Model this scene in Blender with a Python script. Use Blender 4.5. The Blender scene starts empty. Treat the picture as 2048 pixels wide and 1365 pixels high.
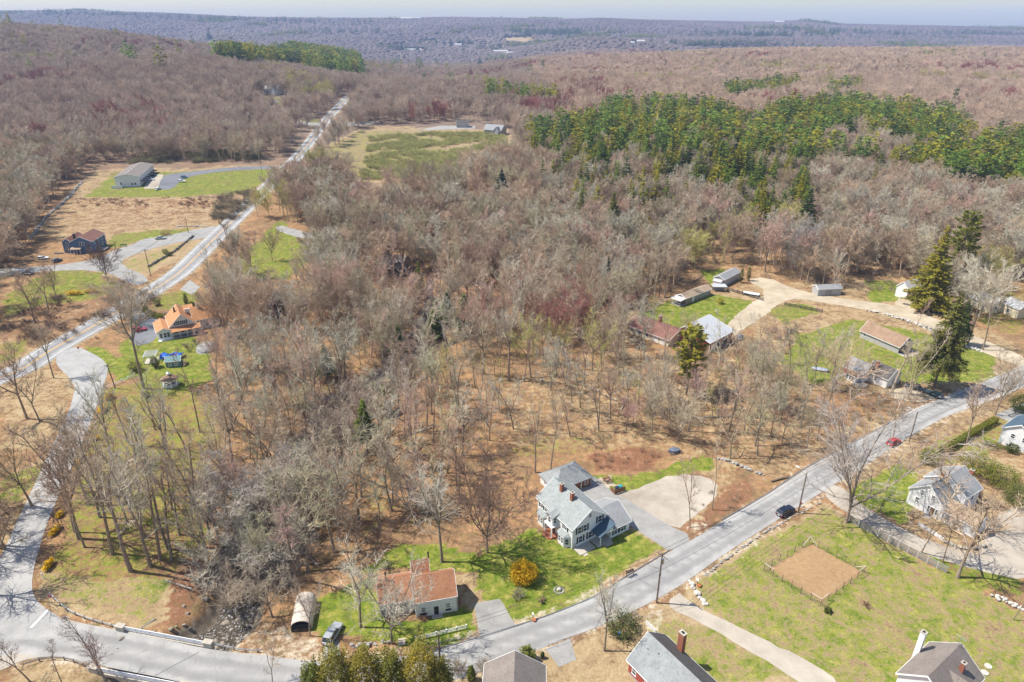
import bpy, math, random
import numpy as np
from mathutils import Vector, Matrix
from mathutils.geometry import delaunay_2d_cdt

S = bpy.context.scene
COL = S.collection
R = math.radians
rng = np.random.default_rng(11)
random.seed(5)

# ------------------------------------------------------------------ camera, sky, sun, exposure
CAM_H, PITCH, FPX = 95.0, R(24.93), 1365.0
cd = bpy.data.cameras.new('camera'); cd.sensor_width = 36; cd.lens = 24.0
cd.clip_start = 0.5; cd.clip_end = 30000
cam = bpy.data.objects.new('camera', cd); COL.objects.link(cam)
cam.location = (0, 0, CAM_H); cam.rotation_euler = (R(90) - PITCH, 0, 0)
S.camera = cam

SUN_EL, SUN_AZ = R(57), R(6)
sdir = Vector((-math.cos(SUN_EL) * math.cos(SUN_AZ), math.cos(SUN_EL) * math.sin(SUN_AZ), math.sin(SUN_EL)))
w = bpy.data.worlds.new('World'); S.world = w; w.use_nodes = True
wn = w.node_tree.nodes; wl = w.node_tree.links
sky = wn.new('ShaderNodeTexSky'); sky.sky_type = 'NISHITA'; sky.sun_disc = False
sky.sun_elevation = SUN_EL; sky.sun_rotation = math.atan2(sdir.x, sdir.y)
sky.air_density = 1.0; sky.dust_density = 1.0; sky.ozone_density = 1.0; sky.altitude = 100
bg = wn['Background']; bg.inputs['Strength'].default_value = 0.112
wl.new(sky.outputs[0], bg.inputs['Color'])
sl = bpy.data.lights.new('sun', 'SUN'); sl.energy = 4.7; sl.angle = R(0.5); sl.color = (1.0, 0.945, 0.85)
so = bpy.data.objects.new('sun', sl); COL.objects.link(so)
so.rotation_euler = sdir.to_track_quat('Z', 'Y').to_euler()
vs = S.view_settings
S.display_settings.display_device = 'sRGB'
vs.view_transform = 'Standard'; vs.look = 'None'; vs.gamma = 1.0; vs.use_curve_mapping = False
vs.exposure = 0.62
HAZE_DENSITY = 0.00009
S.cycles.use_denoising = True
S.cycles.max_bounces = 6; S.cycles.diffuse_bounces = 3; S.cycles.glossy_bounces = 2
S.cycles.transmission_bounces = 3; S.cycles.volume_bounces = 1; S.cycles.transparent_max_bounces = 6

# ------------------------------------------------------------------ terrain
def sst(a, b, v):
    t = np.clip((v - a) / (b - a), 0, 1); return t * t * (3 - 2 * t)

CP, SP = math.cos(PITCH), math.sin(PITCH)
def ray(px, py):
    u = (px - 1024.0) / FPX; v = -(py - 682.5) / FPX
    return np.array([u, CP + v * SP, -SP + v * CP])
def flat(px, py, z=0.0):
    d = ray(px, py); t = (z - CAM_H) / d[2]
    return d[0] * t, d[1] * t

BROOK_PX = [(160, 1440), (300, 1355), (395, 1285), (440, 1245), (482, 1170), (520, 1090), (560, 1020), (610, 935), (642, 888), (664, 838), (700, 800), (755, 768), (800, 715), (850, 640), (860, 560)]
BROOK = np.array([flat(*p) for p in BROOK_PX])
VROAD = np.array([flat(*p) for p in [(-40, 1330), (60, 1280), (150, 1285), (260, 1300), (420, 1330), (600, 1355), (800, 1340), (980, 1300), (1110, 1255), (1270, 1180), (1370, 1130), (1520, 1040), (1620, 970), (1750, 890), (1880, 815), (2010, 765), (2120, 720)]])
def dist_poly(x, y, P):
    best = np.full(np.shape(x), 1e9)
    for a, b in zip(P[:-1], P[1:]):
        d = b - a; L = d @ d
        t = np.clip(((x - a[0]) * d[0] + (y - a[1]) * d[1]) / L, 0, 1)
        best = np.minimum(best, np.hypot(x - a[0] - t * d[0], y - a[1] - t * d[1]))
    return best
_tab_px = np.array([-900, -300, 0, 160, 330, 500, 640, 800, 900, 1024, 1130, 1200, 1300, 1420, 1530, 1610, 1690, 1800, 1900, 2048, 2300, 2900])
_tab_py = np.array([26, 25, 24, 23, 28, 36, 38, 38, 36, 38, 40, 38, 42, 44, 46, 42, 50, 52, 54, 57, 56, 56])
_tab_a = CP * (_tab_px - 1024) / FPX
def skyline_h(a, y):
    py = np.interp(a, _tab_a, _tab_py) + 3.0
    v = -(py - 682.5) / FPX
    return CAM_H + y * (-SP + v * CP) / (CP + v * SP)
def nz(x, y, s, seed):
    a = seed * 1.7
    return (np.sin(x / s + a + 1.3 * np.sin(y / s * .7 + a * 2)) * np.cos(y / s * .9 - a + 1.1 * np.sin(x / s * .8 + a)) +
            .5 * np.sin(x / s * 2.3 + 3 * a) * np.cos(y / s * 2.1 + a + np.sin(x / s * 1.7)))
def terr(x, y):
    x = np.asarray(x, float); y = np.asarray(y, float)
    yy = np.maximum(y, 1.0); a = x / yy
    z = 15 * sst(320, 1000, y)
    z = z + .18 * nz(x, y, 21, 1) * sst(10, 40, np.hypot(x, y - 40)) + 4 * nz(x, y, 190, 2) * sst(500, 1100, y)
    z = z + 62 * np.exp(-(((x + 1080) / 480) ** 2 + ((y - 1500) / 520) ** 2))
    z = z + 18 * np.exp(-(((x + 420) / 170) ** 2 + ((y - 980) / 200) ** 2))
    z = z + 17 * sst(130, 620, x) * sst(800, 1650, y) * (1 - sst(1850, 2400, y))
    z = z - 24 * np.exp(-((a + .115) / .15) ** 2) * sst(800, 1350, y)
    z = z - 42 * sst(1500, 2500, y)
    z = z + 52 * np.exp(-(((x - 330) / 330) ** 2 + ((y - 3000) / 330) ** 2)) + 36 * np.exp(-(((x - 1100) / 600) ** 2 + ((y - 3300) / 350) ** 2))
    z = z + 24 * np.exp(-(((x + 900) / 420) ** 2 + ((y - 3100) / 380) ** 2))
    R0 = 5300.0
    top = skyline_h(a, R0)
    k = sst(2700, R0, y)
    z = z * (1 - k) + top * k + 9 * nz(x, y, 330, 4) * k * (1 - sst(4700, R0, y))
    z = z - 60 * sst(R0 + 200, R0 + 2200, y)
    db = dist_poly(x, y, BROOK)
    z = z - 2.3 * np.exp(-(db / 13.0) ** 2) * sst(4.5, 13, dist_poly(x, y, VROAD)) * (1 - sst(205, 250, y))
    return z
def channel(x, y):
    db = dist_poly(np.asarray(x, float), np.asarray(y, float), BROOK)
    wid = 1.7 + 3.0 * (1 - sst(85, 114, np.asarray(y, float)))
    return (1 - sst(wid * .75, wid * 1.5, db)) * 1.5 * (1 + .9 * (1 - sst(88, 100, np.asarray(y, float)))) * (1 - sst(190, 230, np.asarray(y, float)))
def gz(x, y):
    return float(terr(x, y))
_ts = np.geomspace(40, 9000, 900)
def at(px, py):
    """ground point seen at pixel (px, py) of the 2048 x 1365 photograph"""
    d = ray(px, py)
    if not (terr(d[0] * _ts[100:], d[1] * _ts[100:]) > CAM_H + d[2] * _ts[100:]).any(): return at(px, py + 2)
    g = terr(d[0] * _ts, d[1] * _ts) - (CAM_H + d[2] * _ts)
    i = int(np.argmax(g > 0)); i = max(i, 1)
    lo, hi = _ts[i - 1], _ts[i]
    for _ in range(24):
        m = .5 * (lo + hi)
        if gz(d[0] * m, d[1] * m) > CAM_H + d[2] * m: hi = m
        else: lo = m
    return Vector((d[0] * hi, d[1] * hi, gz(d[0] * hi, d[1] * hi)))

# ------------------------------------------------------------------ materials
MATS = {}
def nt(name):
    m = bpy.data.materials.new(name); m.use_nodes = True
    t = m.node_tree; b = t.nodes['Principled BSDF']
    return m, t, b
def noise(t, scale, detail=4, rough=.6, vec=None):
    n = t.nodes.new('ShaderNodeTexNoise'); n.inputs['Scale'].default_value = scale
    n.inputs['Detail'].default_value = detail; n.inputs['Roughness'].default_value = rough
    if vec is not None: t.links.new(vec, n.inputs['Vector'])
    return n.outputs['Fac']
def ramp(t, fac, stops, interp='LINEAR'):
    r = t.nodes.new('ShaderNodeValToRGB'); r.color_ramp.interpolation = interp
    e = r.color_ramp.elements
    while len(e) < len(stops): e.new(.5)
    for k, (p, c) in zip(e, stops):
        k.position = p; k.color = (*c, 1) if len(c) == 3 else c
    t.links.new(fac, r.inputs[0]); return r.outputs[0]
def mixc(t, fac, a, b, mode='MIX'):
    n = t.nodes.new('ShaderNodeMix'); n.data_type = 'RGBA'; n.blend_type = mode
    for sock, v in ((n.inputs[0], fac), (n.inputs[6], a), (n.inputs[7], b)):
        if isinstance(v, (int, float)): sock.default_value = v
        elif isinstance(v, tuple): sock.default_value = (*v, 1) if len(v) == 3 else v
        else: t.links.new(v, sock)
    return n.outputs[2]
def mth(t, op, a, b=0.0, clamp=False):
    n = t.nodes.new('ShaderNodeMath'); n.operation = op; n.use_clamp = clamp
    for sock, v in ((n.inputs[0], a), (n.inputs[1], b)):
        if isinstance(v, (int, float)): sock.default_value = v
        else: t.links.new(v, sock)
    return n.outputs[0]
def pos(t):
    return t.nodes.new('ShaderNodeNewGeometry').outputs['Position']
def objc(t):
    return t.nodes.new('ShaderNodeTexCoord').outputs['Object']
def bump(t, b, h, dist=.05, st=.5):
    n = t.nodes.new('ShaderNodeBump'); n.inputs['Strength'].default_value = st; n.inputs['Distance'].default_value = dist
    t.links.new(h, n.inputs['Height']); t.links.new(n.outputs[0], b.inputs['Normal'])
def mat(name, col, rough=.7, var=.18, scale=2.0, metal=0.0, spec=.3, fine=18.0):
    if name in MATS: return MATS[name]
    m, t, b = nt(name)
    v = objc(t)
    n1 = noise(t, scale, 5, .65, v); n2 = noise(t, fine, 3, .6, v)
    f = mth(t, 'ADD', mth(t, 'MULTIPLY', n1, .6), mth(t, 'MULTIPLY', n2, .4))
    lo = tuple(c * (1 - var) for c in col); hi = tuple(min(1, c * (1 + var)) for c in col)
    t.links.new(ramp(t, f, [(.32, lo), (.68, hi)]), b.inputs['Base Color'])
    b.inputs['Roughness'].default_value = rough; b.inputs['Metallic'].default_value = metal
    b.inputs['Specular IOR Level'].default_value = spec
    MATS[name] = m; return m
def tintmat(name, var=.35, scale=.6, rough=.85, transl=0.0, leafy=False):
    """colour comes from the thing's own 'tint' property"""
    if name in MATS: return MATS[name]
    m, t, b = nt(name)
    a = t.nodes.new('ShaderNodeAttribute'); a.attribute_type = 'INSTANCER'; a.attribute_name = 'tint'
    n = noise(t, scale, 3, .6, pos(t))
    k = ramp(t, n, [(.3, (1 - var,) * 3), (.7, (1 + var,) * 3)])
    c = mixc(t, 1.0, a.outputs['Color'], k, 'MULTIPLY')
    if leafy:
        n2 = noise(t, .25, 2, .5, pos(t))
        c = mixc(t, mth(t, 'MULTIPLY', ramp(t, n2, [(.4, (0, 0, 0)), (.65, (1, 1, 1))]), .5), c, mixc(t, 1.0, c, (1.5, 1.15, .55), 'MULTIPLY'))
    t.links.new(c, b.inputs['Base Color']); b.inputs['Roughness'].default_value = rough
    b.inputs['Specular IOR Level'].default_value = .2
    if transl > 0:
        tr = t.nodes.new('ShaderNodeBsdfTranslucent'); t.links.new(c, tr.inputs['Color'])
        mx = t.nodes.new('ShaderNodeMixShader'); mx.inputs[0].default_value = transl
        t.links.new(b.outputs[0], mx.inputs[1]); t.links.new(tr.outputs[0], mx.inputs[2])
        t.links.new(mx.outputs[0], t.nodes['Material Output'].inputs['Surface'])
    MATS[name] = m; return m
M_TWIG = tintmat('twig', .3, .5, .85)
M_BARK = tintmat('bark', .35, 1.5, .9)
M_LEAF = tintmat('needles', .45, 1.1, .7, .38, True)
M_PETAL = tintmat('blossom', .35, 1.6, .7, .35)

def ground_mat():
    m, t, b = nt('ground')
    p = pos(t)
    at1 = t.nodes.new('ShaderNodeAttribute'); at1.attribute_name = 'zone'
    at2 = t.nodes.new('ShaderNodeAttribute'); at2.attribute_name = 'zone_b'
    s1 = t.nodes.new('ShaderNodeSeparateColor'); t.links.new(at1.outputs['Color'], s1.inputs[0])
    s2 = t.nodes.new('ShaderNodeSeparateColor'); t.links.new(at2.outputs['Color'], s2.inputs[0])
    nA = noise(t, .035, 4, .6, p); nB = noise(t, .16, 5, .65, p); nC = noise(t, .75, 5, .7, p); nD = noise(t, 3.2, 4, .7, p); nE = noise(t, .45, 3, .55, p)
    leaf = ramp(t, mth(t, 'ADD', mth(t, 'MULTIPLY', nB, .5), mth(t, 'MULTIPLY', nC, .5)),
                [(.34, (.13, .085, .052)), (.46, (.235, .14, .075)), (.56, (.345, .2, .1)), (.68, (.42, .275, .15))])
    leaf = mixc(t, ramp(t, nE, [(.55, (0, 0, 0)), (.72, (.75,) * 3)]), leaf, (.19, .17, .06))
    dry = ramp(t, mth(t, 'ADD', mth(t, 'MULTIPLY', nC, .55), mth(t, 'MULTIPLY', nB, .45)),
               [(.34, (.225, .155, .085)), (.5, (.33, .24, .135)), (.66, (.41, .32, .185))])
    grass = ramp(t, mth(t, 'ADD', mth(t, 'MULTIPLY', nC, .5), mth(t, 'MULTIPLY', nE, .5)),
                 [(.33, (.065, .125, .008)), (.45, (.125, .168, .02)), (.56, (.215, .22, .042)), (.68, (.36, .31, .1))])
    tuft = noise(t, 1.15, 3, .65, p)
    grass = mixc(t, ramp(t, tuft, [(.56, (0, 0, 0)), (.66, (.8,) * 3)]), grass, (.06, .115, .012))
    dirt = ramp(t, nC, [(.3, (.36, .29, .2)), (.7, (.52, .45, .35))])
    brush = ramp(t, mth(t, 'ADD', mth(t, 'MULTIPLY', nC, .6), mth(t, 'MULTIPLY', nB, .4)),
                 [(.34, (.11, .05, .03)), (.5, (.21, .1, .055)), (.66, (.36, .22, .13))])
    rock = ramp(t, nC, [(.3, (.1, .08, .058)), (.55, (.2, .165, .125)), (.7, (.36, .31, .25))])
    leaf = mixc(t, ramp(t, nA, [(.5, (0, 0, 0)), (.62, (.45,) * 3)]), leaf, (.15, .115, .07))
    far = ramp(t, mth(t, 'ADD', mth(t, 'MULTIPLY', nA, .5), mth(t, 'MULTIPLY', nB, .5)), [(.35, (.14, .1, .078)), (.65, (.24, .18, .135))])
    def edge(ch):                          # a ragged edge between two ground covers
        e = mth(t, 'ADD', ch, mth(t, 'MULTIPLY', mth(t, 'SUBTRACT', mth(t, 'ADD', mth(t, 'MULTIPLY', nC, .6), mth(t, 'MULTIPLY', nB, .4)), .5), 2.7))
        return ramp(t, e, [(.32, (0, 0, 0)), (.66, (1, 1, 1))])
    c = mixc(t, s2.outputs[2], leaf, far)
    c = mixc(t, edge(s2.outputs[0]), c, brush)
    c = mixc(t, edge(s1.outputs[1]), c, dry)
    c = mixc(t, edge(s1.outputs[0]), c, grass)
    c = mixc(t, edge(s1.outputs[2]), c, dirt)
    c = mixc(t, edge(s2.outputs[1]), c, rock)
    fine = ramp(t, nD, [(.3, (.72,) * 3), (.7, (1.25,) * 3)])
    c = mixc(t, 1.0, c, fine, 'MULTIPLY')
    t.links.new(c, b.inputs['Base Color']); b.inputs['Roughness'].default_value = .95; b.inputs['Specular IOR Level'].default_value = .1
    bump(t, b, mth(t, 'ADD', nC, mth(t, 'MULTIPLY', nD, .35)), .25, .55)
    return m
def asphalt(name, lo, hi, crack=True, scale=.35, wear=0):
    m, t, b = nt(name); p = pos(t)
    n1 = noise(t, scale, 5, .6, p); n2 = noise(t, 6, 4, .7, p); n3 = noise(t, .06, 3, .5, p)
    f = mth(t, 'ADD', mth(t, 'ADD', mth(t, 'MULTIPLY', n1, .45), mth(t, 'MULTIPLY', n2, .2)), mth(t, 'MULTIPLY', n3, .35))
    c = ramp(t, f, [(.36, lo), (.62, hi)])
    if crack:
        v = t.nodes.new('ShaderNodeTexVoronoi'); v.feature = 'DISTANCE_TO_EDGE'; v.inputs['Scale'].default_value = .16
        wv = t.nodes.new('ShaderNodeMix'); wv.data_type = 'RGBA'; wv.inputs[0].default_value = .12
        t.links.new(p, wv.inputs[6])
        nn = t.nodes.new('ShaderNodeTexNoise'); nn.inputs['Scale'].default_value = .4; t.links.new(p, nn.inputs['Vector'])
        sc = t.nodes.new('ShaderNodeVectorMath'); sc.operation = 'SCALE'; sc.inputs['Scale'].default_value = 60
        t.links.new(nn.outputs['Color'], sc.inputs[0]); t.links.new(sc.outputs[0], wv.inputs[7])
        t.links.new(wv.outputs[2], v.inputs['Vector'])
        c = mixc(t, ramp(t, v.outputs['Distance'], [(.0, (.4,) * 3), (.012, (0, 0, 0))]), c, (.1, .1, .1))
    if wear:
        a = t.nodes.new('ShaderNodeAttribute'); a.attribute_name = 'from_centre'; d = a.outputs['Fac']
        d = mth(t, 'ADD', d, mth(t, 'MULTIPLY', mth(t, 'SUBTRACT', n1, .5), .8))
        tr = ramp(t, mth(t, 'DIVIDE', d, 6.0), [(.05, (0, 0, 0)), (.2, (1, 1, 1)), (.3, (1, 1, 1)), (.42, (0, 0, 0))])
        c = mixc(t, mth(t, 'MULTIPLY', tr, .55), c, tuple(x * .72 for x in lo))
        eg = ramp(t, mth(t, 'DIVIDE', d, 6.0), [(wear / 6 - .09, (0, 0, 0)), (wear / 6 + .03, (1, 1, 1))])
        c = mixc(t, mth(t, 'MULTIPLY', eg, .6), c, (.4, .34, .26))
    t.links.new(c, b.inputs['Base Color']); b.inputs['Roughness'].default_value = .9; b.inputs['Specular IOR Level'].default_value = .2
    bump(t, b, n2, .03, .4); MATS[name] = m; return m
def roofmat(name, c1, c2, streak=.5):
    if name in MATS: return MATS[name]
    m, t, b = nt(name); v = objc(t)
    n1 = noise(t, .45, 4, .6, v); n2 = noise(t, 5, 3, .7, v)
    wv = t.nodes.new('ShaderNodeTexWave'); wv.bands_direction = 'Z'; wv.inputs['Scale'].default_value = 3.2; wv.inputs['Distortion'].default_value = 1.2
    wv.inputs['Detail'].default_value = 1; t.links.new(v, wv.inputs['Vector'])
    f = mth(t, 'ADD', mth(t, 'MULTIPLY', n1, .55), mth(t, 'MULTIPLY', n2, .45))
    c = ramp(t, f, [(.3, c1), (.7, c2)])
    mp = t.nodes.new('ShaderNodeMapping'); mp.inputs['Scale'].default_value = (2.2, 2.2, .35); t.links.new(v, mp.inputs['Vector']); n3 = noise(t, 1.0, 4, .7, mp.outputs[0])
    c = mixc(t, ramp(t, n3, [(.5, (0, 0, 0)), (.68, (.5,) * 3)]), c, tuple(x * .55 for x in c1))
    c = mixc(t, mth(t, 'MULTIPLY', wv.outputs['Fac'], .18), c, tuple(x * .6 for x in c1))
    t.links.new(c, b.inputs['Base Color']); b.inputs['Roughness'].default_value = .85; b.inputs['Specular IOR Level'].default_value = .25
    bump(t, b, wv.outputs['Fac'], .02, .5); MATS[name] = m; return m
def siding(name, col):
    if name in MATS: return MATS[name]
    m, t, b = nt(name); v = objc(t)
    wv = t.nodes.new('ShaderNodeTexWave'); wv.bands_direction = 'Z'; wv.wave_profile = 'SAW'; wv.inputs['Scale'].default_value = 2.6
    t.links.new(v, wv.inputs['Vector'])
    n = noise(t, 1.2, 4, .6, v)
    c = ramp(t, n, [(.3, tuple(x * .88 for x in col)), (.7, col)])
    c = mixc(t, mth(t, 'MULTIPLY', ramp(t, wv.outputs['Fac'], [(.0, (1, 1, 1)), (.18, (0, 0, 0))]), .2), c, tuple(x * .55 for x in col))
    t.links.new(c, b.inputs['Base Color']); b.inputs['Roughness'].default_value = .6; b.inputs['Specular IOR Level'].default_value = .3
    bump(t, b, wv.outputs['Fac'], .02, .25); MATS[name] = m; return m

M_GROUND = ground_mat()
M_ROAD = asphalt('village asphalt', (.25, .245, .238), (.4, .39, .375), wear=3.9)
M_ROAD2 = asphalt('highway asphalt', (.23, .23, .23), (.35, .345, .34), wear=5.2)
M_DRIVE = asphalt('driveway asphalt', (.22, .215, .205), (.35, .34, .32))
M_NEWDRIVE = asphalt('newer asphalt', (.12, .125, .14), (.19, .195, .21), False)
M_GRAVEL = asphalt('gravel', (.27, .23, .185), (.46, .41, .34), False, .25)
M_DIRT = asphalt('dirt track', (.31, .25, .175), (.49, .42, .31), False, .25)
M_SOIL = asphalt('tilled soil', (.25, .155, .075), (.37, .245, .13), False, 1.2)
M_LINE = mat('white road paint', (.72, .72, .7), .7, .2, 1)
M_YELLOW = mat('yellow road paint', (.62, .33, .05), .7, .25, 1)
M_WHITE = mat('white paint', (.8, .8, .79), .5, .06, 1)
M_TRIM = mat('white trim', (.82, .82, .81), .5, .05, 1)
M_SIDE_W = siding('white clapboard', (.8, .8, .79))
M_SIDE_B = siding('blue clapboard', (.1, .18, .31))
M_SIDE_R = siding('red clapboard', (.36, .08, .065))
M_SIDE_C = siding('cream clapboard', (.74, .66, .48))
M_SIDE_G = siding('grey clapboard', (.42, .41, .4))
M_SIDE_T = siding('tan clapboard', (.36, .28, .2))
M_SIDE_D = siding('dark clapboard', (.1, .075, .06))
M_GLASS = mat('window glass', (.035, .045, .06), .12, .3, 1, 0, .6)
M_SHUT = mat('dark shutter', (.03, .045, .045), .6, .2)
M_BRICK = mat('brick', (.3, .115, .07), .85, .3, 4)
M_CONC = mat('concrete', (.42, .38, .32), .85, .2, 1.2)
M_STONE = mat('field stone', (.34, .32, .29), .9, .4, 1.0)
M_WOODG = mat('weathered wood', (.3, .28, .26), .85, .3, 2)
M_WOODB = mat('brown wood', (.2, .1, .05), .8, .3, 2)
M_POLE = mat('pole wood', (.17, .125, .095), .85, .3, 2)
M_METAL = mat('galvanised metal', (.5, .51, .52), .4, .15, 2, .6)
M_BLACK = mat('black', (.02, .02, .022), .5, .2)
M_DARK = mat('dark grey', (.06, .06, .065), .6, .2)
M_RUBBER = mat('rubber', (.018, .018, .018), .8, .2)
M_RED = mat('sign red', (.42, .02, .025), .5, .1)
M_DOOR = mat('dark door', (.025, .025, .03), .5, .2)

# ------------------------------------------------------------------ mesh helpers
class MB:
    def __init__(s): s.v = []; s.f = []; s.m = []
    def add(s, vs, fs, mi=0):
        o = len(s.v); s.v += [tuple(p) for p in vs]; s.f += [tuple(i + o for i in f) for f in fs]; s.m += [mi] * len(fs); return s
    def box(s, c, d, rz=0.0, mi=0, taper=1.0, tilt=None):
        x, y, z = (k * .5 for k in d); M = Matrix.Rotation(rz, 4, 'Z')
        if tilt is not None: M = M @ tilt
        P = []
        for k, (sx, sy, sz) in enumerate([(-1, -1, -1), (1, -1, -1), (1, 1, -1), (-1, 1, -1), (-1, -1, 1), (1, -1, 1), (1, 1, 1), (-1, 1, 1)]):
            q = taper if sz > 0 else 1.0
            P.append(Vector(c) + M @ Vector((sx * x * q, sy * y * q, sz * z)))
        return s.add(P, [(3, 2, 1, 0), (4, 5, 6, 7), (0, 1, 5, 4), (1, 2, 6, 5), (2, 3, 7, 6), (3, 0, 4, 7)], mi)
    def b2(s, x0, x1, y0, y1, z0, z1, mi=0):
        return s.box(((x0 + x1) / 2, (y0 + y1) / 2, (z0 + z1) / 2), (x1 - x0, y1 - y0, z1 - z0), 0, mi)
    def tube(s, a, b, r0, r1=None, n=6, mi=0, caps=True):
        a = Vector(a); b = Vector(b); r1 = r0 if r1 is None else r1
        d = (b - a).normalized(); u = d.orthogonal().normalized(); w_ = d.cross(u)
        P = [a + (u * math.cos(6.2832 * k / n) + w_ * math.sin(6.2832 * k / n)) * r0 for k in range(n)]
        P += [b + (u * math.cos(6.2832 * k / n) + w_ * math.sin(6.2832 * k / n)) * r1 for k in range(n)]
        F = [(k, (k + 1) % n, n + (k + 1) % n, n + k) for k in range(n)]
        if caps: F += [tuple(range(n - 1, -1, -1)), tuple(range(n, 2 * n))]
        return s.add(P, F, mi)
    def prism(s, poly, lo, hi, axis='z', mi=0):
        """convex outline extruded along an axis; poly are the two other coordinates in order"""
        n = len(poly)
        mk = {'z': lambda p, h: (p[0], p[1], h), 'x': lambda p, h: (h, p[0], p[1]), 'y': lambda p, h: (p[0], h, p[1])}[axis]
        P = [mk(p, lo) for p in poly] + [mk(p, hi) for p in poly]
        F = [(k, (k + 1) % n, n + (k + 1) % n, n + k) for k in range(n)] + [tuple(range(n - 1, -1, -1)), tuple(range(n, 2 * n))]
        return s.add(P, F, mi)
    def blob(s, c, d, mi=0, jit=.2, n=(6, 4), rnd=random):
        a, b = n; P = []; F = []
        for j in range(1, b):
            th = math.pi * j / b
            for i in range(a):
                ph = 6.2832 * (i + .5 * (j % 2)) / a; k = 1 + rnd.uniform(-jit, jit)
                P.append((c[0] + d[0] * k * math.sin(th) * math.cos(ph), c[1] + d[1] * k * math.sin(th) * math.sin(ph), c[2] + d[2] * k * math.cos(th)))
        t_ = len(P); P += [(c[0], c[1], c[2] + d[2]), (c[0], c[1], c[2] - d[2])]
        for i in range(a):
            F.append((t_, i, (i + 1) % a)); q = (b - 2) * a; F.append((t_ + 1, q + (i + 1) % a, q + i))
        for j in range(b - 2):
            for i in range(a):
                p_ = j * a + i; q_ = j * a + (i + 1) % a; F.append((p_, p_ + a, q_ + a, q_))
        return s.add(P, F, mi)
    def mesh(s, name, mats, smooth=False):
        me = bpy.data.meshes.new(name); me.from_pydata(s.v, [], s.f)
        for m in (mats if isinstance(mats, (list, tuple)) else [mats]): me.materials.append(m)
        me.polygons.foreach_set('material_index', s.m)
        if smooth: me.polygons.foreach_set('use_smooth', [True] * len(s.f))
        me.update(); return me
    def build(s, name, mats, parent=None, loc=(0, 0, 0), rz=0.0, smooth=False):
        return link(name, s.mesh(name, mats, smooth), parent, loc, rz)
def link(name, me, parent=None, loc=(0, 0, 0), rz=0.0):
    o = bpy.data.objects.new(name, me); COL.objects.link(o)
    o.location = loc; o.rotation_euler = (0, 0, rz)
    if parent is not None: o.parent = parent
    return o
def tag(o, label=None, cat=None, group=None, kind=None):
    if label: o['label'] = label
    if cat: o['category'] = cat
    if group: o['group'] = group
    if kind: o['kind'] = kind
    return o
def thing(name, label, cat, loc, rz=0.0, group=None):
    o = bpy.data.objects.new(name, None); COL.objects.link(o); o.empty_display_size = .5
    o.location = loc; o.rotation_euler = (0, 0, rz); return tag(o, label, cat, group)
def on(x, y, dz=0.0): return Vector((x, y, gz(x, y) + dz))

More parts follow.
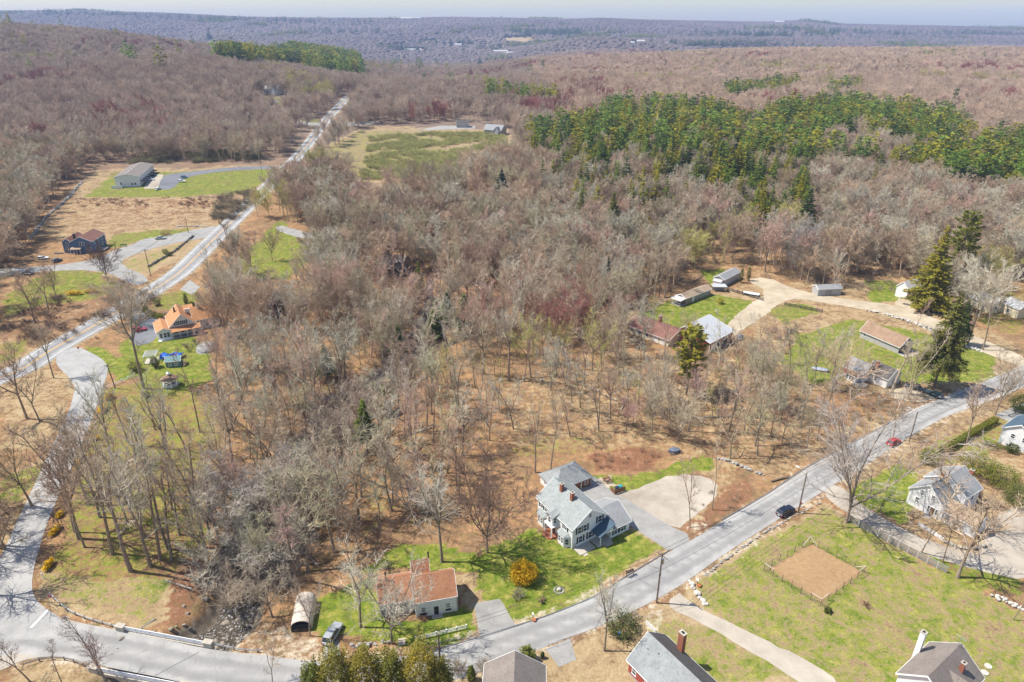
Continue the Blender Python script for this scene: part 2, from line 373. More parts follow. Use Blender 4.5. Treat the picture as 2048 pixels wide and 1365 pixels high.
# ------------------------------------------------------------------ ground zones (outlines given where they lie in the photograph, kept as ground points)
def gp(pts): return np.array([tuple(at(*p))[:2] for p in pts])
def inside(x, y, P):
    r = np.zeros(np.shape(x), bool); n = len(P); j = n - 1
    for i in range(n):
        xi, yi = P[i]; xj, yj = P[j]
        c = ((yi > y) != (yj > y)) & (x < (xj - xi) * (y - yi) / (yj - yi + 1e-12) + xi)
        r ^= c; j = i
    return r
LAWN = [  # channel 0, strength
    ([(700, 1150), (800, 1090), (880, 1085), (960, 1105), (950, 1140), (900, 1150), (770, 1145)], .75),
    ([(640, 1190), (755, 1150), (770, 1235), (830, 1240), (945, 1215), (960, 1265), (880, 1295), (720, 1290), (640, 1270), (600, 1240)], .8),
    ([(940, 1120), (1060, 1060), (1130, 1090), (1260, 1060), (1330, 1090), (1260, 1150), (1100, 1228), (1010, 1250), (960, 1180)], .78),
    ([(1160, 950), (1240, 945), (1330, 935), (1410, 905), (1430, 930), (1340, 960), (1260, 995), (1200, 985)], .7),
    ([(1400, 1165), (1520, 1080), (1650, 1010), (1700, 1040), (1900, 1150), (2048, 1230), (2100, 1420), (1640, 1400), (1500, 1290), (1410, 1210)], .54),
    ([(1290, 1225), (1420, 1240), (1600, 1365), (1420, 1365), (1300, 1270)], .5),
    ([(1690, 985), (1800, 930), (1850, 950), (1820, 1050), (1720, 1010)], .8),
    ([(1700, 1040), (1850, 1110), (1900, 1160), (2048, 1200), (2048, 1140), (1900, 1110), (1720, 1015)], .6),
    ([(1830, 900), (2000, 830), (2048, 850), (2030, 900), (1930, 930), (1860, 930)], .5),
    ([(1590, 670), (1700, 640), (1830, 660), (1990, 700), (2000, 760), (1850, 770), (1700, 760), (1620, 770), (1560, 720)], .68),
    ([(1260, 640), (1340, 600), (1440, 590), (1520, 605), (1500, 640), (1400, 680), (1330, 650)], .75),
    ([(1400, 545), (1450, 535), (1440, 570), (1420, 572)], .8),
    ([(1530, 625), (1600, 605), (1640, 625), (1560, 650)], .6),
    ([(1720, 560), (1800, 560), (1830, 600), (1750, 610)], .8),
    ([(1920, 590), (1990, 570), (2048, 580), (2048, 680), (1940, 640)], .45),
    ([(200, 780), (330, 750), (440, 820), (450, 900), (420, 960), (410, 1100), (330, 1150), (200, 1130), (110, 1120), (150, 960)], .47),
    ([(70, 1160), (100, 1110), (330, 1150), (300, 1260), (200, 1230), (90, 1190)], .42),
    ([(0, 1010), (0, 960), (70, 930), (100, 930), (60, 1000)], .55),
    ([(230, 690), (330, 650), (420, 690), (430, 760), (300, 800), (250, 740)], .7),
    ([(180, 690), (250, 720), (310, 745), (230, 765), (215, 740), (165, 712)], .75),
    ([(300, 600), (400, 570), (390, 615), (310, 620)], .55),
    ([(0, 600), (100, 540), (200, 545), (260, 580), (180, 600), (80, 610), (0, 640)], .6),
    ([(200, 490), (230, 470), (380, 455), (400, 470), (300, 480), (210, 500)], .6),
    ([(230, 530), (380, 480), (300, 550)], .4),
    ([(0, 690), (60, 680), (40, 710), (0, 730)], .55),
    ([(480, 510), (560, 440), (620, 500), (590, 560), (520, 560), (470, 540)], .65),
    ([(170, 395), (220, 345), (330, 345), (540, 335), (550, 350), (500, 385), (380, 395), (230, 395)], .65),
    ([(510, 190), (580, 195), (585, 210), (520, 212)], .5), ([(575, 243), (650, 235), (640, 250), (590, 248)], .5),
    ([(640, 300), (720, 262), (900, 266), (880, 330), (720, 370)], .42),
    ([(1010, 905), (1100, 870), (1180, 875), (1230, 900), (1120, 905), (1040, 915)], .35),
    ([(720, 1000), (770, 960), (800, 1010), (760, 1060), (715, 1070)], .3),
]
DRYZ = [
    ([(1360, 1200), (1450, 1100), (1660, 1000), (1700, 1040), (1900, 1150), (2048, 1230), (2100, 1420), (1300, 1420), (1140, 1330), (1150, 1280), (1290, 1215)], .85),
    ([(900, 1155), (1060, 1100), (1270, 1040), (1380, 1090), (1300, 1130), (1130, 1220), (950, 1290)], .6),
    ([(60, 1200), (80, 1130), (160, 1150), (330, 1160), (330, 1240), (270, 1270), (120, 1230)], .85),
    ([(140, 400), (170, 340), (540, 330), (560, 350), (420, 470), (250, 500), (60, 470), (80, 440)], .52),
    ([(170, 540), (400, 460), (430, 480), (280, 565), (250, 560)], .9),
    ([(0, 540), (240, 540), (320, 580), (80, 720), (0, 740)], .35),
    ([(640, 300), (730, 250), (1020, 260), (1040, 330), (960, 350), (900, 370), (720, 400), (650, 350)], .6),
    ([(1150, 640), (1250, 600), (1640, 560), (1800, 560), (2048, 700), (2048, 760), (1850, 790), (1600, 780), (1500, 660), (1250, 690)], .55),
    ([(1020, 760), (1200, 700), (1500, 720), (1640, 820), (1680, 880), (1560, 960), (1300, 900), (1000, 890)], .42),
    ([(0, 960), (100, 900), (120, 960), (60, 1080), (0, 1120)], .5),
    ([(0, 740), (150, 745), (150, 770), (100, 900), (0, 900)], .6),
    ([(1640, 860), (1900, 800), (2048, 800), (2048, 1130), (1900, 1110), (1700, 1010)], .5),
    ([(1340, 870), (1450, 900), (1480, 950), (1400, 1060), (1330, 1030)], .4),
    ([(1380, 440), (1900, 420), (1900, 560), (1380, 560)], .35),
    ([(0, 1310), (180, 1310), (360, 1365), (0, 1400)], .7),
    ([(870, 1300), (1140, 1290), (1300, 1365), (1000, 1400), (860, 1400)], .8),
]
DIRTZ = [
    ([(500, 1230), (640, 1270), (660, 1320), (540, 1310), (430, 1290)], .45),
    ([(1300, 1210), (1340, 1225), (1330, 1270), (1290, 1240)], .5),
    ([(1960, 1080), (2048, 1060), (2048, 1130), (1960, 1110)], .75),
    ([(1180, 960), (1215, 948), (1238, 965), (1205, 980)], .7),
    ([(1360, 1060), (1380, 1080), (1410, 1050), (1380, 1040)], .4),
]
BRUSHZ = [
    ([(120, 400), (250, 395), (420, 400), (430, 440), (300, 452), (180, 456), (80, 456)], .55), ([(230, 400), (420, 398), (430, 425), (330, 440), (240, 430)], .9),
    ([(290, 1240), (310, 1190), (380, 1120), (420, 1130), (400, 1200), (330, 1260)], .6),
    ([(1170, 910), (1250, 895), (1330, 905), (1290, 945), (1190, 945)], .7),
    ([(1350, 1050), (1400, 1000), (1500, 950), (1510, 990), (1400, 1070)], .6),
    ([(0, 620), (200, 560), (330, 570), (180, 680), (0, 680)], .5),
]
OPENZ = [  # nothing of the wood grows here
    [(700, 1170), (720, 1110), (800, 1080), (880, 1070), (930, 1000), (975, 930), (1090, 885), (1180, 885), (1420, 890), (1480, 935), (1700, 870), (1880, 790), (2100, 700), (2300, 760), (2200, 1420), (560, 1440), (420, 1310), (560, 1255)],
    [(-60, 1140), (60, 1080), (100, 1000), (150, 930), (200, 790), (330, 745), (430, 830), (425, 960), (400, 1090), (330, 1200), (330, 1260), (430, 1300), (330, 1440), (-300, 1440)],
    [(-200, 960), (-200, 720), (150, 600), (300, 540), (430, 440), (560, 320), (660, 215), (685, 215), (660, 262), (560, 375), (450, 480), (395, 570), (420, 600), (430, 700), (420, 800), (330, 760), (220, 800), (150, 900), (60, 1010)],
    [(-60, 610), (60, 480), (100, 410), (170, 335), (250, 325), (520, 325), (600, 300), (560, 370), (430, 480), (300, 560), (100, 640)],
    [(480, 520), (500, 480), (560, 430), (620, 490), (600, 560), (530, 575)],
    [(640, 330), (680, 290), (730, 250), (940, 245), (1030, 262), (1040, 330), (960, 350), (880, 380), (720, 395)],
    [(1240, 630), (1340, 590), (1400, 540), (1500, 525), (1600, 560), (1660, 590), (1720, 555), (1830, 560), (1860, 610), (1980, 650), (2100, 680), (2100, 720), (1900, 790), (1700, 780), (1640, 760), (1550, 730), (1500, 690), (1420, 710), (1250, 710)],
    [(1960, 600), (2000, 570), (2100, 580), (2100, 680), (1960, 650)],
    [(505, 207), (518, 191), (590, 193), (590, 210), (560, 224)], [(560, 235), (600, 240), (680, 232), (680, 250), (600, 252)],
]
FARF = [([(1005, 76), (1060, 74), (1078, 82), (1050, 90), (1015, 86)], 1), ([(760, 92), (812, 88), (815, 92), (765, 96)], 0), ([(845, 84), (872, 82), (874, 86), (848, 88)], 1), ([(800, 100), (850, 99), (852, 108), (805, 109)], 1), ([(900, 92), (930, 91), (932, 97), (902, 98)], 1), ([(1550, 42), (1580, 42), (1585, 47), (1552, 48)], 0), ([(800, 37), (850, 36), (852, 39), (802, 40)], 1), ([(1260, 88), (1345, 89), (1345, 94), (1262, 94)], 1), ([(985, 104), (1030, 105), (1030, 112), (985, 111)], 1)]
FARW = [(gp(p), k) for p, k in FARF]
OPENW = [gp(p) for p in OPENZ] + [p for p, k in FARW]
def in_open(x, y):
    r = np.zeros(np.shape(x), bool)
    for P in OPENW: r |= inside(x, y, P)
    return r

def axis(parts):
    out = []
    for a, b, st in parts: out += list(np.arange(a, b, st))
    return np.array(out + [parts[-1][1]])
def grow(a, b, first, k):
    out = [a]; st = first
    while out[-1] < b: out.append(out[-1] + st); st *= k
    return np.array(out)
def make_ground():
    ys = np.concatenate([np.arange(-120, 60, 12), np.arange(60, 260, 1.15), np.arange(260, 480, 2.4), np.arange(480, 1000, 8), grow(1000, 7600, 18, 1.025)])
    xp = np.concatenate([np.arange(0, 150, 1.25), np.arange(150, 260, 2.2), grow(260, 6200, 5, 1.06)])
    xs = np.concatenate([-xp[:0:-1], xp])
    X, Y = np.meshgrid(xs, ys); x = X.ravel(); y = Y.ravel()
    z = terr(x, y) - channel(x, y)
    nx, ny = len(xs), len(ys)
    me = bpy.data.meshes.new('ground')
    me.vertices.add(nx * ny); me.vertices.foreach_set('co', np.stack([x, y, z], 1).ravel())
    i = (np.arange(ny - 1)[:, None] * nx + np.arange(nx - 1)[None]).ravel()
    f = np.stack([i, i + 1, i + nx + 1, i + nx], 1).astype(np.int32)
    me.loops.add(f.size); me.polygons.add(len(f))
    me.loops.foreach_set('vertex_index', f.ravel())
    me.polygons.foreach_set('loop_start', np.arange(len(f), dtype=np.int32) * 4)
    me.polygons.foreach_set('loop_total', np.full(len(f), 4, np.int32))
    me.update(); me.validate()
    me.polygons.foreach_set('use_smooth', np.ones(len(f), bool))
    A = np.zeros((nx * ny, 4), np.float32); B = np.zeros((nx * ny, 4), np.float32); A[:, 3] = 1; B[:, 3] = 1
    for L, arr, ch in ((LAWN, A, 0), (DRYZ, A, 1), (DIRTZ, A, 2), (BRUSHZ, B, 0)):
        for P, k in L:
            P = gp(P); m = (x > P[:, 0].min()) & (x < P[:, 0].max()) & (y > P[:, 1].min()) & (y < P[:, 1].max())
            idx = np.where(m)[0]; ww = 1.0 + 1.6 * sst(150, 400, y[idx]); idx = idx[inside(x[idx] + ww * nz(x[idx], y[idx], 5.5, 3), y[idx] + ww * nz(x[idx], y[idx], 6.5, 8), P)]
            arr[idx, ch] = np.maximum(arr[idx, ch], k)
    for P, k in FARW:
        idx = np.where((y > 1500) & (np.abs(x) < 4000))[0]; idx = idx[inside(x[idx], y[idx], P)]; A[idx, 1 - k if False else (1 if k else 0)] = 1.0
    sh = dist_poly(x, y, VROAD) * (y < 260) + 99 * (y >= 260); A[:, 2] = np.maximum(A[:, 2], .42 * (1 - sst(3.6, 6.2, sh))); sm = dist_poly(x, y, MC); A[:, 1] = np.maximum(A[:, 1], .6 * (1 - sst(5.5, 9, sm)))
    ch_ = channel(x, y); db = dist_poly(x, y, BROOK)
    B[:, 1] = np.clip(ch_ * .55 + .3 * np.exp(-(db / 4) ** 2) * (y < 220), 0, 1)
    B[:, 2] = sst(330, 620, y)
    for nm, arr in (('zone', A), ('zone_b', B)):
        at_ = me.color_attributes.new(nm, 'FLOAT_COLOR', 'POINT'); at_.data.foreach_set('color', arr.ravel())
    me.materials.append(M_GROUND)
    o = link('ground', me); tag(o, kind='structure')

# ------------------------------------------------------------------ roads, drives, water
def lane_attr(o, C):
    me = o.data; a = np.zeros(len(me.vertices) * 3); me.vertices.foreach_get('co', a); a = a.reshape(-1, 3)
    at_ = me.attributes.new('from_centre', 'FLOAT', 'POINT'); at_.data.foreach_set('value', dist_poly(a[:, 0], a[:, 1], C).astype(np.float32))
def densify(P, step):
    out = []
    for a, b in zip(P, P[1:] + P[:1]):
        n = max(1, int(math.dist(a, b) / step))
        out += [(a[0] + (b[0] - a[0]) * k / n, a[1] + (b[1] - a[1]) * k / n) for k in range(n)]
    return out
def smooth_closed(P, it=1):
    for _ in range(it):
        Q = []
        for a, b in zip(P, P[1:] + P[:1]):
            Q += [(a[0] * .75 + b[0] * .25, a[1] * .75 + b[1] * .25), (a[0] * .25 + b[0] * .75, a[1] * .25 + b[1] * .75)]
        P = Q
    return P
def drape(name, px, material, off=.04, step=1.6, jit=0.0, world=False, kind='structure', it=1, cut=None):
    P = [tuple(p) for p in (px if world else gp(px))]
    if it: P = smooth_closed(P, it)
    P = densify(P, step)
    if jit: P = [(a + random.uniform(-jit, jit), b + random.uniform(-jit, jit)) for a, b in P]
    A = np.array(P); n = len(P)
    gx = np.arange(A[:, 0].min() + step * .4, A[:, 0].max(), step); gy = np.arange(A[:, 1].min() + step * .4, A[:, 1].max(), step)
    X, Y = np.meshgrid(gx, gy); x = X.ravel(); y = Y.ravel(); k = inside(x, y, A)
    x, y = x[k], y[k]
    far = dist_poly(x, y, np.vstack([A, A[:1]])) > step * .35 if len(x) else np.zeros(0, bool)
    pts = [Vector(p) for p in P] + [Vector((a, b)) for a, b in zip(x[far], y[far])]
    r = delaunay_2d_cdt(pts, [(i, (i + 1) % n) for i in range(n)], [], 1, 1e-5)
    vx = np.array([v[0] for v in r[0]]); vy = np.array([v[1] for v in r[0]]); vz = terr(vx, vy) + off
    me = bpy.data.meshes.new(name); me.from_pydata(np.stack([vx, vy, vz], 1).tolist(), [], r[2]); me.materials.append(material)
    me.polygons.foreach_set('use_smooth', [True] * len(me.polygons)); me.update()
    if len(me.polygons) and me.polygons[0].normal.z < 0: me.flip_normals()
    o = link(name, me)
    if kind: tag(o, kind=kind)
    return o
def spline(P, n=8):
    P = [np.array(p, float) for p in P]; out = []
    Q = [2 * P[0] - P[1]] + P + [2 * P[-1] - P[-2]]
    for i in range(1, len(Q) - 2):
        for k in range(n):
            t_ = k / n; a, b, c_, d = Q[i - 1:i + 3]
            out.append(.5 * ((2 * b) + (-a + c_) * t_ + (2 * a - 5 * b + 4 * c_ - d) * t_ ** 2 + (-a + 3 * b - 3 * c_ + d) * t_ ** 3))
    return np.array(out + [P[-1]])
def offset(C, d):
    T = np.gradient(C, axis=0); T /= np.linalg.norm(T, axis=1)[:, None]
    return C + np.stack([-T[:, 1], T[:, 0]], 1) * d
def strip(name, C, d0, d1, material, off, cols=1, parent=None, dash=None):
    mb = MB(); rows = [offset(C, d0 + (d1 - d0) * k / cols) for k in range(cols + 1)]
    Z = [terr(r_[:, 0], r_[:, 1]) + off for r_ in rows]
    V = [(rows[k][i][0], rows[k][i][1], Z[k][i]) for i in range(len(C)) for k in range(cols + 1)]
    F = [(i * (cols + 1) + k + 1, i * (cols + 1) + k, (i + 1) * (cols + 1) + k, (i + 1) * (cols + 1) + k + 1) for i in range(len(C) - 1) for k in range(cols)]
    mb.add(V, F); o = mb.build(name, material, parent)
    return o
MAINPX = [(-260, 850), (-120, 800), (37, 741), (102, 701), (205, 642), (308, 580), (369, 537), (430, 477), (492, 417), (560, 348), (601, 307), (636, 263), (656, 236), (670, 222), (684, 207), (702, 190)]
MC = spline([tuple(at(*p))[:2] for p in MAINPX], 14)
make_ground()
road = strip('main_road', MC, -5.2, 5.2, M_ROAD2, .05, 6); tag(road, kind='structure')
for nm, a, b, mm in (('edge_line', -3.95, -3.78, M_LINE), ('edge_line', 3.78, 3.95, M_LINE), ('centre_line', -.22, -.08, M_YELLOW), ('centre_line', .08, .22, M_YELLOW)):
    strip(nm, MC, a - .03, b + .03, mm, .075, 1, road)
VTOP = [(-80, 1200), (-30, 1225)]
side_px = [(100, 720), (152, 768), (147, 790), (140, 820), (118, 865), (96, 911), (75, 958), (52, 1007), (30, 1052), (10, 1100), (-40, 1180), (-60, 1230), (40, 1290), (150, 1262), (125, 1237), (94, 1220), (69, 1197), (63, 1172), (69, 1130), (80, 1094), (91, 1057), (112, 1005), (129, 967), (145, 932), (164, 890), (187, 832), (205, 778), (219, 738), (205, 718), (180, 705), (150, 690)]
VC = np.array([flat(*p) for p in [(-60, 1290), (60, 1268), (150, 1285), (253, 1302), (407, 1338), (526, 1352), (650, 1358), (780, 1350), (915, 1330), (1050, 1277), (1110, 1256), (1190, 1227), (1270, 1184), (1345, 1140), (1415, 1097), (1490, 1051), (1575, 1000), (1650, 950), (1735, 897), (1835, 840), (1880, 816), (1975, 780), (2048, 752), (2150, 710)]])
o_side = drape('side_road', side_px, asphalt('side road asphalt', (.25, .245, .238), (.4, .39, .375)), .056, 1.6, 0, it=2)
vr_px = [(-60, 1225), (30, 1215), (94, 1221), (125, 1238), (180, 1250), (253, 1264), (330, 1280), (407, 1297), (470, 1306), (526, 1310), (588, 1320), (650, 1324), (760, 1322), (870, 1301), (960, 1275), (1030, 1253), (1100, 1230), (1193, 1192), (1261, 1150), (1340, 1104), (1380, 1083), (1444, 1043), (1536, 989), (1601, 944), (1669, 906), (1761, 857), (1826, 819), (1861, 806), (1895, 792), (1997, 752), (2048, 728), (2140, 690),
         (2150, 730), (2048, 775), (2000, 795), (1943, 816), (1894, 832), (1865, 848), (1807, 880), (1700, 950), (1621, 999), (1560, 1037), (1444, 1112), (1392, 1150), (1348, 1180), (1278, 1218), (1186, 1259), (1134, 1276), (1080, 1298), (1000, 1330), (900, 1365), (700, 1400), (480, 1395), (355, 1363), (292, 1350), (230, 1338), (167, 1325), (134, 1315), (90, 1313), (42, 1322), (6, 1340), (-60, 1365)]
village = drape('village_road', vr_px, M_ROAD, .05, 1.6, 0, it=1)
KERB = spline([flat(*p) for p in [(870, 1301), (960, 1275), (1030, 1252.5), (1100, 1229.5), (1193, 1191.5), (1261, 1149.5), (1340, 1103.5)]], 10)
def kerb(name, C, wdt=.22, h=.13):
    mb = MB(); o_ = offset(C, wdt); n = len(C)
    V = []
    for (a, b), (c_, d) in zip(C, o_):
        z0, z1 = gz(a, b), gz(c_, d); V += [(a, b, z0), (a, b, z0 + h), (c_, d, z1 + h), (c_, d, z1)]
    F = []
    for i in range(n - 1):
        for k in range(3): F.append((i * 4 + k, i * 4 + k + 1, i * 4 + 5 + k, i * 4 + 4 + k))
    mb.add(V, F); o = mb.build(name, M_NEWDRIVE); return tag(o, kind='structure')
kerb('road_kerb', KERB); kerb('road_kerb', spline([flat(*p) for p in [(1444, 1042.5), (1536, 988.5), (1601, 943.5), (1669, 905.5), (1761, 856.5), (1826, 818.5)]], 10))
strip('stop_line', np.array([flat(62, 1255), flat(95, 1221)]), -.25, .25, M_LINE, .085, 1, village); lane_attr(village, VC); lane_attr(road, MC)
for a, b in (((310, 1352), (398, 1305)), ((1190, 1258), (1240, 1160))):
    strip('tar_seam', spline([flat(*a), flat(*b)], 6), -.05, .05, M_NEWDRIVE, .08, 1, village)
DR = [('driveway', [(947, 1208), (1000, 1198), (1035, 1258), (963, 1284), (958, 1262)], M_DRIVE, .03, .05),
      ('driveway', [(1120, 960), (1180, 945), (1225, 985), (1265, 1005), (1330, 1048), (1390, 1075), (1345, 1108), (1300, 1078), (1235, 1035), (1180, 1000)], M_DRIVE, .034, .05),
      ('gravel_lot', [(1222, 992), (1290, 972), (1350, 948), (1420, 955), (1440, 975), (1420, 1010), (1380, 1040), (1355, 1062), (1300, 1030), (1255, 1008)], M_GRAVEL, .03, .35),
      ('gravel_drive', [(1334, 1212), (1345, 1195), (1360, 1186), (1372, 1200), (1403, 1219), (1466, 1249), (1520, 1277), (1600, 1312), (1693, 1368), (1640, 1400), (1597, 1362), (1520, 1313), (1481, 1292), (1426, 1261), (1362, 1227)], M_GRAVEL, .03, .25),
      ('driveway', [(1090, 1300), (1140, 1276), (1152, 1320), (1118, 1334)], M_DRIVE, .03, .05),
      ('driveway', [(640, 1330), (650, 1285), (675, 1282), (690, 1330)], M_DRIVE, .03, .2),
      ('gravel_drive', [(1640, 985), (1675, 965), (1720, 1010), (1790, 1050), (1860, 1085), (1960, 1110), (2060, 1130), (2060, 1165), (1950, 1140), (1850, 1110), (1760, 1065), (1690, 1025)], M_GRAVEL, .03, .2),
      ('gravel_lot', [(1960, 1110), (1970, 1060), (2010, 1020), (2070, 1000), (2070, 1135)], M_GRAVEL, .026, .5),
      ('dirt_track', [(1475, 665), (1440, 700), (1420, 690), (1480, 620), (1540, 585), (1490, 560), (1530, 553), (1590, 580), (1700, 600), (1790, 610), (1880, 640), (1990, 690), (2060, 720), (2060, 740), (1960, 705), (1860, 655), (1780, 628), (1680, 612), (1600, 597), (1560, 605), (1520, 640)], M_DIRT, .03, .35),
      ('dirt_track', [(1790, 605), (1800, 595), (1830, 600), (1830, 625), (1790, 612)], M_DIRT, .034, .2),
      ('dirt_drive', [(1790, 775), (1850, 785), (1885, 792), (1850, 806), (1790, 800), (1770, 785)], M_DIRT, .03, .3),
      ('driveway', [(1990, 830), (2060, 800), (2060, 850), (2020, 845)], M_DRIVE, .03, .2),
      ('driveway', [(260, 655), (290, 640), (318, 660), (312, 680), (285, 692), (262, 690)], M_NEWDRIVE, .03, .1),
      ('driveway', [(275, 600), (310, 628), (318, 650), (290, 650), (258, 640), (245, 622)], M_NEWDRIVE, .034, .1),
      ('driveway', [(380, 560), (400, 575), (385, 590), (360, 580)], M_DRIVE, .03, .1),
      ('driveway', [(-40, 560), (-40, 540), (60, 535), (120, 530), (190, 520), (230, 500), (300, 480), (410, 455), (460, 450), (420, 475), (330, 490), (250, 515), (240, 530), (305, 558), (270, 575), (220, 545), (150, 540), (60, 545)], M_DRIVE, .03, .2),
      ('driveway', [(265, 493), (275, 482), (310, 474), (330, 478), (300, 492), (285, 498)], M_DRIVE, .036, .1),
      ('parking_area', [(315, 380), (325, 352), (350, 347), (400, 342), (460, 335), (560, 332), (570, 337), (470, 341), (405, 348), (365, 358), (345, 380)], M_NEWDRIVE, .03, .1),
      ('parking_pad', [(288, 378), (300, 348), (328, 350), (316, 378)], M_GRAVEL, .026, .2),
      ('side_lane', [(672, 240), (640, 248), (590, 240), (560, 228), (535, 212), (505, 200), (500, 205), (530, 222), (565, 240), (600, 250), (650, 254)], M_DRIVE, .06, .2),
      ('farm_lane', [(670, 255), (680, 245), (760, 244), (760, 248)], M_DRIVE, .06, .2),
      ('farm_lane', [(830, 262), (880, 252), (950, 252), (950, 258), (880, 260)], M_DRIVE, .06, .2),
      ('driveway', [(560, 450), (590, 460), (660, 475), (740, 492), (735, 500), (650, 485), (580, 472), (548, 458)], M_DRIVE, .06, .2)]
for nm, px, mm, off, jt in DR: drape(nm, px, mm, off, 1.5 if px[0][1] > 560 else 3.0, jt, it=0 if len(px) < 6 else 1)
drape('garden_soil', [(1537, 1139), (1622, 1087), (1724, 1146), (1644, 1204)], M_SOIL, .03, 1.2, .3, it=0)
def water():
    C = spline([tuple(p) for p in BROOK], 10); wid = 1.5 + 2.4 * (1 - sst(88, 114, C[:, 1]))
    L_ = C + (offset(C, 1) - C) * wid[:, None]; R_ = C - (offset(C, 1) - C) * wid[:, None]
    zc = terr(C[:, 0], C[:, 1]) - channel(C[:, 0], C[:, 1]) + .38
    zc = np.minimum.accumulate(zc[::-1])[::-1] if False else zc
    mb = MB(); V = []
    for i in range(len(C)): V += [(*L_[i], zc[i]), (*C[i], zc[i]), (*R_[i], zc[i])]
    F = []
    for i in range(len(C) - 1):
        for k in (0, 1): F.append((i * 3 + k, i * 3 + k + 1, i * 3 + 4 + k, i * 3 + 3 + k))
    mb.add(V, F)
    m, t, b = nt('brook water'); p = pos(t)
    n = noise(t, 1.6, 5, .75, p); n2 = noise(t, 5, 3, .7, p)
    foam_glints = ramp(t, mth(t, 'ADD', mth(t, 'MULTIPLY', n, .5), mth(t, 'MULTIPLY', n2, .5)), [(.545, (0, 0, 0)), (.6, (1, 1, 1))])  # white flecks paint foam and glints into the water colour
    t.links.new(mixc(t, foam_glints, (.07, .055, .038), (.78, .8, .82)), b.inputs['Base Color']); b.inputs['Roughness'].default_value = .15
    bump(t, b, mth(t, 'ADD', n, n2), .25, .8)
    o = mb.build('brook', m, smooth=True); tag(o, kind='structure')
water()
def haze():
    mb = MB(); mb.b2(-6600, 6600, -220, 7900, -70, 215)
    m = bpy.data.materials.new('haze'); m.use_nodes = True; t = m.node_tree
    for n in list(t.nodes):
        if n.type != 'OUTPUT_MATERIAL': t.nodes.remove(n)
    v = t.nodes.new('ShaderNodeVolumePrincipled'); v.inputs['Color'].default_value = (.44, .6, 1, 1); v.inputs['Density'].default_value = HAZE_DENSITY
    t.links.new(v.outputs[0], t.nodes['Material Output'].inputs['Volume'])
    o = mb.build('haze', m); tag(o, kind='stuff')
haze()

# ------------------------------------------------------------------ trees: shapes
class Sticks:
    """branches as thin tapered tubes, many at once"""
    def __init__(s): s.a = []; s.b = []; s.r0 = []; s.r1 = []
    def add(s, a, b, r0, r1): s.a.append(a); s.b.append(b); s.r0.append(r0); s.r1.append(r1)
    def arrays(s, n):
        A = np.array(s.a); B = np.array(s.b); D = B - A; D /= np.linalg.norm(D, axis=1)[:, None] + 1e-9
        up = np.where(np.abs(D[:, 2:3]) > .9, np.array([[1., 0, 0]]), np.array([[0, 0, 1.]]))
        U = np.cross(D, up); U /= np.linalg.norm(U, axis=1)[:, None]; W_ = np.cross(D, U)
        r0 = np.array(s.r0)[:, None]; r1 = np.array(s.r1)[:, None]
        V = []
        for base, r_ in ((A, r0), (B, r1)):
            for k in range(n):
                an = 6.2832 * k / n; V.append(base + (U * math.cos(an) + W_ * math.sin(an)) * r_)
        V = np.stack(V, 1).reshape(-1, 3); N = len(A); o = np.arange(N)[:, None] * 2 * n
        F = np.stack([np.concatenate([o + k, o + (k + 1) % n, o + n + (k + 1) % n, o + n + k], 1) for k in range(n)], 1).reshape(-1, 4)
        return V, F
def mesh_np(name, V, F, material):
    me = bpy.data.meshes.new(name); k = F.shape[1]
    me.vertices.add(len(V)); me.vertices.foreach_set('co', V.astype(np.float32).ravel())
    me.loops.add(F.size); me.polygons.add(len(F)); me.loops.foreach_set('vertex_index', F.astype(np.int32).ravel())
    me.polygons.foreach_set('loop_start', np.arange(len(F), dtype=np.int32) * k); me.polygons.foreach_set('loop_total', np.full(len(F), k, np.int32))
    me.materials.append(material); me.update(); return me
def cat(parts):
    V = []; F = []; o = 0
    for v, f in parts: V.append(v); F.append(f + o); o += len(v)
    return np.concatenate(V), np.concatenate(F)

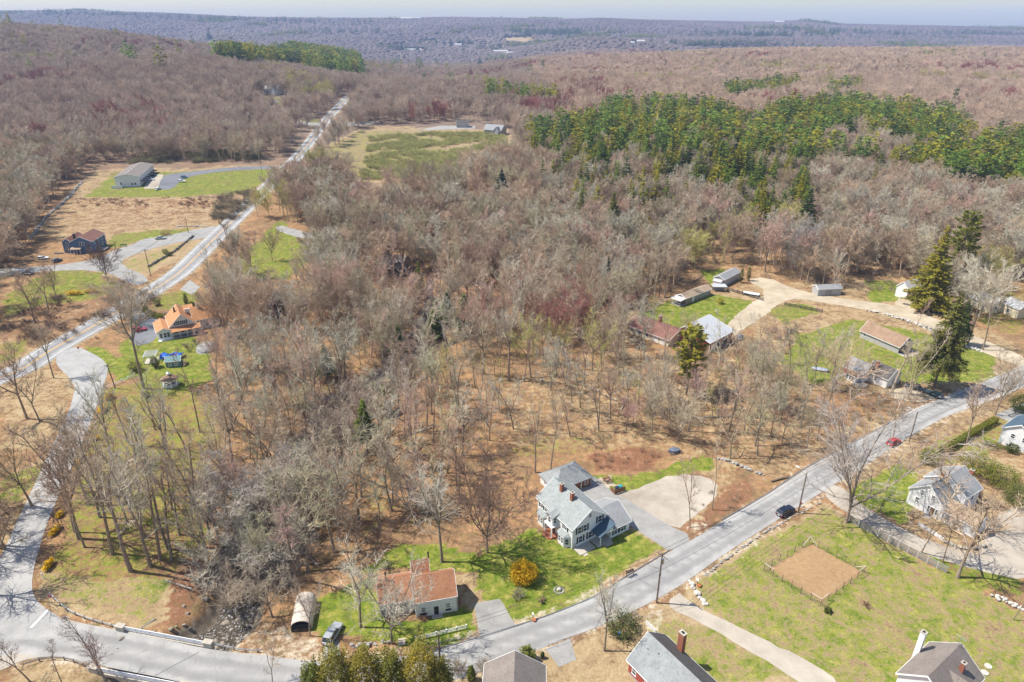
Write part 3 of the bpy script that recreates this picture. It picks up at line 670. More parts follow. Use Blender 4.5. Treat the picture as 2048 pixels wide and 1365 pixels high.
def rot_about(d, ax, an):
    return d * math.cos(an) + np.cross(ax, d) * math.sin(an) + ax * (ax @ d) * (1 - math.cos(an))
def unit(v): return v / (np.linalg.norm(v) + 1e-9)
def side_dir(d, ang, az):
    u = np.cross(d, [0, 0, 1.]) if abs(d[2]) < .95 else np.array([1., 0, 0]); u = unit(u)
    return rot_about(rot_about(d, u, ang), d, az)
def bare_tree(seed, h=18., leaders=3, fork=.4, open_=.45, limbs=6, subs=5, twigs=5, fat=1.0, twig_r=.014, round_=False, detail=4):
    """a leafless tree: returns (trunk V, F), (crown V, F)"""
    g = np.random.default_rng(seed); T = Sticks(); B1 = Sticks(); B2 = Sticks()
    r0 = h * .0135 * fat
    def limb(p, d, L, r, lev, n, trop, wob, rec):
        pts = [p]; st = L / n; rr = r
        for i in range(n):
            d = unit(d + g.normal(0, wob, 3) + np.array([0, 0, trop])); q = p + d * st; r2 = r * (1 - .8 * (i + 1) / n) + twig_r * .6
            rec(p, q, rr, r2); p = q; rr = r2; pts.append((p, d, r2))
        return pts[1:]
    def tw(p, d, L):
        n = 2 if detail > 3 else 1; q = p
        for k in range(n):
            d = unit(d + g.normal(0, .22, 3) + np.array([0, 0, .08])); e = q + d * L / n; B2.add(q, e, twig_r * (1 - .35 * k), twig_r * (.75 - .35 * k)); q = e
    def spread(pts, lev, L):
        for (p, d, r) in pts:
            if lev == 2:
                for _ in range(subs if detail > 2 else max(2, subs - 2)):
                    dd = side_dir(d, g.uniform(.45, 1.05), g.uniform(0, 6.28)); l2 = L * g.uniform(.3, .55)
                    q = limb(p, dd, l2, max(r * .55, twig_r * 1.4), 3, 2, .09, .16, B1.add if detail > 3 else B2.add)
                    spread(q, 3, l2)
            else:
                for _ in range(twigs):
                    tw(p, side_dir(d, g.uniform(.3, .95), g.uniform(0, 6.28)), L * g.uniform(.3, .6))
    base = limb(np.array([0, 0, -.4]), unit(np.array([g.normal(0, .04), g.normal(0, .04), 1])), h * fork + .4, r0 * 1.15, 0, 4, .04, .035, T.add)
    top, dtop, rt = base[-1]; rt = max(rt, r0 * .62)
    T.r1[:] = [r0 * (1.15 - .42 * (k + 1) / 4) for k in range(4)]; T.r0[:] = [r0 * (1.35 if k == 0 else 1.15 - .42 * k / 4) for k in range(4)]
    az0 = g.uniform(0, 6.28); rest = h * (1 - fork)
    for k in range(leaders):
        az = az0 + 6.2832 * k / leaders + g.normal(0, .3); an = g.uniform(.12, open_) if leaders > 1 else g.uniform(0, .1)
        d = side_dir(dtop, an, az); L = rest * g.uniform(.85, 1.05)
        pts = limb(top, d, L, r0 * (.72 if leaders > 1 else .8) * g.uniform(.75, 1), 1, 6, .05, .09, T.add if detail > 2 else B1.add)
        for i, (p, dd, r) in enumerate(pts):
            for _ in range(max(1, int(limbs / 3)) if i < 5 else 2):
                sd = side_dir(dd, g.uniform(.5, 1.15), g.uniform(0, 6.28)); sd = unit(sd + np.array([0, 0, .15]))
                l1 = rest * (.48 if round_ else .36) * (1.05 - .12 * i) * g.uniform(.6, 1.1)
                q = limb(p, sd, l1, max(r * .6, twig_r * 2), 2, 3, .1, .13, B1.add)
                spread(q, 2, l1)
    for k in range(2):                                    # a low side limb or two
        p = base[2 + k][0]; sd = unit(side_dir(dtop, g.uniform(.8, 1.2), g.uniform(0, 6.28)))
        q = limb(p, sd, rest * .3, r0 * .3, 2, 3, .14, .12, B1.add); spread(q, 2, rest * .28)
    return T.arrays(6 if detail > 3 else 4), cat([B1.arrays(4 if detail > 3 else 3), B2.arrays(3)])
def leaf_faces(g, C, size, aspect=.5, up=.5, dirs=None):
    """one small kite per point"""
    N = len(C); n = g.normal(0, 1, (N, 3)); n[:, 2] = np.abs(n[:, 2]) + up; n /= np.linalg.norm(n, axis=1)[:, None]
    a = g.normal(0, 1, (N, 3)) if dirs is None else dirs + g.normal(0, .35, (N, 3))
    a -= n * (a * n).sum(1)[:, None]; a /= np.linalg.norm(a, axis=1)[:, None] + 1e-9; b = np.cross(n, a)
    s = size * g.uniform(.6, 1.3, (N, 1))
    V = np.stack([C - a * s, C + b * s * aspect, C + a * s, C - b * s * aspect], 1).reshape(-1, 3)
    F = np.arange(N * 4).reshape(-1, 4); return V, F
def conifer(seed, h=20., kind='hemlock', detail=1.0):
    g = np.random.default_rng(seed); T = Sticks(); C = []; D = []
    P = {'hemlock': (.06, .25, -.05, .85, .36), 'pine': (.28, .27, .18, .6, .42), 'spruce': (.27, .25, -.22, .75, .34), 'thin': (.22, .2, .0, .8, .4)}[kind]
    z0, rad, rise, power, leaf = P
    p = np.array([0, 0, -.4]); r0 = h * .014
    for k in range(6):
        q = np.array([g.normal(0, .03) * h * .1, g.normal(0, .03) * h * .1, h * (k + 1) / 6.2]); T.add(p, q, r0 * (1 - k / 6.5), r0 * (1 - (k + 1) / 6.5)); p = q
    nw = int((20 if kind != 'pine' else 13) * (.6 + .4 * detail)); sq = detail ** .5
    for w_ in range(nw):
        t_ = (w_ + g.uniform(-.3, .3)) / nw; t_ = min(max(t_, 0), .99); z = h * (z0 + (1 - z0) * t_)
        nb = int(max(4, (8 if kind != 'pine' else 6) * (1 - .45 * t_)) * (.7 + .3 * detail)); az = g.uniform(0, 6.28)
        for b in range(nb):
            if g.random() < .08: continue
            an = az + 6.2832 * b / nb + g.normal(0, .22); prof = (1 - t_) ** power
            if kind == 'pine': prof = (.35 + 1.1 * t_) * (1 - t_) ** .55 * 1.15 if t_ < .9 else .35
            L = max(.5, h * rad * prof * g.uniform(.55, 1.15)); d = unit(np.array([math.cos(an), math.sin(an), rise + .5 * t_ * (1 if kind == 'pine' else .6)]))
            a = np.array([0, 0, z]); e = a + d * L + np.array([0, 0, (-.12 if kind == 'spruce' else .0) * L])
            T.add(a, e, .012 * L + .02, .015)
            n = int(max(4, L * (13 if kind != 'pine' else 13)) * detail)
            u = g.uniform(.2, 1.05, n) ** (.75 if kind != 'pine' else .5); w0 = .22 * L * (1.15 - u)
            c = a + np.outer(u, e - a) + g.normal(0, 1, (n, 3)) * np.stack([w0, w0, w0 * .35], 1)
            if kind == 'spruce': c[:, 2] -= np.abs(g.normal(0, .1 * L, n))
            C.append(c); D.append(np.repeat((d * [1, 1, .3])[None], n, 0))
    n = int(14 * detail) + 3; c = np.stack([g.normal(0, .15, n), g.normal(0, .15, n), g.uniform(h * .93, h * 1.02, n)], 1); C.append(c); D.append(np.repeat([[0, 0, 1.]], n, 0))
    C = np.concatenate(C); D = np.concatenate(D)
    return T.arrays(5), leaf_faces(g, C, leaf * (h / 18) / sq, .45, .6, D)
def shrub(seed, h=2.2, wd=1.3, stems=9, twig_r=.014, lev=3):
    g = np.random.default_rng(seed); B = Sticks()
    def go(p, d, L, r, k):
        for i in range(2):
            d = unit(d + g.normal(0, .16, 3) + [0, 0, .06]); q = p + d * L / 2; B.add(p, q, r, r * .8); p = q
            if k > 0:
                for _ in range(3): go(p, side_dir(d, g.uniform(.3, .9), g.uniform(0, 6.28)), L * g.uniform(.45, .65), max(r * .65, twig_r), k - 1)
    for s_ in range(stems):
        an = g.uniform(0, 6.28); go(np.array([math.cos(an) * .15 * wd, math.sin(an) * .15 * wd, -.1]), unit(np.array([math.cos(an) * wd / h, math.sin(an) * wd / h, 1.1])), h * g.uniform(.45, .65), twig_r * 1.8, lev - 1)
    return B.arrays(3)
def leafy_blob(seed, rx, ry, rz, n, size, shell=.55, flat_=False, cone=0.0):
    g = np.random.default_rng(seed); d = g.normal(0, 1, (n, 3)); d /= np.linalg.norm(d, axis=1)[:, None]
    lump = 1 + .16 * np.sin(d[:, 0] * 5 + seed) * np.sin(d[:, 1] * 6 + 2 * seed) + .12 * np.sin(d[:, 2] * 8 + d[:, 0] * 7 + seed)
    k = (shell + (1 - shell) * g.random(n)) * lump
    C = d * k[:, None] * [rx, ry, rz]; C[:, 2] += rz * .98
    if cone: C[:, :2] *= (1 - cone * C[:, 2:3] / (2 * rz)).clip(.05, 2)
    C[:, 2] = np.maximum(C[:, 2], .05)
    return leaf_faces(g, C, size, .6, .25, d)

NEAR = []   # detailed bare trees
SPEC = [dict(h=19, leaders=3, fork=.34, open_=.5), dict(h=21, leaders=2, fork=.45, open_=.3, limbs=5), dict(h=17, leaders=4, fork=.25, open_=.6), dict(h=22, leaders=1, fork=.5, limbs=6, subs=5),
        dict(h=18, leaders=3, fork=.4, open_=.4), dict(h=20, leaders=2, fork=.3, open_=.42, limbs=6), dict(h=16, leaders=5, fork=.2, open_=.7, round_=True, subs=4, twigs=4), dict(h=20, leaders=3, fork=.5, open_=.45, round_=True),
        dict(h=14, leaders=2, fork=.35, open_=.35, limbs=5, fat=.75), dict(h=15, leaders=1, fork=.45, limbs=5, fat=.7), dict(h=20, leaders=5, fork=.13, open_=.46, limbs=6, fat=.8), dict(h=17, leaders=2, fork=.22, open_=.62, limbs=5, fat=.85), dict(h=18, leaders=4, fork=.42, open_=.7, limbs=4)]
for i, sp in enumerate(SPEC):
    sp = dict(dict(subs=3, twigs=3, twig_r=.021), **sp); sp['subs'] = min(sp['subs'], 4); sp['open_'] = sp.get('open_', .4) * 1.25
    tr, cr = bare_tree(100 + i, **sp)
    NEAR.append((mesh_np('tree_trunk', *tr, M_BARK), mesh_np('tree_crown', *cr, M_TWIG), sp['h']))
def joined(name, tr, cr, m1, m2):
    V, F = cat([tr, cr]); me = mesh_np(name, V, F, m1); me.materials.append(m2)
    mi = np.zeros(len(F), np.int32); mi[len(tr[1]):] = 1; me.polygons.foreach_set('material_index', mi); return me
MID = [joined('mid_tree', *bare_tree(200 + i, h=18, leaders=[2, 3, 4, 1][i % 4], fork=[.4, .3, .22, .5][i % 4], open_=.5, limbs=6, subs=3, twigs=4, twig_r=.034, detail=3, round_=i % 2 == 0), M_BARK, M_TWIG) for i in range(6)]
FAR = [joined('far_tree', *bare_tree(300 + i, h=18, leaders=[3, 4, 2][i % 3], fork=.35, open_=.6, limbs=6, subs=2, twigs=2, twig_r=.085, detail=2, round_=True), M_BARK, M_TWIG) for i in range(4)]
HILL = []
for i in range(3):
    mb_ = MB(); rn = random.Random(400 + i)
    for q in range(3): mb_.blob((rn.uniform(-3, 3), rn.uniform(-3, 3), 7 + rn.uniform(-1, 1.5)), (5.2, 5.2, 6.2), 0, .16, (8, 5), rn)
    HILL.append(mb_.mesh('hill_crown', M_TWIG, True))
CON = {k: [conifer(500 + i + 10 * j, 18, k, 1.0) for i in range(3)] for j, k in enumerate(('hemlock', 'pine', 'spruce', 'thin'))}
CON.update({k + '+': [conifer(540 + j, 18, k, 2.4)] for j, k in enumerate(('hemlock', 'pine', 'spruce', 'thin'))})
CONM = {k: [(mesh_np('conifer_trunk', *tr, M_BARK), mesh_np('conifer_crown', *cr, M_LEAF)) for tr, cr in v] for k, v in CON.items()}
CFAR = [joined('far_conifer', *conifer(560 + i, 18, ['hemlock', 'pine'][i % 2], .3), M_BARK, M_LEAF) for i in range(4)]
BUSH = [mesh_np('bush', *shrub(600 + i, [2.2, 1.5, 3.0, 2.6][i], [1.5, 1.3, 1.6, 2.2][i], [9, 8, 8, 11][i]), M_TWIG) for i in range(4)]
SAP = [joined('sapling', *bare_tree(650 + i, h=8, leaders=1, fork=.3, limbs=3, subs=2, twigs=3, fat=.55, twig_r=.016, detail=3), M_BARK, M_TWIG) for i in range(3)]

# ------------------------------------------------------------------ trees: one by one
GREY = (.45, .365, .265); LICHEN = (.52, .475, .37); BROWN = (.35, .25, .175); TAN = (.5, .37, .26); PINK = (.48, .325, .255); REDM = (.35, .155, .13); BUD = (.46, .41, .15); DARKB = (.12, .095, .08)
def jit3(c, k=.12):
    f = random.uniform(1 - k, 1 + k); return tuple(min(1, x * f * random.uniform(1 - k * .4, 1 + k * .4)) for x in c)
def part(name, me, parent, tint=None, loc=(0, 0, 0), rz=0.0, sc=None):
    o = link(name, me, parent, loc, rz)
    if tint is not None: o['tint'] = [float(x) for x in tint]
    if sc is not None: o.scale = sc
    return o
N_BARE = 0
def tree(p, variant, h, label, group, crown_tint, bark=None, wd=1.0, rz=None, name='bare_tree', cat_='tree', lean=(0, 0)):
    global N_BARE; N_BARE += 1
    tm, cm, h0 = NEAR[variant % len(NEAR)]
    t = thing(name, label, cat_, p, random.uniform(0, 6.28) if rz is None else rz, group)
    t.rotation_euler.x, t.rotation_euler.y = lean
    k = h / h0; t.scale = (k * wd, k * wd, k)
    part('trunk', tm, t, bark or jit3((.27, .215, .16))); part('crown', cm, t, crown_tint); return t
def conif(p, kind, v, h, label, group, tint, wd=1.0, name='conifer'):
    tm, cm = CONM[kind][v % len(CONM[kind])]
    t = thing(name, label, 'tree', p, random.uniform(0, 6.28), group); k = h / 18; t.scale = (k * wd, k * wd, k)
    part('trunk', tm, t, (.15, .115, .09)); part('crown', cm, t, tint); return t
def topz(px, py, py2):
    """height of a thing standing at pixel (px, py) whose top shows at row py2"""
    b = at(px, py); lo, hi = 0, 60
    for _ in range(30):
        m = .5 * (lo + hi); z = b.z + m - CAM_H; dep = b.y * CP - z * SP; up = b.y * SP + z * CP
        if 682.5 - FPX * up / dep > py2: lo = m
        else: hi = m
    return lo

YARD = [  # base pixel, top row, variant, width, crown colour, label
    (975, 1106, 940, 6, 0.82, (.24, .16, .12), 'broad brown twiggy maple on the lawn between the white houses'),
    (884, 1124, 945, 4, 1.0, LICHEN, 'pale grey forked tree at the lawn edge behind the small white house'),
    (722, 1255, 1112, 0, 1.05, LICHEN, 'knobbly pale tree on the grass left of the small white house'),
    (784, 1287, 1145, 2, 1.05, LICHEN, 'stout pale tree by the stone wall in front of the small white house'),
    (620, 1272, 1160, 5, .8, GREY, 'bent tree leaning beside the tarp covered carport'),
    (1018, 762, 605, 1, .9, GREY, 'tall straight twin trunk alone on the rusty leaf floor of the wood'),
    (1209, 1302, 1160, 4, .75, LICHEN, 'bare roadside tree left of the red house'),
    (1692, 1045, 815, 10, 1.1, (.42, .36, .31), 'big spreading maple at the end of the grey picket fence'),
    (1915, 1155, 985, 0, 1.25, TAN, 'old crooked tree near the lower end of the grey picket fence'),
    (1842, 1105, 1000, 8, .9, TAN, 'slim young tree inside the picket fence by the gravel drive'),
    (1885, 1125, 1020, 9, .9, TAN, 'slim young tree beside the lower picket fence by the gravel drive'),
    (1932, 890, 770, 4, .85, TAN, 'leafless tree behind the clipped hedge'),
    (1990, 830, 700, 2, .8, GREY, 'dark branching tree at the bend of the village road'),
    (1985, 812, 740, 9, .7, TAN, 'thin tree at the drive mouth beyond the clipped hedge'),
    (1870, 1010, 880, 8, .8, TAN, 'small bare tree beside the right hand white house'),
    (1785, 880, 785, 8, 1.0, (.34, .28, .22), 'twiggy roadside tree over the red car'),
    (1663, 760, 655, 0, .95, LICHEN, 'tall pale tree in the yard by the covered boat'),
    (1738, 770, 712, 8, .7, TAN, 'spreading tree in front of the small grey roofed house'),
    (1700, 830, 775, 9, .8, BUD, 'leaning yellowish tree by the front yard of the grey roofed house'),
    (1830, 655, 600, 8, .9, PINK, 'small round tree on the dirt track verge by the stone wall'),
    (1965, 700, 575, 3, .8, GREY, 'slender tall tree by the cream house'),
    (1935, 690, 580, 1, .8, GREY, 'slender tree on the verge left of the cream house'),
    (1990, 640, 545, 1, .7, TAN, 'tree in front of the cream house wall'),
    (1380, 1055, 930, 8, .7, TAN, 'thin sapling tree at the corner of the gravel parking lot'),
    (1424, 1020, 890, 9, .7, TAN, 'thin sapling tree on the far side of the gravel parking lot'),
    (1310, 655, 590, 8, .8, BUD, 'yellow green budding tree on the lawn by the brown mobile home'),
    (1100, 960, 820, 3, .7, GREY, 'straight tree behind the hip roofed garage'),
    (1070, 945, 800, 1, .7, GREY, 'straight tree left of the hip roofed garage'),
    (262, 1142, 870, 1, .95, GREY, 'leaning lawn tree closest to the guard rail on the left lawn'),
    (301, 1132, 860, 5, .9, LICHEN, 'pale barked tree on the left lawn at the edge of the leaf bank'),
    (321, 1121, 900, 3, .8, GREY, 'thin tree on the left lawn behind the pale barked one'),
    (337, 1098, 880, 3, .8, LICHEN, 'slim pale tree on the far side of the left lawn'),
    (226, 1108, 880, 4, .9, GREY, 'forked tree in the middle of the left lawn'),
    (158, 1078, 850, 0, .95, BROWN, 'multi stemmed tree beside the yellow forsythia hedge'),
    (150, 1065, 900, 4, .8, BROWN, 'second stem cluster by the yellow forsythia hedge'),
    (410, 1095, 880, 1, .75, GREY, 'tall thin tree above the leaf covered bank'),
    (312, 968, 800, 3, .8, LICHEN, 'pale thin tree on the upper left lawn'),
    (210, 990, 840, 0, .8, GREY, 'roadside tree near the cut forsythia hedge'),
    (145, 985, 840, 2, .75, BROWN, 'dark tree at the right edge of the side road'),
    (55, 838, 690, 0, 1.0, BROWN, 'spreading dark tree on the grass island between the roads'),
    (80, 843, 710, 5, .8, BROWN, 'dark double trunk on the grass island between the roads'),
    (108, 757, 655, 7, .8, GREY, 'round crowned tree beside the highway junction'),
    (288, 778, 585, 7, 1.05, GREY, 'tall roadside tree left of the pergola'),
    (250, 640, 560, 6, 1.15, GREY, 'vase shaped tree by the driveway of the orange roofed house'),
    (70, 645, 535, 0, .95, BROWN, 'tall tree at the front of the brambles across the highway'),
    (97, 618, 520, 5, .85, BROWN, 'tree in the brambles across the highway with a double stem'),
    (120, 612, 530, 4, .8, BROWN, 'slim tree at the right of the brambles across the highway'),
    (216, 565, 490, 6, .8, (.17, .11, .09), 'reddish brown shaggy tree where the blue house drive forks'),
    (60, 1362, 1270, 8, 1.1, (.3, .22, .17), 'bare sapling tree below the guard rail at the bottom left corner'),
    (125, 1368, 1285, 9, 1.0, (.3, .22, .17), 'bare sapling tree beside the lower guard rail'),
    (212, 1364, 1252, 5, 1.2, (.28, .2, .165), 'brown many stemmed tree over the lower bridge rail'),
    (545, 1372, 1295, 8, 1.0, GREY, 'thin branchy tree at the bottom edge left of the cedars'),
    (2025, 1240, 1150, 8, .8, TAN, 'thin tree beside the stone wall at the right edge'),
    (-20, 1090, 900, 7, .9, BROWN, 'tree at the left picture edge casting shadows over the side road'),
    (-35, 1010, 840, 0, .9, BROWN, 'second tree outside the left edge shading the side road'),
    (-15, 1190, 1010, 2, .9, BROWN, 'tree beyond the left edge shading the road junction'),
    (545, 522, 455, 2, .9, BROWN, 'dark vase shaped tree on the lawn beside the highway'),
    (560, 425, 345, 3, .7, GREY, 'slender tree on the highway verge'),
    (640, 300, 255, 9, .8, BROWN, 'dark tree leaning over the far end of the highway'),
    (1225, 600, 505, 2, 1.0, LICHEN, 'pale wide tree at the wood edge left of the brown mobile home'),
    (1530, 545, 420, 2, 1.0, PINK, 'pinkish spreading tree at the wood edge behind the grey mobile home'),
    (1590, 545, 450, 6, .9, (.38, .34, .31), 'silvery bushy tree at the wood edge right of the grey mobile home'),
]
for px, py, ty, v, wd, tint, lab in YARD:
    tree(at(px, py), v, max(6, topz(px, py, ty)), lab, None, jit3(tint, .05), wd=wd)

# woods, laid out on a jittered grid wherever the ground is not open
def scatter(y0, y1, step, margin=1.12, seed=3):
    g = np.random.default_rng(seed); xm = .83 * y1 * margin
    X, Y = np.meshgrid(np.arange(-xm, xm, step), np.arange(y0, y1, step)); x = X.ravel() + g.uniform(-.45, .45, X.size) * step; y = Y.ravel() + g.uniform(-.45, .45, X.size) * step
    k = np.abs(x) < .79 * (y * CP + 40) * margin; return x[k], y[k]
def gat(pts, dy): return np.array([tuple(at(a, b + dy))[:2] for a, b in pts])
CONZ = [(gat(P, dy), d, kd) for P, d, kd, dy in [
    ([(1060, 262), (1130, 236), (1420, 236), (1480, 250), (1640, 262), (1665, 330), (1610, 360), (1600, 462), (1500, 462), (1440, 400), (1360, 380), (1280, 340), (1150, 340), (1060, 318)], .8, 'h', 26),
    ([(1080, 340), (1280, 340), (1400, 395), (1320, 440), (1180, 430), (1090, 400)], .45, 'h', 34),
    ([(1180, 236), (1230, 206), (1420, 214), (1480, 246), (1560, 212), (1700, 204), (1900, 232), (1950, 292), (1850, 300), (1700, 276), (1600, 270), (1420, 254)], .85, 'p', 24),
    ([(1640, 282), (1700, 300), (1760, 330), (1880, 300), (2120, 240), (2120, 392), (1900, 380), (1850, 345), (1780, 364), (1690, 336)], .85, 'p', 30),
    ([(950, 190), (980, 172), (1020, 180), (1110, 182), (1115, 205), (1040, 205)], .6, 'p', 22), ([(1660, 340), (1780, 345), (1810, 400), (1700, 400)], .2, 'h', 26),
    ([(1445, 190), (1560, 170), (1600, 176), (1560, 190), (1450, 204)], .8, 'p', 14), ([(1640, 190), (1700, 168), (1730, 188), (1650, 205)], .5, 'p', 14),
    ([(425, 105), (470, 92), (560, 90), (660, 88), (722, 108), (728, 140), (690, 138), (600, 118), (500, 112)], .95, 'p', 34)]]
HOMES = np.array([flat(*p) for p in [(565, 610), (775, 510), (170, 500), (265, 360), (500, 240), (985, 262), (925, 255), (545, 208), (540, 190), (420, 165), (150, 215), (775, 243), (640, 700), (1580, 290), (440, 700)]])
bx, by = scatter(100, 470, 5.4)
lowf = nz(bx, by, 31, 7)
k = ~in_open(bx, by)
dens = np.where((bx > -8) & (by < 190) & (bx < 130), .5, np.where(by < 200, .66, .74)) + .16 * lowf
k &= rng.random(len(bx)) < dens
k &= (np.hypot(bx[:, None] - HOMES[:, 0], by[:, None] - HOMES[:, 1]).min(1) > 9)
k &= dist_poly(bx, by, BROOK) > 3.2
dmain = dist_poly(bx, by, MC); k &= dmain > 8.5
k &= dist_poly(bx, by, VROAD) > 6
bx, by = bx[k], by[k]
def pix(x, y, z):
    dep = y * CP - (z - CAM_H) * SP; return 1024 + FPX * x / dep, 682.5 - FPX * (y * SP + (z - CAM_H) * CP) / dep
KEEP = [(1250, 620, 1475, 715), (1345, 560, 1530, 612), (1430, 530, 1500, 580), (1500, 545, 1900, 640), (1680, 650, 1880, 800), (310, 600, 420, 700), (715, 275, 1035, 385), (975, 335, 1035, 405), (483, 222, 532, 250), (528, 176, 562, 216), (575, 228, 690, 252), (1970, 590, 2048, 645), (1000, 620, 1100, 760), (560, 450, 620, 500), (480, 500, 620, 560), (735, 470, 830, 545), (530, 570, 620, 640)]
_mp = np.array([pix(a, b, gz(a, b)) for a, b in MC if b > 60])
def sight(x, y, h, soft=.3):
    z = terr(x, y); px, pb = pix(x, y, z); px2, pt = pix(x, y, z + h); bad = np.zeros(len(x), bool); mx = .5 * (px + px2)
    for a, b, c, d in KEEP: bad |= (mx > a - 6) & (mx < c + 6) & (pt < d - 6) & (pb > d + 4)
    road_ = np.zeros(len(x), bool); wp = FPX * 3.2 / (y * CP + 60)
    for a, b in _mp[::2]: road_ |= (np.abs(mx - a) < 9 + wp) & (pt < b) & (pb > b - 2)
    return np.where(bad, soft, 1) * np.where(road_, .12, 1)
k = rng.random(len(bx)) < sight(bx, by, 15.0); bx, by = bx[k], by[k]
def conzone(x, y):
    r = np.zeros(len(x)); kind = np.zeros(len(x), int)
    for P, d, kd in CONZ:
        m = inside(x, y, P); r[m] = np.maximum(r[m], d); kind[m] = 1 if kd == 'p' else 0
    return r, kind
dz_, kz_ = conzone(bx, by); u_c = rng.random(len(bx)); keep = ~((u_c > dz_ * .52) & (u_c < dz_ * 1.0))
bx, by, dz_, kz_, u_c = bx[keep], by[keep], dz_[keep], kz_[keep], u_c[keep]; isc = u_c < dz_ * .52
GLX, GLY = flat(640, 888)
def wood_label(x, y):
    if y > 300: return ('grey leafless tree of the deep wood beyond the grassy clearing' if x > -120 else 'leafless tree of the wood across the highway'), ('bare trees of the deep wood' if x > -120 else 'bare trees across the highway')
    db = dist_poly(np.array([x]), np.array([y]), BROOK)[0]; bxx = np.interp(y, BROOK[:, 1], BROOK[:, 0]); sd = 'left' if x < bxx else 'right'
    if x < -110: return 'leafless tree in the scrub at the far left beside the highway', 'bare trees in the scrub by the highway'
    if db < 14: return 'grey tree rooted on the %s bank of the %s brook' % (sd, 'lower' if y < 125 else 'middle' if y < 160 else 'upper'), 'bare trees lining the brook'
    if x < bxx: return ('leafless tree in the wood right of the gazebo lawn' if y > 150 else 'leafless tree in the wood right of the left lawn'), 'bare trees between brook and side road'
    if y < 150 and x < 2: return ('leafless tree on the brown leaf floor behind the small white house' if y < 125 else 'leafless tree farther up the brown leaf floor behind the small white house'), 'bare trees behind the small white house'
    if y < 195:
        if dist_poly(np.array([x]), np.array([y]), VROAD)[0] < 17: return 'thin leafless tree along the far verge of the village road', 'thin trees behind the big white house'
        if y > 160 and x > 40: return 'thin leafless tree in front of the red barn and the long low house', 'thin trees behind the big white house'
        if x > 30: return 'thin leafless tree in the open wood behind the gravel parking lot', 'thin trees behind the big white house'
        return ('thin leafless tree on the tan floor behind the hip roofed garage' if y < 155 else 'thin leafless tree by the lone tall twin trunk of the open wood'), 'thin trees behind the big white house'
    return 'leafless tree in the dense wood left of the mobile homes', 'bare trees of the middle wood'
PAL = [GREY, GREY, (.47, .41, .29), LICHEN, LICHEN, BROWN, TAN, PINK, TAN, (.44, .39, .25)]
def pal(x, y, far=False):
    c = random.choice(PAL)
    q = math.sin(x / 63 + 1.3 * math.sin(y / 85)) * math.cos(y / 71 + .6)
    if q > .6 and random.random() < .2: c = REDM if random.random() < .12 else PINK
    if q < -.75 and random.random() < .22: c = BUD
    return jit3(c, .16)
bi = np.where(~isc)[0]; d_ = np.hypot(bx[bi], by[bi]); vis = np.abs(bx[bi]) < .76 * (by[bi] * CP + 40)
order = bi[np.argsort(d_ + 1e4 * ~vis)]
LL = [(360, 1070), (290, 1075), (385, 1040), (345, 1020), (300, 1015), (255, 1045), (200, 1035), (240, 975), (285, 930), (350, 960), (330, 900), (260, 890), (375, 900), (225, 925), (395, 985), (400, 865), (180, 1010), (310, 860), (170, 1095), (345, 1120)]
for q, (px, py) in enumerate(LL): tree(at(px, py), [3, 1, 5, 3, 8, 4, 1, 9][q % 8], random.uniform(15, 23), 'tall slender tree among others scattered over the left lawn', 'trees scattered over the left lawn', jit3([GREY, LICHEN, TAN, BROWN][q % 4], .08), wd=random.uniform(.75, 1.0))
BK = [(470, 1235), (430, 1190), (520, 1150), (545, 1235), (480, 1120), (440, 1085), (590, 1090), (530, 1075), (500, 1040), (575, 1010), (630, 1040), (455, 1030), (610, 975), (560, 960)]
for q, (px, py) in enumerate(BK): tree(at(px, py), [2, 0, 6, 2, 4, 0][q % 6], random.uniform(10, 16), 'grey wide branching tree crowding over the lower brook', 'wide grey trees over the lower brook', jit3([GREY, LICHEN, (.42, .37, .32)][q % 3], .08), wd=random.uniform(1.15, 1.45))
n_single = 298 - N_BARE
SINGLE = []
for i in order[:n_single]:
    x, y = bx[i], by[i]; lab, grp = wood_label(x, y); v = random.choice([0, 1, 2, 3, 4, 5, 7, 8, 9, 8, 9, 1, 3, 10, 11, 12, 11])
    thin = (x > -8 and y < 190)
    o = tree(on(x, y), v, random.uniform(11, 19) if thin else random.uniform(13, 21), lab, grp, pal(x, y), wd=random.uniform(.75, 1.0) if thin else random.uniform(.85, 1.15), lean=(random.gauss(0, .05), random.gauss(0, .05))); SINGLE.append((x, y, o))
rest_near = order[n_single:]
done = set()
for nm, px, py in [('the hip roofed garage', 1110, 960), ('the tarp covered carport', 600, 1245), ('the brown board bin screen', 1240, 985), ('the slate coloured wood heap', 1348, 905), ('the lone tall twin trunk', 1018, 762), ('the lamp pole with the driving car', 1596, 1026), ('the lamp pole near the red car', 1818, 884), ('the covered boat', 1640, 742), ('the grey domed pool tarp', 415, 698), ('the gazebo', 342, 772), ('the corner of the red barn', 1430, 705), ('the right end of the stream bridge', 418, 1293), ('the feathery light green conifer', 735, 900), ('the small white house', 800, 1150), ('the big spreading maple', 1692, 1045), ('the yellow green pine', 1372, 790)]:
    fx, fy = flat(px, py); ds = sorted((math.hypot(x - fx, y - fy), i) for i, (x, y, o) in enumerate(SINGLE) if i not in done)
    for w_, (d, i) in zip(('nearest', 'second nearest', 'third nearest', 'fourth nearest'), ds): SINGLE[i][2]['label'] = 'leafless wood tree standing %s to %s' % (w_, nm); done.add(i)


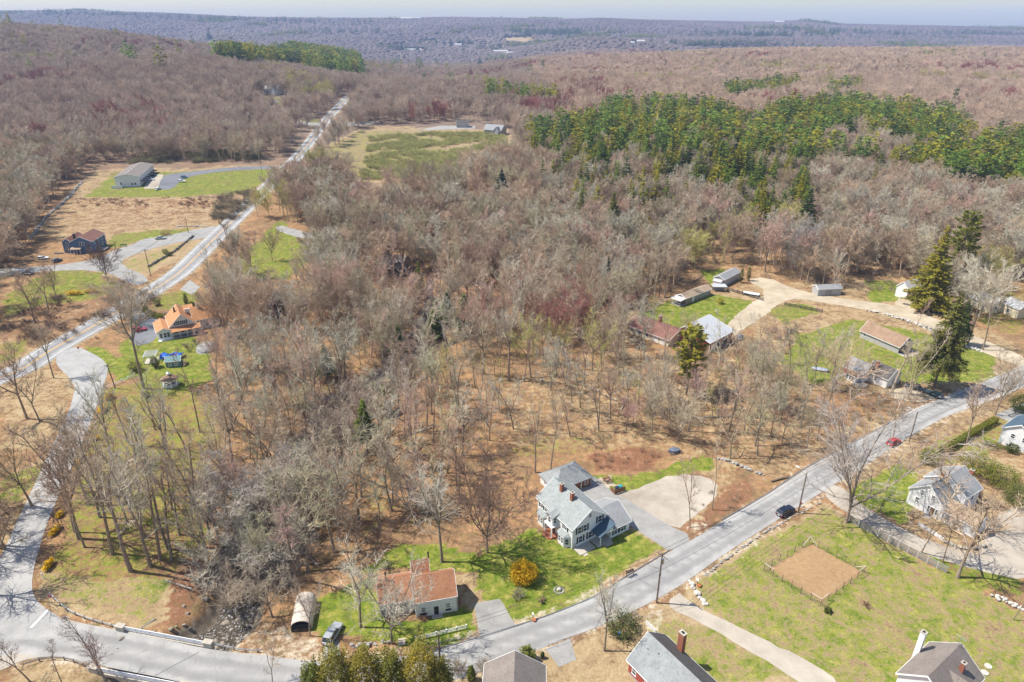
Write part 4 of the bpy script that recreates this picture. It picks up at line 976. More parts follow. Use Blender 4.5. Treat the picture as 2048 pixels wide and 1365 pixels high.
# ---- the rest of the wood and the far forest: one object of many trees each
def cloud(name, meshes, pts, kind='stuff'):
    """pts: rows of x y z index rot scale_xy scale_z r g b"""
    pts = np.asarray(pts, float); src = bpy.data.collections.new(name + '_source')
    for i, me in enumerate(meshes):
        o = bpy.data.objects.new('%s_source_%02d' % (name, i), me); src.objects.link(o)
    me = bpy.data.meshes.new(name); me.vertices.add(len(pts)); me.vertices.foreach_set('co', pts[:, :3].astype(np.float32).ravel())
    for nm, ty, arr in (('idx', 'INT', pts[:, 3].astype(np.int32)), ('rot', 'FLOAT_VECTOR', np.stack([0 * pts[:, 4], 0 * pts[:, 4], pts[:, 4]], 1)), ('siz', 'FLOAT_VECTOR', pts[:, [5, 5, 6]])):
        a = me.attributes.new(nm, ty, 'POINT'); a.data.foreach_set('value' if ty == 'INT' else 'vector', arr.astype(np.int32 if ty == 'INT' else np.float32).ravel())
    a = me.attributes.new('tint', 'FLOAT_COLOR', 'POINT'); a.data.foreach_set('color', np.concatenate([pts[:, 7:10], np.ones((len(pts), 1))], 1).astype(np.float32).ravel())
    ng = bpy.data.node_groups.new(name, 'GeometryNodeTree')
    ng.interface.new_socket('Geometry', in_out='INPUT', socket_type='NodeSocketGeometry'); ng.interface.new_socket('Geometry', in_out='OUTPUT', socket_type='NodeSocketGeometry')
    N = ng.nodes; L = ng.links; gi = N.new('NodeGroupInput'); go = N.new('NodeGroupOutput'); ip = N.new('GeometryNodeInstanceOnPoints'); ci = N.new('GeometryNodeCollectionInfo')
    ci.inputs['Collection'].default_value = src; ci.inputs['Separate Children'].default_value = True; ci.inputs['Reset Children'].default_value = True
    ip.inputs['Pick Instance'].default_value = True
    def na(nm, ty):
        n = N.new('GeometryNodeInputNamedAttribute'); n.data_type = ty; n.inputs['Name'].default_value = nm
        return [s for s in n.outputs if s.enabled and s.name == 'Attribute'][0]
    L.new(gi.outputs[0], ip.inputs['Points']); L.new(ci.outputs[0], ip.inputs['Instance']); L.new(na('idx', 'INT'), ip.inputs['Instance Index'])
    L.new(na('rot', 'FLOAT_VECTOR'), ip.inputs['Rotation']); L.new(na('siz', 'FLOAT_VECTOR'), ip.inputs['Scale']); L.new(ip.outputs[0], go.inputs[0])
    o = link(name, me); md = o.modifiers.new('trees', 'NODES'); md.node_group = ng; tag(o, kind=kind); return o
def rows(x, y, nmesh, s0, s1, colf, g, wd=(.85, 1.15), dz=0.0):
    z = terr(x, y) + dz; n = len(x); s = g.uniform(s0, s1, n)
    return np.column_stack([x, y, z, g.integers(0, nmesh, n), g.uniform(0, 6.28, n), s * g.uniform(*wd, n), s, colf(x, y, g)])
PA = np.array(PAL)
def farcol(x, y, g):
    n = len(x); c = PA[g.integers(0, len(PA), n)].copy(); q = nz(x, y, 90, 5) + .5 * nz(x, y, 37, 8)
    red = (q > .75) & (g.random(n) < .38) & ((x < -110) | (y > 560) | (g.random(n) < .06)); c[red] = REDM
    bud = (q < -.95) & (g.random(n) < .35); c[bud] = BUD
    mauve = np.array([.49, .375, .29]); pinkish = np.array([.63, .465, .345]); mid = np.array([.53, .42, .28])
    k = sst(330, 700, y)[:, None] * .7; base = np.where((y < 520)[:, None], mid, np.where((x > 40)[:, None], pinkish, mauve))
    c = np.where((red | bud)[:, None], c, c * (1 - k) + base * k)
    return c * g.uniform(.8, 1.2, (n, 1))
g1 = np.random.default_rng(21)
NJ = []
for tm, cm, h0 in NEAR:
    nv = len(tm.vertices); V = np.zeros((nv + len(cm.vertices), 3)); a = np.zeros(nv * 3); tm.vertices.foreach_get('co', a); V[:nv] = a.reshape(-1, 3); a = np.zeros(len(cm.vertices) * 3); cm.vertices.foreach_get('co', a); V[nv:] = a.reshape(-1, 3)
    f1 = np.zeros(len(tm.loops), np.int32); tm.loops.foreach_get('vertex_index', f1); f2 = np.zeros(len(cm.loops), np.int32); cm.loops.foreach_get('vertex_index', f2)
    NJ.append(joined('near_tree', (V[:nv] * (18 / h0), f1.reshape(-1, 4)), (V[nv:] * (18 / h0), f2.reshape(-1, 4)), M_BARK, M_TWIG))
x, y = bx[rest_near], by[rest_near]
near = y < 260
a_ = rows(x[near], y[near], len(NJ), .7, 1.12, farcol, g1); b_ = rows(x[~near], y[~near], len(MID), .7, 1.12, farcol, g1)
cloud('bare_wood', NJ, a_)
x2, y2 = scatter(470, 1050, 7.0, 1.1, 5)
k = ~in_open(x2, y2) & (dist_poly(x2, y2, MC) > 9) & (np.hypot(x2[:, None] - HOMES[:, 0], y2[:, None] - HOMES[:, 1]).min(1) > 13)
x2, y2 = x2[k], y2[k]; k = rng.random(len(x2)) < sight(x2, y2, 16.0); x2, y2 = x2[k], y2[k]; dz2, kz2 = conzone(x2, y2); u_c = rng.random(len(x2)); keep = ~((u_c > dz2 * .6) & (u_c < dz2 * 1.1)); x2, y2, dz2, kz2, u_c = x2[keep], y2[keep], dz2[keep], kz2[keep], u_c[keep]; isc2 = u_c < dz2 * .6
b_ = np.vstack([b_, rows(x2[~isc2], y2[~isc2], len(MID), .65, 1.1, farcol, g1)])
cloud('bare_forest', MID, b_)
x3, y3 = scatter(1050, 2700, 10.5, 1.08, 6); k = ~in_open(x3, y3); x3, y3 = x3[k], y3[k]
dz3, kz3 = conzone(x3, y3); isc3 = rng.random(len(x3)) < dz3
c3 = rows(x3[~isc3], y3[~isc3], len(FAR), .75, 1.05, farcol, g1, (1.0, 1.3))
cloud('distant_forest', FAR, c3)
x4, y4 = scatter(2700, 5600, 19, 1.06, 7); k = ~in_open(x4, y4); x4, y4 = x4[k], y4[k]
pg = nz(x4, y4, 260, 9) + .6 * nz(x4, y4, 90, 3); pine4 = (pg > 1.05) & (rng.random(len(x4)) < .8)
def hillcol(x, y, g):
    c = np.tile([.125, .1, .09], (len(x), 1)); return c * g.uniform(.9, 1.1, (len(x), 1)) * (1 + .16 * nz(x, y, 400, 6) + .1 * nz(x, y, 120, 2))[:, None]
c4 = rows(x4[~pine4], y4[~pine4], 3, .9, 1.35, hillcol, g1, (1.2, 1.7), -2)
cloud('hill_forest', HILL, c4)
def concol(x, y, g):
    n = len(x); a = np.array([.29, .29, .035]); b = np.array([.18, .27, .05]); d = np.array([.1, .16, .04]); u = g.random((n, 1))
    return np.where(u < .4, a, np.where(u < .8, b, d)) * g.uniform(.75, 1.25, (n, 1))
# evergreens: those nearer than the far forest stand one by one
cx = np.concatenate([bx[isc], x2[isc2]]); cy = np.concatenate([by[isc], y2[isc2]]); ck = np.concatenate([kz_[isc], kz2[isc2]])
CSOLO = [  # base pixel, top row, kind, width, tint, label
    (1004, 425, 338, 'spruce', 1.0, (0.041, 0.074, 0.043), 'dark blue green spruce standing alone at the edge of the clearing'),
    (1868, 776, 588, 'spruce', .88, (.2, .215, .06), 'tall drooping spruce beside the parked pickup'),
    (1852, 618, 455, 'hemlock', 1.1, (.32, .31, .045), 'huge yellow green evergreen beside the white shed by the dirt track'),
    (1898, 590, 425, 'pine', .9, (.22, .24, .055), 'tall evergreen rising behind the huge yellow green one'),
    (1912, 690, 600, 'spruce', 1.0, (0.117, 0.156, 0.049), 'shorter dark evergreen behind the drooping spruce'),
    (1372, 790, 655, 'pine', 1.25, (.3, .3, .04), 'yellow green pine in front of the red barn'),
    (940, 520, 448, 'hemlock', .9, (0.195, 0.234, 0.039), 'yellow green evergreen poking out of the middle wood, left one of two'),
    (992, 530, 452, 'hemlock', 1.1, (0.195, 0.234, 0.039), 'yellow green evergreen poking out of the middle wood, right one of two'),
    (840, 598, 525, 'hemlock', .8, (0.195, 0.244, 0.039), 'lone evergreen beside the dark house in the wood'),
    (1212, 608, 515, 'hemlock', .8, (0.047, 0.074, 0.038), 'dark hemlock at the wood edge left of the brown mobile home'),
    (735, 900, 800, 'thin', 1.25, (0.214, 0.292, 0.058), 'feathery light green conifer beside the brook'),
    (800, 720, 650, 'thin', 1.4, (0.175, 0.234, 0.068), 'feathery green conifer in the wood upstream on the brook'),
    (655, 760, 690, 'thin', 1.4, (0.117, 0.195, 0.068), 'green conifer half hidden in the wood left of the brook'),
    (770, 830, 770, 'thin', 1.4, (0.175, 0.234, 0.068), 'green conifer on the right bank of the brook'),
    (930, 670, 590, 'thin', 1.6, (0.156, 0.214, 0.078), 'soft green conifer in the dense wood above the lone twin trunk'),
    (870, 690, 620, 'thin', 1.6, (0.166, 0.214, 0.088), 'grey green conifer left of the lone twin trunk'),
    (895, 650, 585, 'thin', 1.5, (0.166, 0.214, 0.088), 'grey green conifer farther up the dense wood'),
    (1100, 470, 392, 'hemlock', 1.0, (0.175, 0.205, 0.039), 'small hemlock at the front of the evergreen stand, first from the left'),
    (1160, 480, 382, 'hemlock', 1.0, (0.175, 0.205, 0.039), 'small hemlock at the front of the evergreen stand, second from the left'),
    (1222, 492, 386, 'hemlock', 1.2, (0.166, 0.195, 0.039), 'wide hemlock at the front of the evergreen stand'),
    (1600, 505, 378, 'hemlock', 1.3, (0.088, 0.137, 0.043), 'dark broad hemlock at the lower right of the evergreen stand'),
    (850, 175, 147, 'pine', 1.1, (0.117, 0.234, 0.058), 'lone round pine in the far wood left of the pine row'),
    (1085, 150, 120, 'pine', 1.0, (0.098, 0.195, 0.078), 'lone far pine in the centre of the plateau wood'),
    (960, 140, 112, 'spruce', 1.2, (0.078, 0.156, 0.098), 'tall dark evergreen before the far village'),
    (255, 275, 250, 'hemlock', 1.0, (0.117, 0.214, 0.058), 'single green conifer in the wood above the townhouses'),
    (68, 210, 188, 'hemlock', 1.2, (0.156, 0.195, 0.039), 'single olive conifer in the wood at the far left'),
    (337, 160, 140, 'hemlock', 1.6, (0.078, 0.137, 0.049), 'low dark conifer in the wood left of the pine plantation'),
    (420, 85, 58, 'spruce', 1.3, (0.078, 0.146, 0.068), 'dark conifer standing up on the skyline of the left hill'),
    (1415, 175, 148, 'pine', 1.2, (0.137, 0.224, 0.058), 'pine clump on the plateau, right one'), (1385, 175, 152, 'pine', .8, (0.214, 0.214, 0.039), 'yellowish pine on the plateau left of the pine clump'),
    (1968, 215, 188, 'pine', 1.2, (0.214, 0.234, 0.039), 'yellow green pine alone on the plateau at the right'), (2018, 185, 163, 'pine', 1.2, (0.195, 0.224, 0.049), 'pine alone on the plateau by the right edge'),
    (1900, 235, 178, 'pine', .7, (0.088, 0.166, 0.068), 'tall ragged pine above the evergreen stand'), (1828, 245, 202, 'spruce', .8, (0.041, 0.081, 0.041), 'narrow dark spruce above the evergreen stand'),
    (1790, 410, 370, 'hemlock', 1.1, (0.117, 0.156, 0.039), 'hemlock in the brushy gap at the right of the stand'), (1755, 420, 372, 'hemlock', 1.0, (0.137, 0.166, 0.039), 'hemlock in the brushy gap beside the pale round tree'),
]
for px, py, ty, kd, wd, tint, lab in CSOLO:
    conif(at(px, py), kd + ('+' if py > 400 else ''), random.randrange(3), max(4, topz(px, py, ty)), lab, None, tint, wd, {'spruce': 'spruce_tree', 'pine': 'pine_tree', 'hemlock': 'hemlock_tree', 'thin': 'conifer_tree'}[kd])
oc = np.argsort(np.hypot(cx, cy)); nC = 296 - len(CSOLO)
for i in oc[:nC]:
    x, y, kd = cx[i], cy[i], ck[i]; tint = concol(np.array([x]), np.array([y]), rng)[0] * (np.array([1.05, 1.1, 1.0]) if kd else np.array([.98, .95, .8]))
    if x < -150: lab, grp, nm = 'tall green pine in the plantation at the far end of the highway', 'pines of the far plantation', 'pine_tree'
    elif x < 60 and y > 700: lab, grp, nm = 'green pine in the row above the grassy clearing', 'pines in the row above the clearing', 'pine_tree'
    elif kd: lab, grp, nm = 'bright green pine in the upper part of the evergreen stand', 'pines of the evergreen stand', 'pine_tree'
    else:
        px, py = pix(x, y, gz(x, y)); lab = 'olive green hemlock in the %s of the evergreen stand, %s rows' % ('left third' if px < 1250 else 'middle third' if px < 1450 else 'right third', 'front' if py > 360 else 'back'); grp, nm = 'hemlocks of the evergreen stand', 'hemlock_tree'
    conif(on(x, y), 'pine' if kd else 'hemlock', int(i) % 3, random.uniform(16, 28) if kd else random.uniform(13, 26), lab, grp, tint, random.uniform(1.0, 1.75), nm)
xf = np.concatenate([cx[oc[nC:]], x3[isc3]]); yf = np.concatenate([cy[oc[nC:]], y3[isc3]])
xg, yg = scatter(900, 2700, 60, 1.05, 9); kk = (nz(xg, yg, 140, 12) > .35) & (rng.random(len(xg)) < .4) & ~in_open(xg, yg); xf = np.concatenate([xf, xg[kk]]); yf = np.concatenate([yf, yg[kk]])
# dense dark groves on the middle hills
GX, GY = [], []
for (px, py, n, sx, sy) in [(1110, 72, 160, 130, 60), (1520, 78, 120, 150, 50), (1450, 98, 60, 120, 20), (1560, 70, 60, 300, 60), (1700, 70, 90, 300, 60), (700, 70, 50, 160, 50), (900, 92, 25, 90, 30), (985, 104, 25, 60, 20), (800, 105, 30, 60, 25), (1980, 75, 60, 200, 40), (120, 32, 70, 300, 60), (380, 42, 60, 250, 60), (620, 50, 60, 250, 80)]:
    p = at(px, py); GX += list(p.x + rng.normal(0, sx, n)); GY += list(p.y + rng.normal(0, sy, n))
big = np.where((xf < -150) & (yf > 800), 1.45, 1.0); c5 = rows(xf, yf, len(CFAR), 1.05, 1.5, concol, g1, (1.15, 1.6))
c5[:, 5] *= big; c5[:, 6] *= big
c6 = rows(x4[pine4], y4[pine4], len(CFAR), 1.0, 1.6, concol, g1, (1.6, 2.2))
GX, GY = np.array(GX), np.array(GY); c7 = rows(GX, GY, len(CFAR), 1.5, 2.1, lambda a, b, g: np.array([.07, .13, .06]) * g.uniform(.7, 1.3, (len(a), 1)), g1, (1.3, 1.8))
cloud('distant_conifers', CFAR, np.vstack([c5, c6, c7]))
# undergrowth: bare brush on the wood floor, taller saplings between the trees
ux, uy = scatter(98, 330, 2.6, 1.1, 12)
q = nz(ux, uy, 17, 4) + .4 * nz(ux, uy, 6, 6); dbk = dist_poly(ux, uy, BROOK)
k = ~in_open(ux, uy) & (rng.random(len(ux)) < np.clip(.34 + .4 * q + .35 * np.exp(-(dbk / 16) ** 2) + .12 * sst(190, 260, uy), .05, .8)) & (dbk > 2.0) & (np.hypot(ux[:, None] - HOMES[:, 0], uy[:, None] - HOMES[:, 1]).min(1) > 8) & (dist_poly(ux, uy, MC) > 6) & (dist_poly(ux, uy, VROAD) > 5)
ux, uy = ux[k], uy[k]
qb = spline([tuple(p) for p in BROOK[1:]], 40); qi = rng.integers(0, len(qb), 900); qs = rng.choice([-1, 1], 900) * rng.uniform(1.2, 9, 900); ang_ = rng.uniform(0, 6.28, 900)
qx, qy = qb[qi, 0] + qs * np.cos(ang_) , qb[qi, 1] + qs * np.sin(ang_); m_ = (dist_poly(qx, qy, VROAD) > 11) & (qy < 240) & (qy > 96); qx, qy = qx[m_], qy[m_]
def brushcol(x, y, g):
    c = np.array([(.38, .28, .2), (.43, .34, .25), (.36, .23, .17), (.4, .33, .19), (.33, .25, .19)])[g.integers(0, 5, len(x))]; return c * g.uniform(.8, 1.25, (len(x), 1))
u_ = rows(ux, uy, len(BUSH), .5, 1.15, brushcol, g1)
sx_, sy_ = scatter(98, 300, 6.5, 1.1, 14); k = ~in_open(sx_, sy_) & (rng.random(len(sx_)) < .5) & (dist_poly(sx_, sy_, BROOK) > 2.5) & (dist_poly(sx_, sy_, MC) > 7) & (dist_poly(sx_, sy_, VROAD) > 5)
q_ = rows(qx, qy, len(BUSH), .7, 1.5, lambda a, b, g: np.array([.33, .28, .24]) * g.uniform(.7, 1.2, (len(a), 1)), g1, (1.0, 1.5))
s_ = rows(sx_[k], sy_[k], 3, .6, 1.3, farcol, g1); s_[:, 3] += len(BUSH)
# scrub patches in the open: brambles, the overgrown clearing, field edges
SCRUB = [([(0, 660), (60, 600), (200, 590), (300, 580), (330, 590), (200, 680), (60, 690)], .5, (.2, .14, .1), 1.0), ([(720, 360), (740, 275), (900, 265), (1010, 270), (1020, 330), (930, 320), (880, 360)], 1.0, (.4, .39, .15), 1.25),
         ([(150, 398), (420, 395), (480, 400), (400, 420), (300, 412), (160, 415)], .5, (.2, .11, .08), .6), ([(260, 330), (520, 322), (560, 310), (300, 305)], .8, (.27, .24, .12), 1.6), ([(420, 440), (440, 400), (500, 380), (520, 395), (470, 440)], .7, (.24, .2, .13), 1.4),
         ([(1355, 1055), (1400, 1000), (1470, 960), (1500, 985), (1420, 1060)], .5, (.27, .19, .13), .5), ([(1170, 912), (1250, 897), (1325, 908), (1290, 940), (1200, 944)], .5, (.3, .2, .14), .5), ([(1500, 700), (1530, 660), (1620, 645), (1640, 670), (1560, 730)], .5, (.26, .18, .14), .9),
         ([(1830, 900), (1870, 880), (2000, 950), (2048, 1000), (2048, 1090), (1960, 1070), (1900, 960)], .35, (.3, .22, .16), .7), ([(1440, 555), (1900, 540), (1950, 600), (1720, 590), (1560, 560)], .25, (.26, .21, .15), .9), ([(290, 1240), (310, 1190), (380, 1120), (420, 1130), (400, 1200), (330, 1260)], .35, (.25, .15, .11), .4)]
ex = []
for P, d, c, s in SCRUB:
    P = gp(P); n = int(d * .16 * abs(np.sum(P[:, 0] * np.roll(P[:, 1], 1) - P[:, 1] * np.roll(P[:, 0], 1))) / 2)
    X = rng.uniform(P[:, 0].min(), P[:, 0].max(), n * 2); Y = rng.uniform(P[:, 1].min(), P[:, 1].max(), n * 2); m = inside(X, Y, P) & (nz(X, Y, 13, 3) + .5 * nz(X, Y, 5, 8) > -.55)
    if m.sum(): ex.append(rows(X[m], Y[m], len(BUSH), .5 * s, 1.0 * s, lambda a, b, g, c=c: np.tile(c, (len(a), 1)) * g.uniform(.7, 1.25, (len(a), 1)), g1, (1.0, 1.6)))
cloud('undergrowth', BUSH + SAP, np.vstack([u_, q_, s_] + ex))
print('TREES near', N_BARE, 'rest', len(rest_near), 'mid', len(b_), 'far', len(c3), 'hill', len(c4), 'con', len(cx), len(xf), 'brush', len(u_), [len(m[1].polygons) for m in NEAR], [len(m.polygons) for m in MID + FAR + CFAR + BUSH + SAP], [len(v[0][1].polygons) for v in CONM.values()])

# ------------------------------------------------------------------ houses
WINCACHE = {}
class House:
    def __init__(s, name, label, x, y, ang, cat_='house', z=None):
        s.z = gz(x, y) if z is None else z
        s.o = thing(name, label, cat_, (x, y, s.z), R(ang)); s.blk = []
    def block(s, x, y, L, W, e0, ridge, wall, roof, dir='x', e1=None, rp=.5, over=.35, hip=0.0, trim=True, roof_on=True, wname='wall', rname='roof', th=.16, roofs=None):
        """a gabled block; e0 and e1 are the eave heights, ridge along dir"""
        e1 = e0 if e1 is None else e1; mb = MB()
        A, B = (L, W) if dir == 'x' else (W, L)            # A along the ridge, B across
        def P(a, b, z): return (x + a, y + b, z) if dir == 'x' else (x + b, y + a, z)
        r = B * rp; fl = (lambda f: f) if dir == 'x' else (lambda f: f[::-1])
        if hip: v = [P(0, 0, -.6), P(A, 0, -.6), P(A, B, -.6), P(0, B, -.6), P(0, 0, e0), P(A, 0, e0), P(A, B, e0), P(0, B, e0)]; f = [(0, 1, 5, 4), (1, 2, 6, 5), (2, 3, 7, 6), (3, 0, 4, 7)]
        else:
            v = [P(0, 0, -.6), P(A, 0, -.6), P(A, B, -.6), P(0, B, -.6), P(0, 0, e0), P(A, 0, e0), P(A, B, e1), P(0, B, e1), P(0, r, ridge), P(A, r, ridge)]
            f = [(0, 1, 5, 4), (1, 2, 6, 9, 5), (2, 3, 7, 6), (3, 0, 4, 8, 7)]
        mb.add(v, [tuple(fl(q)) for q in f]); wl_ = mb.build(wname, wall, s.o)
        mb = MB()
        if hip:
            o_ = over; k = (ridge - e0) / (B / 2); zz = e0 - k * o_ + .03; hp = hip
            v = [P(-o_, -o_, zz), P(A + o_, -o_, zz), P(A + o_, B + o_, zz), P(-o_, B + o_, zz), P(hp, B / 2, ridge + .05), P(A - hp, B / 2, ridge + .05)]
            v += [(p[0], p[1], p[2] - .12) for p in v[:4]]
            mb.add(v, [tuple(fl(q)) for q in [(0, 1, 5, 4), (1, 2, 5), (2, 3, 4, 5), (3, 0, 4), (0, 6, 7, 1), (1, 7, 8, 2), (2, 8, 9, 3), (3, 9, 6, 0), (9, 8, 7, 6)]])
        else:
            k0 = (ridge - e0) / r; k1 = (ridge - e1) / (B - r); o_ = over
            c = [(-o_, e0 - k0 * o_ + .02), (r, ridge + .02), (B + o_, e1 - k1 * o_ + .02)]; ct = [(b, z + th) for b, z in c]
            v = [P(-o_, b, z) for b, z in c + ct] + [P(A + o_, b, z) for b, z in c + ct]
            F = [(3, 4, 10, 9)[::-1], (4, 5, 11, 10)[::-1], (0, 1, 7, 6), (1, 2, 8, 7), (0, 6, 9, 3), (2, 5, 11, 8), (0, 3, 4, 1), (1, 4, 5, 2), (6, 7, 10, 9), (7, 8, 11, 10)]
            mi = [0, 1 if roofs else 0] + [0] * 8
            for q, m_ in zip(F, mi): mb.add([v[i] for i in q], [tuple(range(len(q)))], m_)
        rf = mb.build(rname, [roof] + ([roofs] if roofs else []), s.o) if roof_on else None
        if trim and not hip and roof_on:
            mb = MB()
            for a in (-o_ - .06, A + o_ + .005):
                for (b0, z0), (b1, z1) in ((c[0], c[1]), (c[1], c[2])):
                    q = [P(a, b0, z0 - .1), P(a, b1, z1 - .1), P(a, b1, z1 + th + .04), P(a, b0, z0 + th + .04)]; q2 = [P(a + .055, b0, z0 - .1), P(a + .055, b1, z1 - .1), P(a + .055, b1, z1 + th + .04), P(a + .055, b0, z0 + th + .04)]
                    mb.add(q + q2, [(0, 1, 2, 3), (7, 6, 5, 4), (0, 4, 5, 1), (1, 5, 6, 2), (2, 6, 7, 3), (3, 7, 4, 0)])
            for b, z in ((c[0][0] - .06, c[0][1]), (c[2][0] + .005, c[2][1])):
                p0 = P(-o_, b, z - .02); p1 = P(A + o_, b + .055, z + th - .03)
                mb.b2(min(p0[0], p1[0]), max(p0[0], p1[0]), min(p0[1], p1[1]), max(p0[1], p1[1]), p0[2], p1[2])
            mb.build('eave_trim', M_TRIM, s.o)
        b_ = dict(x=x, y=y, L=L, W=W); s.blk.append(b_); return b_
    def on_face(s, b, face, u, z):
        if face == 'S': return (b['x'] + u, b['y'], z), 0
        if face == 'E': return (b['x'] + b['L'], b['y'] + u, z), 90
        if face == 'N': return (b['x'] + b['L'] - u, b['y'] + b['W'], z), 180
        return (b['x'], b['y'] + b['W'] - u, z), -90
    def win(s, b, face, u, z, wd=.9, h=1.4, shut=None, frame=None, grid=1, name='window'):
        (px, py, pz), an = s.on_face(b, face, u, z)
        key = (round(wd, 2), round(h, 2), grid, frame.name if frame else '')
        if key not in WINCACHE:
            f = MB(); t_ = .1
            f.b2(-wd / 2 - t_, wd / 2 + t_, -.07, 0, h / 2, h / 2 + t_ + .02); f.b2(-wd / 2 - t_ - .04, wd / 2 + t_ + .04, -.11, 0, -h / 2 - t_, -h / 2)
            for sx in (-1, 1): f.b2(sx * (wd / 2 + t_ / 2) - t_ / 2, sx * (wd / 2 + t_ / 2) + t_ / 2, -.065, 0, -h / 2, h / 2)
            f.b2(-wd / 2, wd / 2, -.055, -.002, -.04, .04)
            for k in range(1, grid + 1):
                if grid > 1: f.b2(-wd / 2 + wd * k / (grid + 1) - .022, -wd / 2 + wd * k / (grid + 1) + .022, -.05, -.003, -h / 2, h / 2)
            p = MB(); p.b2(-wd / 2, wd / 2, -.03, -.004, -h / 2, h / 2)
            WINCACHE[key] = (f.mesh('window', frame or M_TRIM), p.mesh('pane', M_GLASS))
        fm, pm = WINCACHE[key]
        o = link(name, fm, s.o, (px, py, pz), R(an)); link('pane', pm, o)
        if shut is not None:
            kk = ('sh', round(wd, 2), round(h, 2), shut.name)
            if kk not in WINCACHE:
                q = MB(); q.b2(-.2, .2, -.06, -.003, -h / 2 - .05, h / 2 + .05); WINCACHE[kk] = q.mesh('shutter', shut)
            for sx in (-1, 1):
                off = sx * (wd / 2 + .33); link('shutter', WINCACHE[kk], o, (off, 0, 0))
        return o
    def door(s, b, face, u, wd=.95, h=2.05, material=None, z0=.15, name='door'):
        (px, py, pz), an = s.on_face(b, face, u, z0)
        f = MB(); f.b2(-wd / 2 - .12, -wd / 2, -.08, 0, 0, h + .12, 1); f.b2(wd / 2, wd / 2 + .12, -.08, 0, 0, h + .12, 1); f.b2(-wd / 2, wd / 2, -.08, 0, h, h + .12, 1)
        f.b2(-wd / 2, wd / 2, -.045, -.004, 0, h, 0); o = f.build(name, [material or M_DOOR, M_TRIM], s.o, (px, py, pz), R(an))
        k = MB(); k.b2(wd / 2 - .16, wd / 2 - .08, -.1, -.046, h * .46, h * .5); k.build('handle', M_METAL, o)
        return o
    def chimney(s, x, y, z0, z1, wd=.7, d=.7, m=None, cap=True):
        mb = MB(); mb.b2(x - wd / 2, x + wd / 2, y - d / 2, y + d / 2, z0, z1); o = mb.build('chimney', m or M_BRICK, s.o)
        if cap:
            c_ = MB(); c_.b2(x - wd / 2 - .06, x + wd / 2 + .06, y - d / 2 - .06, y + d / 2 + .06, z1, z1 + .12); c_.b2(x - wd / 4, x + wd / 4, y - d / 4, y + d / 4, z1 + .12, z1 + .2, 1); c_.build('chimney_cap', [M_CONC, M_BLACK], o)
        return o
    def add(s, name, mb, m, parent=None): return mb.build(name, m, parent or s.o)
def slab(q, th):
    """four top corners -> a thick sloping panel"""
    return MB().add(list(q) + [(a, b, c - th) for a, b, c in q], [(0, 1, 2, 3), (7, 6, 5, 4), (0, 4, 5, 1), (1, 5, 6, 2), (2, 6, 7, 3), (3, 7, 4, 0)])
RF_GREEN = roofmat('grey green shingle', (.24, .265, .262), (.35, .375, .37)); RF_GREY = roofmat('grey shingle', (.23, .235, .24), (.34, .345, .35)); RF_BLUE = roofmat('blue grey shingle', (.05, .09, .13), (.085, .13, .17))
RF_BROWN = roofmat('red brown shingle', (.28, .125, .065), (.46, .225, .125)); RF_TAUPE = roofmat('taupe shingle', (.17, .145, .13), (.26, .225, .2)); RF_DARK = roofmat('charcoal shingle', (.075, .07, .068), (.13, .12, .115))
RF_ORANGE = roofmat('orange shingle', (.4, .19, .085), (.55, .28, .14)); RF_TAN = roofmat('tan shingle', (.3, .22, .15), (.42, .32, .23)); RF_MAROON = roofmat('maroon shingle', (.18, .085, .065), (.27, .14, .105)); RF_METAL = mat('white metal roof', (.5, .51, .52), .4, .1, 1, .2)
RF_PALE = roofmat('pale shingle', (.42, .42, .42), (.55, .55, .55)); RF_BARK = roofmat('weathered brown shingle', (.22, .14, .09), (.38, .26, .18)); RF_WEATH = roofmat('weathered grey shingle', (.2, .21, .21), (.33, .35, .35))

# big white colonial
cx0, cy0 = flat(*(1143.5, 1099))
h = House('colonial_house', 'big white house with grey green roof, two brick chimneys and bay windows', cx0, cy0, 33)
B = h.block(0, 0, 8.6, 11.9, 5.05, 8.0, M_SIDE_W, RF_GREEN, 'y')
E_ = h.block(8.4, -1.9, 5.0, 8.2, 2.5, 4.7, M_SIDE_W, RF_GREY, 'x', wname='ell_wall', rname='ell_roof')
h.chimney(3.5, 4.9, 6.8, 9.3); h.chimney(3.5, 8.4, 6.8, 9.3)
for u, z, wd, sh in ((1.75, 4.0, .85, 1), (3.1, 4.0, .85, 1), (6.9, 4.6, .9, 1), (2.1, 1.6, .9, 1), (4.55, 1.65, .9, 1)): h.win(B, 'S', u, z, wd, 1.5, M_SHUT)
h.win(B, 'S', 4.3, 6.6, .6, .8)
for u in (1.3, 3.0): h.win(E_, 'S', u, 1.45, .85, 1.25, M_SHUT)
h.win(E_, 'E', 2.5, 1.45, .85, 1.25); h.win(E_, 'E', 5.4, 1.45, .85, 1.25)
for u in (1.4, 2.9, 5.3, 9.6): h.win(B, 'W', u, 4.0, .8, 1.35, M_SHUT)
